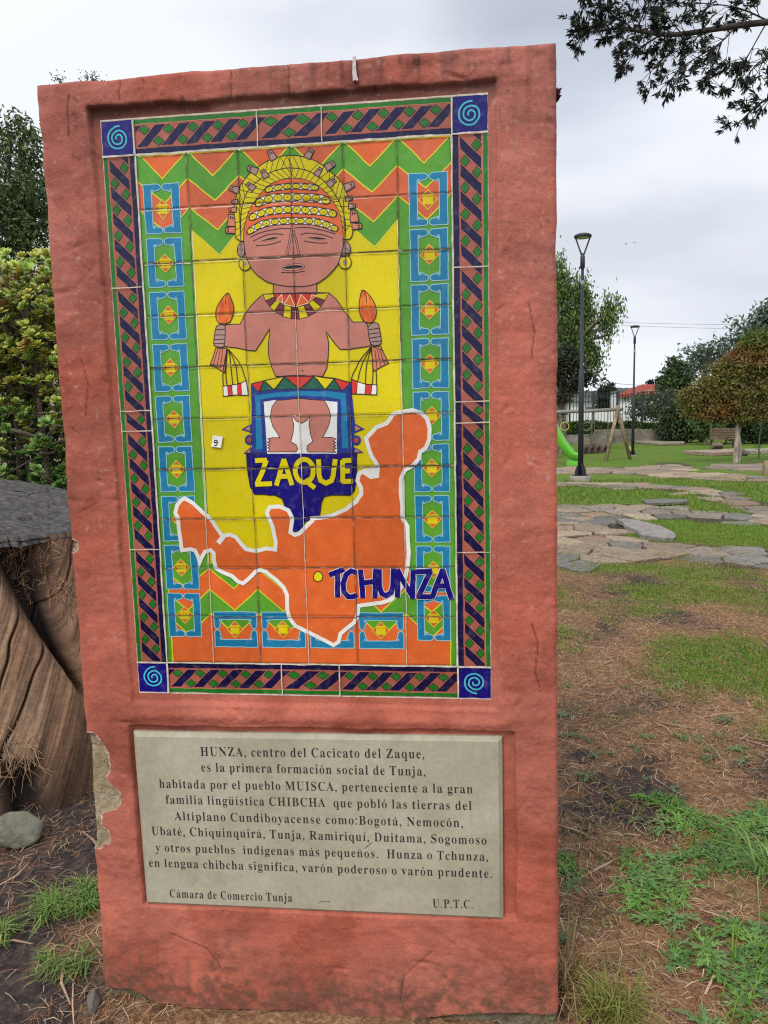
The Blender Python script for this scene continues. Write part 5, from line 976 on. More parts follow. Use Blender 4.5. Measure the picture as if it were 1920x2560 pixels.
soil_polys = [g2(p, K8) for p in ([(1060, 1560), (1190, 1420), (1350, 1450), (1400, 1600), (1330, 1690), (1150, 1760), (1020, 1800), (1010, 1700)], [(560, 620), (700, 520), (900, 600), (1080, 700), (900, 950), (700, 1000), (560, 930), (420, 1010), (250, 980), (250, 1060), (300, 900)], [(250, 420), (520, 400), (560, 520), (260, 560)], [(560, 560), (760, 460), (1000, 480), (800, 560)])]
soil = np.zeros(shp); add_mask(soil, soil_polys, .12)
lft = sstep(-.45, -.6, GX) * sstep(7, 5, GY)
litter = np.where(lft > .5, np.clip(.30 + 1.1 * fbm(GX, GY, 3.1, 4, 131), 0, 1), litter)
grass *= (1 - lft)
litter *= 1 - .85 * soil; grass *= 1 - .9 * soil
patht = np.zeros(shp); add_mask(patht, path_polys, .06)
grass *= 1 - .93 * patht; litter = litter * (1 - patht) + .25 * patht
cov = np.ones(shp + (4,), np.float32); cov[..., 0] = grass; cov[..., 1] = litter; cov[..., 2] = patht
Vg = np.stack([GX, GY, GZ], -1).reshape(-1, 3)
ig = np.arange(GX.size).reshape(shp); Fg = np.stack([ig[:-1, :-1], ig[:-1, 1:], ig[1:, 1:], ig[1:, :-1]], -1).reshape(-1, 4)
M_ground = bpy.data.materials.new('ground_soil_litter_grass'); M_ground.use_nodes = True
t = M_ground.node_tree; b = t.nodes['Principled BSDF']; b.inputs['Roughness'].default_value = .95; b.inputs['Specular IOR Level'].default_value = .15
tcg = t.nodes.new('ShaderNodeTexCoord'); atg = t.nodes.new('ShaderNodeAttribute'); atg.attribute_name = 'cover'
sep = t.nodes.new('ShaderNodeSeparateColor'); t.links.new(atg.outputs['Color'], sep.inputs[0])
def gn(scale, stops, det=6, dist=0., asp=None):
    n = t.nodes.new('ShaderNodeTexNoise'); n.inputs['Scale'].default_value = scale; n.inputs['Detail'].default_value = det; n.inputs['Distortion'].default_value = dist
    n.inputs['Roughness'].default_value = .6
    t.links.new(tcg.outputs['Object'], n.inputs['Vector'])
    r = t.nodes.new('ShaderNodeValToRGB'); e = r.color_ramp.elements
    while len(e) < len(stops): e.new(.5)
    for i, (p, c) in enumerate(stops): e[i].position = p; e[i].color = (*c, 1)
    t.links.new(n.outputs['Fac'], r.inputs[0]); return r.outputs[0], n
c_soil, _ = gn(28, [(.3, (.018, .014, .013)), (.5, (.040, .031, .028)), (.7, (.085, .062, .052))])
c_lit, _ = gn(34, [(.28, (.088, .043, .024)), (.45, (.185, .096, .048)), (.58, (.265, .148, .075)), (.74, (.42, .29, .17))], 8, 1.5)
c_gra, _ = gn(9, [(.25, (.055, .090, .012)), (.45, (.085, .145, .015)), (.6, (.11, .165, .022)), (.78, (.17, .155, .045))], 8)
c_grf, _ = gn(.5, [(.3, (.75, .95, .7)), (.5, (1, 1, 1)), (.7, (1.25, .95, .9))], 5)
def gmix(a, b_, fac, mode='MIX'):
    m = t.nodes.new('ShaderNodeMix'); m.data_type = 'RGBA'; m.blend_type = mode
    if fac is None: m.inputs[0].default_value = 1
    else: t.links.new(fac, m.inputs[0])
    t.links.new(a, m.inputs[6]); t.links.new(b_, m.inputs[7]); return m.outputs[2]
def edge(ch, scale, amt):
    n = t.nodes.new('ShaderNodeTexNoise'); n.inputs['Scale'].default_value = scale; n.inputs['Detail'].default_value = 8; n.inputs['Roughness'].default_value = .7
    t.links.new(tcg.outputs['Object'], n.inputs['Vector'])
    a = t.nodes.new('ShaderNodeMath'); a.operation = 'MULTIPLY_ADD'; t.links.new(n.outputs['Fac'], a.inputs[0]); a.inputs[1].default_value = amt; t.links.new(ch, a.inputs[2])
    r = t.nodes.new('ShaderNodeMapRange'); r.interpolation_type = 'SMOOTHSTEP'; t.links.new(a.outputs[0], r.inputs['Value'])
    r.inputs['From Min'].default_value = .5 + amt * .5 - .36; r.inputs['From Max'].default_value = .5 + amt * .5 + .36
    return r.outputs[0]
c_ = gmix(c_soil, c_lit, edge(sep.outputs[1], 18, 1.3))
gg = gmix(c_gra, c_grf, None, 'MULTIPLY')
c_ = gmix(c_, gg, edge(sep.outputs[0], 14, 1.1))
t.links.new(c_, b.inputs['Base Color'])
bn = t.nodes.new('ShaderNodeTexNoise'); bn.inputs['Scale'].default_value = 60; bn.inputs['Detail'].default_value = 8; t.links.new(tcg.outputs['Object'], bn.inputs['Vector'])
bb = t.nodes.new('ShaderNodeBump'); bb.inputs['Strength'].default_value = .8; bb.inputs['Distance'].default_value = .015
t.links.new(bn.outputs['Fac'], bb.inputs['Height']); t.links.new(bb.outputs[0], b.inputs['Normal'])
ground = np_mesh('ground', Vg, Fg, M_ground, smooth=True)
a = ground.data.color_attributes.new('cover', 'FLOAT_COLOR', 'POINT'); a.data.foreach_set('color', cov.reshape(-1))
tag(ground, kind='structure')
from bisect import bisect_right
def gz(x, y):
    """height of the built ground mesh"""
    i = np.clip(np.searchsorted(gx_, x) - 1, 0, len(gx_) - 2); j = np.clip(np.searchsorted(gy_, y) - 1, 0, len(gy_) - 2)
    fx = (x - gx_[i]) / (gx_[i + 1] - gx_[i]); fy = (y - gy_[j]) / (gy_[j + 1] - gy_[j])
    return (GZ[j, i] * (1 - fx) + GZ[j, i + 1] * fx) * (1 - fy) + (GZ[j + 1, i] * (1 - fx) + GZ[j + 1, i + 1] * fx) * fy
def gcov(x, y, k):
    i = np.clip(np.searchsorted(gx_, x) - 1, 0, len(gx_) - 2); j = np.clip(np.searchsorted(gy_, y) - 1, 0, len(gy_) - 2)
    return cov[j, i, k]

# ------------------------------------------------------------------ flagstone paths
def clip_half(P, m, nrm):
    r = []
    for i in range(len(P)):
        p, q = P[i - 1], P[i]; a_, b_ = (p - m) @ nrm, (q - m) @ nrm
        if (a_ <= 0) != (b_ <= 0): r.append(p + (q - p) * (a_ / (a_ - b_)))
        if b_ <= 0: r.append(q)
    return r
M_flag = mat('flagstone', (.3, .27, .25), rough=.8, attr='tint', ramp=(7, [(.3, (.62, .62, .62)), (.5, (1, 1, 1)), (.72, (1.25, 1.2, 1.12))], 2.), noise=(30, .30), bump=[(14, .7, .03), (45, .7, .014), (160, .5, .004)])
def flag_path(name, poly, cell, thick, cols, seed):
    rng = np.random.default_rng(seed); poly = np.array(poly); lo, hi = poly.min(0), np.minimum(poly.max(0), [16, 40])
    pts = []
    ny = int((hi[1] - lo[1]) / cell) + 2; nx = int((hi[0] - lo[0]) / cell) + 2
    for j in range(-1, ny + 1):
        for i in range(-1, nx + 1):
            pts.append(lo + [(i + .5 * (j % 2) + rng.uniform(-.42, .42)) * cell, (j + rng.uniform(-.42, .42)) * cell])
    pts = np.array(pts); mb = MB(); tint = []
    for k, p in enumerate(pts):
        if dist_poly(p[:1], p[1:], poly)[0] > .10 * cell: continue
        d = np.hypot(*(pts - p).T); nb_ = np.argsort(d)[1:16]
        P = [p + cell * 1.4 * np.array([math.cos(q), math.sin(q)]) for q in np.linspace(0, 2 * math.pi, 9)[:-1]]
        for n_ in nb_:
            dv = pts[n_] - p; P = clip_half(P, p + dv * .5 - dv / np.linalg.norm(dv) * rng.uniform(.004, .018), dv / np.linalg.norm(dv))
            if len(P) < 3: break
        if len(P) < 3: continue
        # roughen the broken edge
        Q = []
        for i in range(len(P)):
            a_, b_ = P[i], P[(i + 1) % len(P)]; Q.append(a_ + rng.normal(0, .008, 2))
            for f_ in (.33, .66): Q.append(a_ + (b_ - a_) * f_ + rng.normal(0, .013, 2))
        Q = np.array(Q); n_ = len(Q); c_ = Q.mean(0)
        tilt = rng.normal(0, .016, 2); up = thick * rng.uniform(.4, 1.5)
        z0 = gz(Q[:, 0], Q[:, 1]); zt = gz(c_[0:1], c_[1:2])[0] + up + (Q - c_) @ tilt
        vt = [(q[0], q[1], z) for q, z in zip(Q, zt)]; vi = [(q[0] * .96 + c_[0] * .04, q[1] * .96 + c_[1] * .04, z + .006) for q, z in zip(Q, zt)]
        vb = [(q[0], q[1], min(z, zz) - .05) for q, z, zz in zip(Q, z0, zt)]
        mb.add(vi + vt + vb, [tuple(range(n_))] + [(i, n_ + i, n_ + (i + 1) % n_, (i + 1) % n_) for i in range(n_)] + [(n_ + i, 2 * n_ + i, 2 * n_ + (i + 1) % n_, n_ + (i + 1) % n_) for i in range(n_)])
        cc = np.array(cols[rng.integers(len(cols))]) * rng.uniform(.80, 1.25) * [1.0, .93, .84]; tint += [cc] * (3 * n_)
    o = mb.build(name, M_flag)
    a = o.data.color_attributes.new('tint', 'FLOAT_COLOR', 'POINT'); c4 = np.ones((len(tint), 4), np.float32); c4[:, :3] = tint
    a.data.foreach_set('color', c4.ravel())
    tag(o, kind='structure'); return o
TANS = [(.24, .195, .145), (.215, .175, .135), (.26, .205, .155), (.185, .16, .135), (.22, .155, .115), (.16, .15, .14), (.29, .245, .185)]
BLUES = [(.150, .15, .148), (.175, .172, .168), (.13, .128, .125), (.22, .21, .205), (.24, .205, .18)]
flag_path('path', path_polys[0], .46, .013, TANS + TANS[:3] + BLUES[:3], 3)
flag_path('path', path_polys[1], .48, .014, TANS, 4)
flag_path('path', path_polys[2], .6, .018, TANS, 5)
flag_path('path', path_polys[3], .9, .03, [(.24, .2, .17), (.2, .17, .15)], 6)

def slab(name, pts, k, thick, lift, colr, label, cat, tiltx=0., tilty=0., group=None):
    """a single loose stone plate traced on the ground"""
    Q = np.array(g2(pts, k)); c_ = Q.mean(0); z = float(gz(c_[0:1], c_[1:2])[0])
    R = []
    for i in range(len(Q)):
        a_, b_ = Q[i], Q[(i + 1) % len(Q)]
        for f_ in (0, .33, .66): R.append(a_ + (b_ - a_) * f_ + RNG.normal(0, .012 if f_ else 0.005, 2))
    Q = np.array(R); n = len(Q); zt = z + lift + thick + (Q - c_) @ np.array([tiltx, tilty])
    mb = MB(); vt = [(q[0], q[1], h) for q, h in zip(Q, zt)]; vi = [(q[0] * .97 + c_[0] * .03, q[1] * .97 + c_[1] * .03, h + thick * .12) for q, h in zip(Q, zt)]
    vb = [(q[0] * .99 + c_[0] * .01, q[1] * .99 + c_[1] * .01, h - thick) for q, h in zip(Q, zt)]
    mb.add(vi + vt + vb, [tuple(range(n)), tuple(range(3 * n - 1, 2 * n - 1, -1))] + [(i, n + i, n + (i + 1) % n, (i + 1) % n) for i in range(n)] + [(n + i, 2 * n + i, 2 * n + (i + 1) % n, n + (i + 1) % n) for i in range(n)])
    o = mb.build(name, mat(name + '_rock', colr, .85, ramp=(4, [(.3, tuple(np.array(colr) * .7)), (.5, colr), (.7, tuple(np.array(colr) * 1.25))], 1.5), bump=[(25, .5, .012), (120, .4, .003)]), local=(c_[0], c_[1], z))
    o.location = (c_[0], c_[1], z); tag(o, label, cat, group); return o
slab('stone_slab', [(545, 628), (640, 630), (760, 650), (900, 690), (965, 720), (960, 752), (860, 750), (720, 735), (650, 690), (590, 665)], K7, .05, .02, (.21, .185, .17), 'large loose grey flagstone tilted beside the broken gap in the nearest path', 'stone slab', 0, .04)
slab('stone_slab', [(725, 462), (830, 452), (1050, 455), (1072, 478), (930, 490), (760, 488)], K7, .04, .01, (.13, .118, .105), 'dark wet slab lifted on the far edge of the nearest path', 'stone slab', .01, -.03)
slab('stone_slab', [(560, 8), (860, 8), (1040, 12), (1040, 40), (860, 44), (620, 20)], K7, .12, .02, (.24, .21, .15), 'long flat stone kerb block on the lawn beyond the far lamp', 'stone slab')
slab('stone_slab', [(1030, 108), (1200, 100), (1420, 92), (1440, 112), (1250, 122)], K7, .14, .02, (.28, .20, .15), 'pinkish flat rock slab on the lawn by the foot of the reddish tree', 'stone slab')
slab('stone_slab', [(1480, 92), (1660, 88), (1800, 92), (1800, 100), (1500, 106)], K7, .14, .02, (.25, .22, .18), 'pale stone edging right of the reddish tree trunk', 'stone slab')

def rock(name, u, v, w, h, label, colr, dep=.8, seed=1, sink=.25):
    """boulder whose base stands at pixel (u, v); w, h in metres"""
    p = on_ground(u, v); rng = np.random.default_rng(seed)
    bm = bmesh.new(); bmesh.ops.create_icosphere(bm, subdivisions=4, radius=1)
    for vtx in bm.verts:
        c = vtx.co; q = np.array(c)
        for k in range(14):
            rs = np.random.default_rng(seed * 100 + k); nn = rs.normal(size=3); nn /= np.linalg.norm(nn); lim = rs.uniform(.48, .85)
            s_ = q @ nn
            if s_ > lim: q = q - nn * (s_ - lim) * .85
        f_ = 1 + .05 * float(fbm(q[0] * 3 + q[2] * 2, q[1] * 3 + q[2], 1, 3, seed)); q = q * f_
        vtx.co = (q[0] * w / 2, q[1] * w / 2 * dep, q[2] * h * .62)
    me = bpy.data.meshes.new(name); bm.to_mesh(me); bm.free()
    me.polygons.foreach_set('use_smooth', np.ones(len(me.polygons), bool))
    o = link(name, me, mat(name + '_stone', colr, .9, ramp=(6, [(.3, tuple(np.array(colr) * .55)), (.5, colr), (.7, tuple(np.array(colr) * 1.35))], 1.), noise=(35, .2), bump=[(18, .6, .02), (90, .5, .005)]))
    o.location = (p[0], p[1] + w * dep * .4, p[2] + h * .62 * (1 - sink) - .01); o.rotation_euler = (0, 0, rng.uniform(0, 6)); tag(o, label, 'rock'); return o
rock('boulder', 20, 2136, .20, .135, 'grey green rock lying in brown litter below the tree stump', (.17, .165, .12), .7, 3)
rock('boulder', 226, 2536, .06, .06, 'small upright grey pebble at the foot of the monument', (.12, .10, .085), .8, 5)
rock('boulder', 1793, 1126, .85, .42, 'brown rough rock on the flat slab left of the reddish tree', (.15, .11, .075), .7, 7)
rock('boulder', 1858, 1140, .6, .28, 'small dark rock just right of the reddish tree trunk', (.10, .075, .06), .7, 9)

# ------------------------------------------------------------------ ground cover (uncountable)
M_blade = mat('grass_blade', (.1, .2, .02), rough=.6, spec=.25, attr='tint', transl=.25)
def blades(name, P, hgt, wid, lean, cols, rng, kind='stuff', parent=None, local=None):
    """one bent two-segment blade at each point"""
    n = len(P); an = rng.uniform(0, 2 * math.pi, n); h = hgt * rng.uniform(.5, 1.25, n); w = wid * rng.uniform(.6, 1.3, n)
    d = np.stack([np.cos(an), np.sin(an), 0 * an], 1); sd = np.stack([-np.sin(an), np.cos(an), 0 * an], 1); l = lean * rng.uniform(.2, 1.4, n)
    b0 = P; m_ = P + d * (l * h * .35)[:, None]; m_[:, 2] += h * .6; t_ = P + d * (l * h)[:, None]; t_[:, 2] += h * (1.0 - .35 * np.minimum(l, 1.4))
    V = np.stack([b0 - sd * w[:, None] / 2, b0 + sd * w[:, None] / 2, m_ + sd * w[:, None] * .38, m_ - sd * w[:, None] * .38, t_ + sd * w[:, None] * .06, t_ - sd * w[:, None] * .06], 1)
    i = np.arange(n)[:, None] * 6; F = np.concatenate([i + [0, 1, 2, 3], i + [3, 2, 4, 5]])
    c = np.array(cols)[rng.integers(len(cols), size=n)] * rng.uniform(.7, 1.3, (n, 1)); C = np.repeat(c, 6, 0)
    o = np_mesh(name, V.reshape(-1, 3), F, M_blade, parent, col=C, local=local)
    if kind: tag(o, kind=kind)
    return o
def scatter(n, x0, x1, y0, y1, ch, thr, rng, pw=1.0):
    x = rng.uniform(x0, x1, n); y = y0 + (y1 - y0) * rng.uniform(0, 1, n) ** pw
    c = gcov(x, y, ch) + .35 * fbm(x, y, 6, 4, 141); k = c > (thr + rng.uniform(-.42, .30, n) if thr > 0 else thr); x, y = x[k], y[k]
    return np.stack([x, y, gz(x, y)], 1)
GREENS = [(.095, .20, .012), (.12, .23, .015), (.075, .16, .015), (.17, .23, .02), (.21, .21, .035)]
rg_ = np.random.default_rng(21)
P = np.vstack([scatter(80000, .4, 4.6, 2.2, 9.8, 0, .55, rg_, 1.2), scatter(30000, .55, 3.2, 1.0, 5, 0, .62, rg_)])
blades('grass', P, .045, .0040, 1.0, GREENS, rg_)
x = rg_.uniform(.5, 4.2, 40000); y = rg_.uniform(.2, 7.5, 40000); k = fbm(x, y, 2.6, 4, 147) + .25 * fbm(x, y, 12, 2, 149) > .16; x, y = x[k], y[k]
blades('grass', np.stack([x, y, gz(x, y)], 1), .038, .0034, 1.3, [(.16, .18, .03), (.20, .18, .05), (.12, .17, .025), (.26, .20, .08)], rg_)
P = scatter(26000, 1.0, 9, 9.5, 16, 0, .5, rg_, 1.2)
blades('grass', P, .06, .009, 1.0, [tuple(.85 * np.array(c)) for c in GREENS], rg_)
# grass and moss growing in the joints of the paths
x = rg_.uniform(.4, 9, 60000); y = rg_.uniform(6.5, 17, 60000); k = (gcov(x, y, 2) > .2) & (fbm(x, y, 1.6, 4, 145) > .12); x, y = x[k], y[k]
blades('grass', np.stack([x, y, gz(x, y) - .01], 1), .045, .007, 1.0, GREENS, rg_)
# pine needles and dead stalks
M_needle = mat('dead_needle', (.2, .1, .05), rough=.8, attr='tint')
def needles(name, P, ln, wd, cols, rng):
    n = len(P); an = rng.uniform(0, 2 * math.pi, n); L = ln * rng.uniform(.4, 1.3, n); bend = rng.normal(0, .35, n)
    d = np.stack([np.cos(an), np.sin(an), 0 * an], 1); s_ = np.stack([-np.sin(an), np.cos(an), 0 * an], 1); w = (wd * rng.uniform(.6, 1.3, n))[:, None] / 2
    a = P.copy(); a[:, 2] += rng.uniform(.001, .012, n); m_ = P + d * (L / 2)[:, None] + s_ * (L * bend * .3)[:, None]; m_[:, 2] += rng.uniform(.004, .018, n)
    e = P + d * L[:, None]; e[:, 2] += rng.uniform(.0, .014, n); z = np.array([0, 0, 1.])
    V = np.stack([a - s_ * w, a + s_ * w, m_ + s_ * w + z * w * .5, m_ - s_ * w, e + s_ * w * .4, e - s_ * w * .4], 1)
    i = np.arange(n)[:, None] * 6; F = np.concatenate([i + [0, 1, 2, 3], i + [3, 2, 4, 5]])
    c = np.array(cols)[rng.integers(len(cols), size=n)] * rng.uniform(.6, 1.35, (n, 1))
    o = np_mesh(name, V.reshape(-1, 3), F, M_needle, col=np.repeat(c, 6, 0)); tag(o, kind='stuff'); return o
BROWNS = [(.23, .115, .055), (.29, .165, .085), (.16, .08, .042), (.35, .235, .14), (.26, .105, .045), (.40, .30, .19)]
P = np.vstack([scatter(80000, .5, 4.2, -.2, 7.5, 1, .42, rg_, 1.3), scatter(9000, .45, 2.6, -.3, 4, 1, -1, rg_, 1.2)])
needles('pine_needle_litter', P, .055, .0022, BROWNS, rg_)
P = np.vstack([scatter(16000, -1.7, -.4, -.4, 2.6, 1, .42, rg_), scatter(2500, -1.7, -.4, -.4, 2.2, 1, -1, rg_)])
needles('pine_needle_litter', P, .055, .0020, BROWNS, rg_)
P = np.vstack([scatter(420, .55, 3.2, -.2, 4.5, 1, .3, rg_), scatter(130, -1.6, -.5, -.3, 2, 1, .2, rg_)])
needles('dead_twig_litter', P, .20, .0065, [(.25, .17, .11), (.17, .10, .065), (.30, .20, .13)], rg_)
# low lobed weeds
M_weed = mat('weed_leaf', (.1, .2, .04), rough=.55, spec=.3, attr='tint', transl=.2)
def weed_patch(name, P, size, cols, rng):
    VV, FF, CC = [], [], []; b = 0
    for p in P:
        sz = size * rng.uniform(.55, 1.25); cbase = np.array(cols[rng.integers(len(cols))]) * rng.uniform(.75, 1.25)
        for k in range(rng.integers(6, 10)):
            an = rng.uniform(0, 2 * math.pi); d = np.array([math.cos(an), math.sin(an), 0]); s_ = np.array([-d[1], d[0], 0]); L = sz * rng.uniform(.6, 1.1); rise = rng.uniform(.15, .55)
            prev = None
            for j in range(4):                                        # lobed leaf: rachis with paired lobes
                f_ = j / 3; q = p + d * L * f_ + np.array([0, 0, .01 + L * rise * f_ * (1.25 - f_)])
                if prev is not None:
                    w = L * .05; pts = [prev - s_ * w, prev + s_ * w, q + s_ * w * .7, q - s_ * w * .7]
                    VV += pts; FF.append((b, b + 1, b + 2, b + 3)); b += 4
                    for sg in (-1, 1):
                        tip = (prev + q) / 2 + sg * s_ * L * .26 * (1 - .4 * f_) + d * L * .13 + np.array([0, 0, rng.uniform(-.004, .008)])
                        VV += [prev, prev + (q - prev) * .55 + sg * s_ * L * .04, tip, prev * .35 + tip * .65 - d * L * .09]; FF.append((b, b + 1, b + 2, b + 3)); b += 4
                prev = q
            VV += [prev - s_ * L * .07, prev + d * L * .2, prev + s_ * L * .07, prev - d * L * .08]; FF.append((b, b + 1, b + 2, b + 3)); b += 4
            CC += [cbase * rng.uniform(.85, 1.15)] * (b - len(CC))
    o = np_mesh(name, np.array(VV), np.array(FF), M_weed, col=np.array(CC)); tag(o, kind='stuff'); return o
def in_polys(polys, n, rng, thr=.0):
    r = []
    for p in polys:
        p = np.array(p); lo, hi = p.min(0), p.max(0); ar = np.prod(hi - lo)
        m = int(n * ar) + 3; x, y = rng.uniform(lo[0], hi[0], m), rng.uniform(lo[1], hi[1], m)
        k = dist_poly(x, y, p) + .10 * fbm(x, y, 5, 3, 151) < thr; r.append(np.stack([x[k], y[k], gz(x[k], y[k])], 1))
    return np.vstack(r)
P = in_polys(weed_polys, 620, rg_)
P = P[(P[:, 0] < 3.6) & (P[:, 1] < 4.2)]
weed_patch('weed', P, .062, [(.10, .21, .035), (.085, .18, .04), (.13, .23, .05), (.11, .19, .06)], rg_)
x = rg_.uniform(.6, 2.4, 60); y = rg_.uniform(-.1, 2.6, 60)
weed_patch('weed', np.stack([x, y, gz(x, y)], 1), .05, [(.11, .18, .06), (.12, .17, .08)], rg_)
P = in_polys(weed_polys[:1] + weed_polys[3:4], 700, rg_, .02); P = P[(P[:, 0] < 3.4) & (P[:, 1] < 4)]
blades('grass', P, .065, .0045, 1.1, GREENS, rg_)
# tufts on the left and at the bottom right: each a thing
def tuft(label, pts, k, n, h, wid, cols, seed, spread=1.0):
    rng = np.random.default_rng(seed); poly = np.array(g2(pts, k)); lo, hi = poly.min(0), poly.max(0)
    x, y = rng.uniform(lo[0], hi[0], n * 4), rng.uniform(lo[1], hi[1], n * 4); q = dist_poly(x, y, poly) < .0; x, y = x[q][:n], y[q][:n]
    # blades stand in a few crowns
    cx = rng.integers(len(x), size=max(6, n // 28)); nn = rng.integers(len(cx), size=n)
    x = x[cx][nn] + rng.normal(0, .016, n); y = y[cx][nn] + rng.normal(0, .016, n)
    c_ = np.array([x.mean(), y.mean(), float(gz(np.array([x.mean()]), np.array([y.mean()]))[0])])
    o = blades('grass_tuft', np.stack([x, y, gz(x, y) - .004], 1), h, wid, spread, cols, rng, None, None, c_)
    o.location = c_; tag(o, label, 'grass tuft'); return o
TG = [(.12, .22, .04), (.16, .25, .06), (.09, .17, .03), (.22, .26, .09)]
tuft('dense bright green grass tuft touching the left edge of the monument', [(300, 1180), (560, 1120), (800, 1080), (815, 1200), (700, 1290), (500, 1310), (380, 1340), (320, 1270)], K5, 620, .062, .0046, TG, 31, 1.3)
tuft('thin sparse grass tuft nearest the bottom left corner of the monument', [(330, 1720), (480, 1700), (660, 1640), (680, 1760), (560, 1830), (420, 1850), (330, 1800)], K5, 150, .06, .0042, TG, 32, 1.4)
tuft('small green grass tuft cut by the left edge of the picture', [(-120, 1440), (40, 1420), (80, 1480), (60, 1540), (-120, 1580)], K5, 200, .055, .0045, TG, 33, 1.3)
tuft('yellowish green grass tuft low beside the right foot of the monument', [(480, 2080), (640, 2040), (720, 2120), (740, 2250), (480, 2250)], K8, 420, .10, .0042, [(.19, .20, .04), (.15, .19, .03), (.24, .20, .06)], 34, 1.1)
tuft('long bladed grass tuft among the weeds at the right edge of the picture', [(1480, 1230), (1640, 1230), (1700, 1350), (1500, 1340)], K8, 60, .15, .0055, TG, 35, 1.7)
tuft('dry straw grass tuft against the lower right edge of the monument', [(250, 1900), (330, 1900), (360, 2080), (250, 2120)], K8, 130, .13, .0035, [(.33, .20, .09), (.26, .15, .07), (.38, .27, .14)], 36, 1.3)

# ------------------------------------------------------------------ trees
M_leaf = mat('leaf', (.08, .13, .03), rough=.6, spec=.25, attr='tint', transl=.22)
M_bark = mat('bark', (.13, .10, .08), rough=.95, ramp=(12, [(.3, (.07, .052, .04)), (.5, (.15, .115, .085)), (.7, (.25, .21, .165))]), aniso=(1, 1, .25), bump=[(22, .8, .02), (90, .4, .005)])
M_palebark = mat('pale_bark', (.30, .26, .20), rough=.95, ramp=(9, [(.3, (.13, .105, .08)), (.5, (.31, .26, .2)), (.7, (.45, .40, .32))]), aniso=(1, 1, .3), bump=[(22, .8, .02)])
def leaf_quads(C, L, Wd, rng, droop=0.0, flat=0.0):
    """rhombic leaves at points C (n,3); droop: 0 any direction .. 1 hanging"""
    n = len(C); d = rng.normal(size=(n, 3)); d[:, 2] = d[:, 2] * (1 - flat) - droop * 2.2; d /= np.linalg.norm(d, axis=1)[:, None]
    s = np.cross(d, rng.normal(size=(n, 3))); s /= np.linalg.norm(s, axis=1)[:, None] + 1e-9
    l = (L * rng.uniform(.6, 1.3, n))[:, None]; w = (Wd * rng.uniform(.6, 1.3, n))[:, None]
    V = np.stack([C - d * l / 2, C + s * w / 2 - d * l * .05, C + d * l / 2, C - s * w / 2 - d * l * .05], 1)
    return V.reshape(-1, 3), np.arange(n * 4).reshape(-1, 4)
def crown_points(blobs, rng, clump, per, hang=0., spread=.15):
    """leaf positions: clumps spread through each ellipsoid, fuller towards its outside"""
    C, K = [], []
    for (c, r, n) in blobs:
        c = np.array(c); r = np.array(r); q = rng.normal(size=(n, 3)); q /= np.linalg.norm(q, axis=1)[:, None]
        q *= (rng.uniform(.15, 1, n) ** .45)[:, None]; cc = c + q * r * (1 + spread * rng.normal(size=(n, 1)))
        p = np.repeat(cc, per, 0) + rng.normal(size=(n * per, 3)) * clump * np.array([1 - .45 * hang, 1 - .45 * hang, .75 + hang]); C.append(p)
        K.append(np.repeat(rng.uniform(0, 1, n), per))
    return np.vstack(C), np.concatenate(K)
def tree(name, label, cat, base, trunk_top, blobs, leaf, cols, seed, tr=.12, clump=.12, per=26, droop=0., bark=None, group=None, limbs=True, wild=.25, colour_at=None, trunk_pts=None, spread=.15):
    """blobs: [(centre, radii, clumps)] in world metres"""
    rng = np.random.default_rng(seed); base = np.array(base, float); root = empty(name, base); tag(root, label, cat, group)
    mb = MB(); top_ = np.array(trunk_top, float); mid_ = base + (top_ - base) * .5 + rng.normal(0, tr * .5, 3) * [1, 1, 0]
    tp_ = [base - [0, 0, .15], base + [0, 0, .08], mid_, top_] if trunk_pts is None else trunk_pts
    mb.tube(tp_, [tr * 1.5, tr * 1.15, tr * .9, tr * .7] if trunk_pts is None else list(np.linspace(tr * 1.3, tr * .6, len(tp_))), 10)
    if limbs:
        for c, r, n in blobs:
            c = np.array(c); s0 = tp_[-1] if c[2] > tp_[-1][2] * .6 else mid_; m_ = s0 * .45 + c * .55 + rng.normal(0, .12, 3) * np.linalg.norm(c - s0) * .3; m_[2] += .08 * np.linalg.norm(c - s0)
            mb.tube([s0, m_, c], [tr * .5, tr * .3, tr * .09], 6)
            for _ in range(3):
                q = rng.normal(size=3); q /= np.linalg.norm(q); mb.tube([c * .4 + m_ * .6, c + q * np.array(r) * .4, c + q * np.array(r) * .85], [tr * .15, tr * .09, tr * .03], 5)
    mb.build('trunk', bark or M_bark, root, True, base)
    C, K = crown_points(blobs, rng, clump, per, droop, spread)
    V, F = leaf_quads(C, leaf[0], leaf[1], rng, droop)
    cols = np.array(cols); ci = np.clip((K + rng.normal(0, wild, len(K))) * len(cols), 0, len(cols) - 1).astype(int)
    cc = cols[ci] * rng.uniform(.72, 1.28, (len(K), 1))
    if colour_at is not None: cc = colour_at(C, cc, rng)
    np_mesh('crown', V, F, M_leaf, root, col=np.repeat(cc, 4, 0), local=base)
    return root
def pb(k, y, lst, depth=1.0, dens=1.0):
    """crop-pixel ellipses -> ellipsoids standing at depth y"""
    r = []
    for it in lst:
        x_, y_, rx, ry = it[:4]
        yy = y + (it[4] if len(it) > 4 else 0)
        u, v = k[0] + x_ * k[2], k[1] + y_ * k[2]; c = on_plane(u, v, yy); sc_ = (yy - CAM[1]) / FPX * k[2]
        r.append((c, (rx * sc_, max(rx, ry) * sc_ * depth * .8, ry * sc_), max(3, int(dens * rx * ry / 90))))
    return r
def foot_at(u, y):
    p = on_plane(u, 1000, y); return np.array([p[0], y, float(height(p[0], y))])
K6 = (1380, 540, .32550); K3 = (0, 100, .27128)
OLIVE = [(.036, .058, .022), (.062, .098, .032), (.098, .145, .046), (.15, .20, .08)]
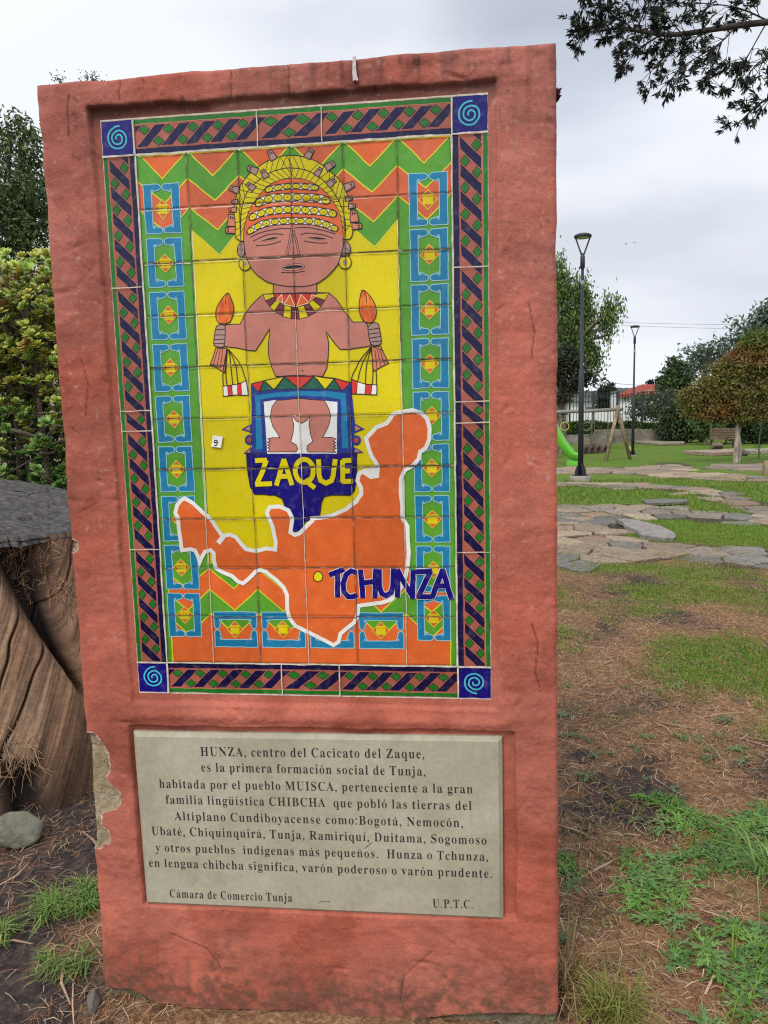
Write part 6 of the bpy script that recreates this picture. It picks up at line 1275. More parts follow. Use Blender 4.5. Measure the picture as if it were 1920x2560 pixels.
# dark tree behind the shrub, left, and the one whose tips show over the monument
tree('tree', 'dark leafy tree behind the succulent shrub on the left', 'tree', foot_at(70, 8.5), on_plane(60, 620, 8.5), pb((0, 0, 1), 8.5, [(30, 440, 60, 110), (80, 470, 50, 110), (52, 345, 22, 50), (20, 350, 25, 30), (85, 370, 22, 45), (-40, 470, 80, 140), (15, 570, 80, 80), (90, 580, 70, 80), (-80, 620, 80, 90), (150, 520, 70, 110), (60, 650, 90, 60), (48, 303, 7, 16)], dens=.95),
     (.085, .032), OLIVE, 41, .11, .085, 22)
tree('tree', 'slim tree hidden behind the monument with only its twig tips above the top', 'tree', foot_at(200, 7.0), on_plane(200, 330, 7), pb((0, 0, 1), 7.0, [(148, 200, 5, 16), (150, 222, 8, 12), (235, 196, 16, 9), (225, 212, 12, 8), (190, 330, 60, 80), (250, 400, 80, 90)], dens=4.),
     (.035, .014), OLIVE, 42, .06, .05, 18)
# weeping tree behind the near lamp
tree('weeping_tree', 'tall green weeping tree rising behind the nearer street lamp', 'tree', foot_at(1400, 36), on_plane(1405, 900, 36), pb(K6, 36, [(60, 410, 35, 50), (90, 530, 70, 70), (40, 650, 80, 110), (190, 660, 70, 80), (240, 590, 45, 60), (90, 800, 100, 90), (230, 790, 60, 80), (300, 740, 40, 50), (420, 740, 45, 50), (490, 710, 45, 40), (450, 820, 40, 50), (425, 920, 14, 45), (380, 800, 35, 30), (120, 960, 110, 80), (270, 930, 50, 80), (290, 1050, 55, 90), (330, 1130, 40, 60), (385, 1080, 25, 22), (150, 1100, 90, 80)], dens=.52),
     (.24, .075), [(.042, .07, .022), (.078, .125, .032), (.13, .20, .05), (.19, .28, .08)], 43, .28, .26, 26, droop=.8)
tree('tree', 'dark small leaved tree standing lower in front of the weeping tree', 'tree', foot_at(1385, 33), on_plane(1400, 1020, 33), pb(K6, 33, [(100, 1080, 80, 90), (60, 1180, 80, 90), (180, 1180, 60, 80), (120, 1290, 110, 70), (260, 1240, 60, 60), (370, 1260, 28, 22), (70, 1400, 70, 40), (60, 1510, 45, 30)], dens=.42),
     (.20, .10), [(.018, .024, .014), (.028, .036, .018), (.045, .052, .024)], 44, .16, .18, 18)
# trees round the white house
tree('conifer', 'dark narrow conifer in front of the far white wall', 'tree', foot_at(1506, 62), on_plane(1508, 985, 62), pb(K6, 62, [(400, 1330, 26, 30), (402, 1390, 34, 45), (395, 1450, 42, 40)], dens=2.5), (.32, .12), [(.015, .028, .015), (.025, .042, .02)], 45, .15, .2, 20)
tree('tree', 'dark green tree with a pointed top at the right end of the red roof', 'tree', foot_at(1690, 50), on_plane(1690, 960, 50), pb(K6, 50, [(945, 1125, 20, 26), (950, 1200, 50, 50), (925, 1270, 55, 50), (1030, 1180, 35, 50), (1010, 1270, 50, 45), (880, 1330, 50, 40), (980, 1350, 70, 50)], dens=1.1),
     (.34, .15), [(.03, .055, .02), (.055, .09, .03), (.085, .125, .045)], 46, .2, .25, 22)
tree('tree', 'grey green loose tree showing above the left side of the reddish crown', 'tree', foot_at(1760, 46), on_plane(1765, 900, 46), pb(K6, 46, [(1050, 1030, 38, 22), (1130, 1060, 60, 45), (1210, 1040, 70, 50), (1290, 1040, 45, 35), (1265, 975, 14, 12), (1160, 1120, 60, 50), (1100, 1190, 45, 35), (1330, 1090, 60, 40), (1240, 1130, 80, 50)], dens=.42),
     (.28, .13), [(.07, .105, .075), (.11, .15, .11), (.17, .21, .16)], 47, .2, .3, 15)
tree('tree', 'tall grey green tree behind the reddish crown at the right edge', 'tree', foot_at(1905, 44), on_plane(1905, 880, 44), pb(K6, 44, [(1400, 815, 28, 18), (1400, 960, 60, 40), (1470, 900, 70, 60), (1560, 850, 60, 50), (1620, 800, 60, 70), (1690, 720, 60, 70), (1600, 780, 25, 25), (1500, 980, 90, 50), (1640, 920, 100, 90), (1720, 830, 90, 120)], dens=.45),
     (.28, .13), [(.065, .10, .07), (.10, .145, .105), (.15, .195, .145)], 48, .2, .3, 15)
def rusty(C, cc, rng):
    f = fbm(C[:, 0] * .9 + C[:, 1] * .6, C[:, 2] * 1.1, 1.0, 3, 161); hi_ = sstep(3.1, 4.6, C[:, 2])
    r = np.clip(f * 2.0 - .22 - .7 * hi_ + rng.normal(0, .18, len(f)), 0, 1)[:, None]; br = np.clip(.62 - .9 * hi_ + rng.normal(0, .35, len(f)), 0, 1)[:, None]
    cc = cc * (1 - br) + np.array([.20, .145, .045]) * rng.uniform(.6, 1.3, (len(f), 1)) * br
    return cc * (1 - r) + np.array([.23, .10, .032]) * rng.uniform(.6, 1.25, (len(f), 1)) * r
tp0 = on_ground(1838, 1158)
yr = tp0[1]
red_tree = tree('tree', 'broad tree with rust red and olive leaves and a pale forked trunk', 'tree', tp0, on_plane(1845, 1040, yr), pb(K6, yr, [(1500, 1160, 130, 100), (1620, 1100, 140, 140), (1380, 1240, 110, 90), (1250, 1300, 110, 80), (1150, 1370, 100, 70), (1080, 1430, 75, 50), (1300, 1420, 140, 80), (1450, 1380, 150, 100), (1600, 1330, 120, 130), (1200, 1490, 120, 50), (1600, 1010, 110, 90), (1450, 1470, 150, 60), (1720, 1150, 140, 160), (1740, 1380, 120, 90), (1360, 1150, 60, 50), (1600, 1460, 90, 50), (1390, 1545, 110, 35), (1540, 1540, 120, 40), (1250, 1520, 90, 35), (1100, 1480, 60, 35), (1480, 1080, 80, 60), (1560, 960, 70, 60), (1680, 960, 90, 80), (1040, 1500, 45, 30), (1020, 1370, 40, 30), (1180, 1290, 40, 30), (1290, 1180, 45, 35), (1420, 1070, 45, 35), (1500, 1000, 40, 35)], dens=.72),
     (.115, .065), [(.07, .09, .02), (.10, .13, .028), (.14, .165, .04), (.105, .18, .034)], 49, .085, .125, 34, bark=M_palebark, colour_at=rusty, spread=.30)
s2b = MB(); s2b.tube([tp0 + [.13, .02, -.05], on_plane(1850, 1120, yr + .1), on_plane(1846, 1085, yr + .1), on_plane(1858, 1030, yr + .1)], [.085, .07, .06, .045], 8)
s2b.build('second_stem', M_palebark, red_tree, True, tp0)
# bushes
BUSH = [(.026, .042, .02), (.042, .066, .026), (.066, .098, .036), (.09, .12, .05)]
def bush(label, y, lst, leaf, cols, seed, dens=1., clump=.16, per=20, base_px=None, group=None):
    bl = pb(K6, y, lst, dens=dens); u = K6[0] + lst[0][0] * K6[2]; b = foot_at(u, y)
    return tree('bush', label, 'bush', b, b + [0, 0, .5], bl, leaf, cols, seed, .05, clump, per)
bush('leafy bush in front of the white house and behind the far lamp', 48.6, [(750, 1440, 110, 70), (690, 1400, 60, 40), (850, 1400, 90, 70), (650, 1500, 70, 40), (760, 1520, 110, 50), (860, 1500, 80, 60), (900, 1430, 60, 70), (600, 1530, 40, 25)], (.26, .12), [(.045, .07, .03), (.075, .11, .045), (.11, .15, .065)], 51, .36, .22, 15)
bush('large dark bush below the left side of the reddish crown', 45, [(970, 1580, 110, 80), (1060, 1600, 90, 70), (1000, 1500, 90, 60), (920, 1520, 60, 60), (900, 1610, 60, 40), (1130, 1560, 60, 60), (960, 1665, 120, 40), (1060, 1675, 90, 40), (880, 1655, 60, 40)], (.22, .10), BUSH[:3], 52, 1.3, .18, 22)
bush('light green bush behind the wooden bench', 42, [(1180, 1560, 70, 45), (1240, 1530, 60, 50), (1130, 1590, 50, 40), (1200, 1610, 60, 30), (1170, 1650, 70, 45), (1250, 1650, 60, 45)], (.2, .09), [(.05, .085, .025), (.075, .12, .035), (.10, .15, .05)], 53, 1., .16, 18)
bush('dark bush directly behind the pale forked trunk', 43, [(1350, 1570, 90, 50), (1420, 1540, 80, 50), (1300, 1600, 70, 40), (1400, 1620, 80, 40), (1370, 1665, 100, 40)], (.2, .09), BUSH[:2], 54, 1.3, .16, 20)
bush('dark green bush between the reddish tree and the right edge', 42.5, [(1560, 1590, 100, 70), (1640, 1570, 80, 80), (1510, 1540, 60, 50), (1720, 1590, 90, 80), (1560, 1650, 90, 40), (1560, 1690, 120, 35), (1680, 1690, 90, 40)], (.2, .09), [(.018, .034, .014), (.03, .052, .018)], 55, 1.4, .16, 22)
# sapling with its thin stem
sp0 = on_ground(1897, 1146); ys = sp0[1]
tree('sapling', 'thin young sapling with a pale green stem at the right edge', 'tree', sp0, on_plane(1906, 1055, ys), pb(K6, ys, [(1640, 1560, 26, 40), (1625, 1500, 22, 30), (1610, 1620, 30, 22), (1560, 1640, 30, 16), (1590, 1780, 16, 18), (1640, 1460, 22, 30)], dens=1.2), (.11, .05), [(.06, .10, .045), (.09, .14, .06)], 56, .022, .10, 8,
     bark=mat('green_stem', (.16, .20, .09), .8), trunk_pts=[sp0, on_plane(1898, 1100, ys), on_plane(1904, 1055, ys), on_plane(1912, 1000, ys)], limbs=False)
# overhanging branches top right: a fine-leaved tree whose trunk stands outside the picture
yb = 3.4
tb = np.array([6.6, yb + .8, float(height(6.6, yb + .8))])
oh = empty('overhanging_tree', tb); tag(oh, 'fine leaved tree whose dark branches hang into the top right corner', 'tree')
KT = (1380, 0, .32550); rngb = np.random.default_rng(61)
bmb = MB(); crownC, crownD = [], []
Pb = lambda x, y, dy=0.: on_plane(KT[0] + x * KT[2], KT[1] + y * KT[2], yb + dy)
forks = tb + [-.25, -.1, 4.4]
bmb.tube([tb - [0, 0, .2], tb + [.05, 0, 2.0], forks, tb + [-.2, .1, 6.5]], [.17, .13, .10, .05], 10)
def branch(pts, r0, r1, start=None):
    Q = smooth_poly(([start] if start is not None else []) + pts, False, 2); bmb.tube(Q, list(np.linspace(r0, r1, len(Q))), 6); return np.array(Q)
B1 = branch([Pb(2300, 120), Pb(1659, 165), Pb(1300, 215), Pb(1000, 265), Pb(830, 268), Pb(640, 235), Pb(500, 215), Pb(350, 245), Pb(230, 240)], .024, .003, forks)
B2 = branch([Pb(1420, 195), Pb(1300, 330), Pb(1150, 420), Pb(980, 520), Pb(900, 640)], .006, .0015)
B3 = branch([Pb(1000, 262), Pb(900, 150), Pb(860, 60), Pb(880, -60)], .005, .0015)
B4 = branch([Pb(640, 235), Pb(520, 150), Pb(380, 60), Pb(300, -40)], .0045, .0012)
B5 = branch([Pb(1659, 160), Pb(1450, 60), Pb(1250, 30), Pb(1050, 20)], .006, .0015)
B6 = branch([Pb(2400, 500), Pb(1900, 690), Pb(1700, 740), Pb(1580, 800), Pb(1480, 900), Pb(1420, 960)], .016, .0015, tb + [-.2, -.1, 3.4])
B7 = branch([Pb(1650, 170), Pb(1560, 330), Pb(1480, 470), Pb(1390, 540)], .005, .0015)
B8 = branch([Pb(1900, 250), Pb(1640, 440), Pb(1540, 520), Pb(1470, 630)], .006, .0015)
B9 = branch([Pb(830, 268), Pb(720, 340), Pb(620, 420), Pb(560, 480)], .007, .002)
B10 = branch([Pb(640, 235), Pb(700, 120), Pb(720, 20), Pb(690, -40)], .007, .002)
B11 = branch([Pb(1150, 245), Pb(1060, 350), Pb(880, 420), Pb(740, 570)], .005, .0012)
B12 = branch([Pb(1300, 330), Pb(1250, 470), Pb(1200, 600), Pb(1160, 670)], .006, .002)
leafV, leafT = [], []
def sprig(p, d, L, rng):
    """pinnate tuft: fine leaflets fanning from a short twig"""
    d = d / np.linalg.norm(d); e = p + d * L; bmb.tube([p, e], [.0016, .0009], 4)
    for k in range(rng.integers(12, 19)):
        f_ = rng.uniform(.15, 1); q = p + (e - p) * f_; dd = d * .9 + rng.normal(0, .42, 3); dd[2] -= .25; dd /= np.linalg.norm(dd); crownC.append(q + dd * .022); crownD.append(dd)
def dress(B, n, t0, rng, side=1.0, L=.11):
    m = len(B)
    for k in range(n):
        i = int(rng.uniform(t0, 1) * (m - 2)); t_ = B[i + 1] - B[i]; t_ /= np.linalg.norm(t_); p = B[i] + (B[i + 1] - B[i]) * rng.random()
        d = t_ * .8 + rng.normal(0, .75, 3) * side; d[2] -= .04; d /= np.linalg.norm(d); e = p + d * L * rng.uniform(.5, 1.4)
        bmb.tube([p, e], [.0026, .0013], 4)
        for _ in range(rng.integers(1, 4)): sprig(p + (e - p) * rng.uniform(.5, 1), d + rng.normal(0, .5, 3), .05 * rng.uniform(.6, 1.3), rng)
for B_, n_, t_ in ((B1, 84, .40), (B2, 36, .15), (B3, 18, .2), (B4, 24, .1), (B5, 26, .1), (B6, 26, .42), (B7, 14, .25), (B8, 16, .2), (B9, 12, .3), (B10, 12, .2), (B11, 18, .2), (B12, 12, .3)):
    dress(B_, n_, t_, rngb)
C = np.array(crownC); Dd = np.array(crownD); n_ = len(C)
s_ = np.cross(Dd, rngb.normal(size=(n_, 3))); s_ /= np.linalg.norm(s_, axis=1)[:, None]; l_ = rngb.uniform(.030, .052, (n_, 1)); w_ = rngb.uniform(.007, .013, (n_, 1))
V = np.stack([C - Dd * l_ / 2, C + s_ * w_ / 2, C + Dd * l_ / 2, C - s_ * w_ / 2], 1).reshape(-1, 3)
cc = np.array([(.018, .024, .02), (.026, .036, .022), (.05, .07, .02)])[rngb.choice(3, n_, p=[.5, .38, .12])]
bmb.build('trunk', mat('dark_bark', (.05, .042, .038), .95, noise=(30, .3)), oh, True, tb)
np_mesh('crown', V, np.arange(n_ * 4).reshape(-1, 4), M_leaf, oh, col=np.repeat(cc, 4, 0), local=tb)
# little dry sprig on the right edge of the monument
dp = px(1398, 238, .12); dmb = MB(); rs = np.random.default_rng(3)
for k in range(16):
    a_ = np.array([dp[0] - .012, .12 + rs.uniform(-.02, .02), dp[1] + rs.uniform(-.012, .012)]); d_ = np.array([rs.uniform(.25, 1), rs.normal(0, .4), rs.uniform(-.3, 1)]); d_ /= np.linalg.norm(d_); L_ = rs.uniform(.012, .024)
    s_ = np.cross(d_, rs.normal(size=3)); s_ /= np.linalg.norm(s_); m_ = a_ + d_ * L_ * .5
    dmb.add([a_, m_ + s_ * .005, a_ + d_ * L_, m_ - s_ * .005], [(0, 1, 2, 3)])
o = dmb.build('dry_sprig', mat('dry_crimson_leaf', (.075, .02, .022), .8), None, False, (dp[0], .12, dp[1])); o.location = (dp[0], .12, dp[1]); tag(o, 'tiny dark red dry sprig sticking out from the upper right edge of the monument', 'plant')

# ------------------------------------------------------------------ succulent shrub on the left
M_succ = mat('succulent_leaf', (.2, .24, .04), rough=.42, spec=.4, attr='tint', noise=(60, .12), transl=.10)
rsx = np.random.default_rng(71); ysx = 2.35
sb = on_plane(110, 1250, ysx); sb = np.array([sb[0] - .05, ysx, float(height(sb[0], ysx))])
shrub = empty('succulent_shrub', sb); tag(shrub, 'yellow green succulent shrub with fleshy rosettes beside the left of the monument', 'shrub')
SV, SF, ST = [], [], []; bb_ = 0; smb = MB()
# leaf template: obovate, cupped, thick
lt = []
for f_, w in ((0, .16), (.35, .42), (.7, .62), (.92, .45), (1.0, .12)):
    lt += [(f_, -w / 2, .07 * f_ * f_), (f_, 0, -.05 + .10 * f_ * f_), (f_, w / 2, .07 * f_ * f_)]
lt = np.array(lt); lf = [(3 * i + j, 3 * i + j + 1, 3 * i + 4 + j, 3 * i + 3 + j) for i in range(4) for j in (0, 1)]
def rosette(p, ax, R, col):
    global bb_
    ax = ax / np.linalg.norm(ax); t1 = np.cross(ax, [.3, .9, .1]); t1 /= np.linalg.norm(t1); t2 = np.cross(ax, t1)
    nl = rsx.integers(11, 17)
    for k in range(nl):
        f_ = k / nl; an = k * 2.399 + rsx.uniform(-.2, .2); op = .25 + 1.05 * f_; L = R * (.55 + .55 * f_) * rsx.uniform(.85, 1.15)
        rad = t1 * math.cos(an) + t2 * math.sin(an); d = rad * math.sin(op) + ax * math.cos(op); s_ = np.cross(ax, rad); u_ = np.cross(d, s_)
        q = p + ax * R * .25 * (1 - f_) + (lt[:, :1] * d + lt[:, 1:2] * s_ - lt[:, 2:3] * u_) * L
        SV.append(q); SF.extend([tuple(i + bb_ for i in x_) for x_ in lf]); bb_ += len(lt)
        ST.append(np.tile(col * (1.05 - .25 * f_) * rsx.uniform(.85, 1.15), (len(lt), 1)))
trunks = []
for k in range(6):
    u = rsx.uniform(-60, 190); q = on_plane(u, rsx.uniform(820, 1000), ysx + rsx.uniform(.05, .35)); s0 = sb + [rsx.uniform(-.45, .3), rsx.uniform(.15, .4), -.05]
    m_ = (s0 + q) / 2 + rsx.normal(0, .07, 3); smb.tube(smooth_poly([s0, m_, q], False, 1), [.022, .020, .018, .016, .014, .012], 7); trunks += [s0 * .3 + q * .7, s0 * .15 + q * .85, m_, q] + [q + rsx.normal(0, .12, 3) * [1, .6, 1] for _ in range(5)]
smb.tube([on_plane(30, 1075, 2.2), on_plane(70, 1085, 2.25), on_plane(104, 1100, 2.3), on_plane(150, 1060, 2.35)], [.012, .012, .010, .008], 7)
smb.tube([on_plane(104, 1100, 2.3), on_plane(120, 1150, 2.3)], [.010, .010], 7)
trunks = np.array(trunks)
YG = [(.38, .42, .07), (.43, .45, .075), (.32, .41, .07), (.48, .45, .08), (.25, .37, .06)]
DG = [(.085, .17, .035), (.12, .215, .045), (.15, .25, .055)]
for k in range(1500):
    v = rsx.uniform(612, 1240); u = rsx.uniform(-170, 205)
    edge_ = 612 + 55 * abs(float(vnoise(u / 60, 0, 1, 7))) + max(0, (u - 60)) * .35
    if v < edge_: continue
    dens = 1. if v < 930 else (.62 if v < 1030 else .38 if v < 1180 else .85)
    if rsx.random() > dens: continue
    y_ = ysx + rsx.uniform(-.30, .40); p = on_plane(u, v, y_)
    ax = np.array([rsx.normal(0, .35), -.55 + rsx.normal(0, .3), .9]); R = rsx.uniform(.034, .052)
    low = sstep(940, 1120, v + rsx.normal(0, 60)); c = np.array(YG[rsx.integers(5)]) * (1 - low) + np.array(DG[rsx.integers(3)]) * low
    if rsx.random() < .05 and low < .5: c = np.array([.28, .165, .04])
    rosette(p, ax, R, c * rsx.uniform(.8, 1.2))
    if k % 3: continue
    j = trunks[np.argmin(np.linalg.norm(trunks - p, axis=1))]; m_ = p * .45 + j * .55 + rsx.normal(0, .03, 3) - [0, 0, .03]
    smb.tube([j, m_, p - ax * .01], [.0075, .0055, .004], 5)
smb.build('branches', M_bark, shrub, True, sb)
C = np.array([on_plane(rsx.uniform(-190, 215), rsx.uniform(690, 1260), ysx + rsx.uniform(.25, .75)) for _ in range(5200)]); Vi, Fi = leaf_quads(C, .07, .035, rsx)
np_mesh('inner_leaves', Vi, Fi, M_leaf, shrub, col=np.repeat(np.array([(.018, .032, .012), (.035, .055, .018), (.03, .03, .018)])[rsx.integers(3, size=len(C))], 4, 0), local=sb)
np_mesh('foliage', np.vstack(SV), np.array(SF), M_succ, shrub, col=np.vstack(ST), local=sb, smooth=True)

# ------------------------------------------------------------------ tree stump on the left
stc = on_ground(-130, 1985); stc = np.array([stc[0], stc[1] + .38, 0.0])
stump = empty('tree_stump', stc); tag(stump, 'big weathered tree stump with a grey flat cut top left of the monument', 'stump')
M_wood = mat('weathered_stump_wood', (.2, .14, .09), rough=.9, attr='tint', noise=(40, .25), bump=[(140, .6, .004), (500, .5, .0015)])
M_cut = mat('grey_cut_wood', (.09, .09, .095), rough=.85, ramp=(11, [(.3, (.030, .028, .027)), (.5, (.060, .055, .053)), (.7, (.12, .105, .095))], 2.5), aniso=(1, 3.5, 1), noise=(60, .2), bump=[(40, .5, .008), (160, .4, .003)])
NA, NH = 900, 200
def top_z(x, y): return 1.225 + .13 * (y - stc[1]) - .12 * (x - stc[0])   # the cut leans towards the viewer
TH, HH = np.meshgrid(np.linspace(0, 2 * math.pi, NA, endpoint=False), np.linspace(0, 1, NH))
# grain twists down to the right as it flares
thp = TH + .95 * (1 - HH)
R_ = .53 * (1 + .24 * (1 - HH) ** 2.2) * (1 + .10 * np.cos(2 * thp + .6) + .06 * np.cos(3 * thp + 2) + .03 * np.cos(7 * thp))
g_ = fbm(thp * 5, HH * 1.2, 1.0, 4, 171); g_ = g_ - g_[:, :1] * sstep(6.0, 6.28, TH) + 0
rdg = 1 - np.abs(fbm(thp * 9 + 1.5 * fbm(thp * 3, HH * 2, 1, 2, 172), HH * 1.6, 1, 4, 173)) * 2.2
R_ = R_ + .026 * g_ + .006 * rdg + .005 * fbm(thp * 45, HH * 2.5, 1, 3, 175)
# hollows: a rotted pocket under the rim on the right front, a cavity at the lower left
ang = lambda u, v: math.atan2(*(on_plane(u, v, stc[1] - .42)[[1, 0]] - stc[[1, 0]])) % (2 * math.pi)
a1, a2 = ang(80, 1470), ang(-18, 1880)
dA = (TH - a1 + .55 * (HH - .78) + math.pi) % (2 * math.pi) - math.pi
h1 = np.exp(-((dA) / (.03 + .13 * sstep(.45, .95, HH))) ** 2) * sstep(.36, .55, HH) * sstep(1.0, .965, HH)
dB = (TH - a2 + math.pi) % (2 * math.pi) - math.pi
h2 = np.exp(-(dB / .10) ** 2) * sstep(.26, .16, HH)
R_ = R_ - .17 * np.clip(h1 * 1.5, 0, 1) - .15 * np.clip(h2 * 1.4, 0, 1)
cr_ = np.zeros_like(R_)
for q in (a1 - .42, a1 - .25, a1 - .62, a1 + .35, a1 - .85, a1 - .08, a1 - .33, a1 + .16, a1 - .52):       # long drying cracks
    dq = (thp - q - .1 * np.sin(HH * 5 + q * 9) * .5 + math.pi) % (2 * math.pi) - math.pi; cr_ += np.exp(-((dq + .02 * vnoise(HH * 14, HH * 0, 1, 6)) / .008) ** 2) * sstep(.12, .3, HH)
R_ -= .030 * np.clip(cr_, 0, 1)
XS = stc[0] + R_ * np.cos(TH) + .10 * (1 - HH); YS = stc[1] + R_ * np.sin(TH) * .9
ZS = HH * top_z(XS, YS) - .05 * (1 - HH)
warm = np.array([.215, .13, .083]); pale = np.array([.285, .21, .145]); dark_ = np.array([.03, .022, .019])
m_ = sstep(-.3, .5, fbm(thp * 3, HH * 1.5, 1, 3, 177))[..., None]
TS = warm * (1 - m_) + pale * m_
TS = TS * (1 + .65 * fbm(thp * 40, HH * 3.0, 1, 5, 178) + .5 * fbm(thp * 6, HH * 5, 1, 4, 183) + .30 * fbm(thp * 160, HH * 3.0, 1, 2, 182) - .35 * sstep(.1, -.5, rdg))[..., None]
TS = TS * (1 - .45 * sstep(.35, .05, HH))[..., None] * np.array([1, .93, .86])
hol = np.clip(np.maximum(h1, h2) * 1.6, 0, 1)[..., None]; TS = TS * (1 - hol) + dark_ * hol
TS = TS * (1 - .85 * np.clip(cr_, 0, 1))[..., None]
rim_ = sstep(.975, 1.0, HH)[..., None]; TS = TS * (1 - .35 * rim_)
V = np.stack([XS, YS, ZS], -1).reshape(-1, 3); ii = np.arange(NA * NH).reshape(NH, NA); i2 = np.roll(ii, -1, 1)
F = np.stack([ii[:-1], i2[:-1], i2[1:], ii[1:]], -1).reshape(-1, 4)
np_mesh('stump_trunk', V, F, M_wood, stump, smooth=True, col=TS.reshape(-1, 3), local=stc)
NR = 90; rr_ = np.linspace(0, 1.012, NR); TR, RR = np.meshgrid(np.linspace(0, 2 * math.pi, NA, endpoint=False), rr_)
Rt = np.where(RR > .6, R_[-1][None, :], R_[-1].mean()) + .0 * TR
Rt = np.maximum(Rt, .40) + .010 * fbm(np.cos(TR) * 9, np.sin(TR) * 9, 1, 3, 179)
XT = stc[0] + Rt * RR * np.cos(TR); YT = stc[1] + Rt * RR * np.sin(TR) * .9
ZT = top_z(XT, YT) + .012 + .006 * fbm(XT, YT, 14, 3, 181)
cq = np.array([px(u, v, 0) for u, v in ()]) if False else None
ca, cb_ = on_plane(55, 1280, stc[1] - .12)[:2], on_plane(140, 1245, stc[1] + .02)[:2]         # gash in the top
ab = cb_ - ca; tt = np.clip(((XT - ca[0]) * ab[0] + (YT - ca[1]) * ab[1]) / (ab @ ab), 0, 1); dd_ = np.hypot(XT - ca[0] - tt * ab[0], YT - ca[1] - tt * ab[1])
ZT -= .05 * np.exp(-(dd_ / .016) ** 2)
ck = sum(np.exp(-((((TR - q + .10 * fbm(RR * 4, RR * 0 + q, 1, 2, 187)) + math.pi) % (2 * math.pi) - math.pi) * RR / .010) ** 2) * sstep(.25, .5, RR) for q in (a1 - .1, a1 + .5, a1 + 1.1, a1 - .8, a1 + 1.9, a1 + 2.7))
ZT = ZT - .018 * np.clip(ck, 0, 1) + .004 * np.sin(RR * 60 + 3 * fbm(XT, YT, 6, 2, 189))
ZT = ZT - .03 * np.clip((RR - .93) / .08, 0, 1) ** 2
V = np.stack([XT, YT, ZT], -1).reshape(-1, 3); ii = np.arange(NA * NR).reshape(NR, NA); i2 = np.roll(ii, -1, 1)
F = np.stack([ii[:-1], i2[:-1], i2[1:], ii[1:]], -1).reshape(-1, 4)
np_mesh('cut_top', V, F, M_cut, stump, smooth=True, local=stc)
M_fib = mat('straw_fibre', (.30, .19, .11), .85, noise=(40, .4))
# frayed fibres hanging in the pocket and at the lower cavity
rf = np.random.default_rng(81)
def fibres(px_list, n, yoff, L, cols_dir):
    fmb = MB()
    for k in range(n):
        a_, h_ = px_list; i_ = int((a_ + rf.normal(0, yoff)) / (2 * math.pi) * NA) % NA; j_ = int(np.clip(h_ + rf.normal(0, .05), .02, .985) * (NH - 1)); p = np.array([XS[j_, i_], YS[j_, i_], ZS[j_, i_]]) + rf.normal(0, .012, 3)
        d = np.array([rf.normal(0, .7), rf.normal(-.2, .3), -1 + rf.normal(0, .6)]); d /= np.linalg.norm(d); l = L * rf.uniform(.4, 1.3); q = p + d * l * .5 + rf.normal(0, .012, 3); e = p + d * l + rf.normal(0, .012, 3)
        fmb.tube([p, q, e], [.0017, .0014, .0008], 4)
    fmb.build('loose_fibres', M_fib, stump, False, stc)['kind'] = 'stuff'
fibres((a1, .96), 120, .12, .05, None); fibres((a1 + .03, .84), 90, .06, .05, None)
fibres((a1 + .22, .80), 70, .04, .06, None)
fibres((a2, .27), 110, .07, .10, None)

# ------------------------------------------------------------------ street lamps
M_dark = mat('dark_metal', (.030, .034, .040), rough=.45, spec=.5, noise=(12, .2), metallic=.3)
M_conc = mat('concrete', (.30, .275, .22), rough=.9, noise=(14, .25), bump=[(60, .5, .006)])
M_lens = mat('lamp_lens', (.42, .45, .42), rough=.25, spec=.5)
l0 = on_ground(1451, 1203)
lamp = empty('street_lamp', l0); tag(lamp, 'taller nearer dark street lamp standing on a concrete footing by the path', 'street lamp', 'street lamps in the park')
hl = float(on_plane(1475, 588, l0[1])[2] - l0[2])
def part(mb, name, m, smooth=True): return mb.build(name, m, lamp, smooth)
q = MB(); q.lathe((0, 0, 0), [(.23, -.25), (.23, .10), (.225, .13), (.0, .131)], 24); part(q, 'concrete_footing', M_conc)
q = MB(); q.lathe((0, 0, .13), [(.20, 0), (.20, .014), (.0, .0145)], 24)
for k in range(4):
    an = k * math.pi / 2 + .3; c_, s_ = math.cos(an), math.sin(an)
    f_ = lambda r, z, w: (r * c_ - w * s_, r * s_ + w * c_, .145 + z)
    q.add([f_(.05, 0, -.008), f_(.135, 0, -.008), f_(.135, .10, -.008), f_(.06, .26, -.008), f_(.05, 0, .008), f_(.135, 0, .008), f_(.135, .10, .008), f_(.06, .26, .008)], [(0, 1, 2, 3), (7, 6, 5, 4), (1, 5, 6, 2), (2, 6, 7, 3), (0, 3, 7, 4)])
part(q, 'base_plate', M_dark, False)
q = MB(); q.lathe((0, 0, 0), [(.064, .14), (.060, hl * .46), (.042, hl * .468), (.032, hl * .86), (.032, hl * .87), (.052, hl * .872), (.052, hl * .915), (.03, hl * .93)], 16); part(q, 'pole', M_dark)
q = MB()
for s_ in (-1, 1): q.tube([(0, 0, hl * .912), (s_ * .035, 0, hl * .93), (s_ * .165, 0, hl - .02)], [.020, .019, .017], 8)
part(q, 'fork', M_dark)
q = MB(); q.lathe((0, 0, hl), [(.0, .046), (.06, .045), (.13, .034), (.18, .012), (.195, -.012), (.19, -.036), (.175, -.045)], 28); hd = part(q, 'lamp_head', M_dark)
q = MB(); q.lathe((0, 0, hl), [(.172, -.040), (.12, -.052), (.0, -.056)], 24); o = q.build('lens', M_lens, hd, True)
q = MB(); q.lathe((0, 0, hl * .80), [(.0400, 0), (.0400, .12), (.037, .121)], 14); part(q, 'pale_band', mat('pale_band', (.22, .24, .25), .6))
def copy_tree(o, parent=None):
    c = o.copy(); COL.objects.link(c); c.parent = parent
    for ch in list(o.children): copy_tree(ch, c)
    return c
kids = [o for o in COL.objects if o.parent == lamp]
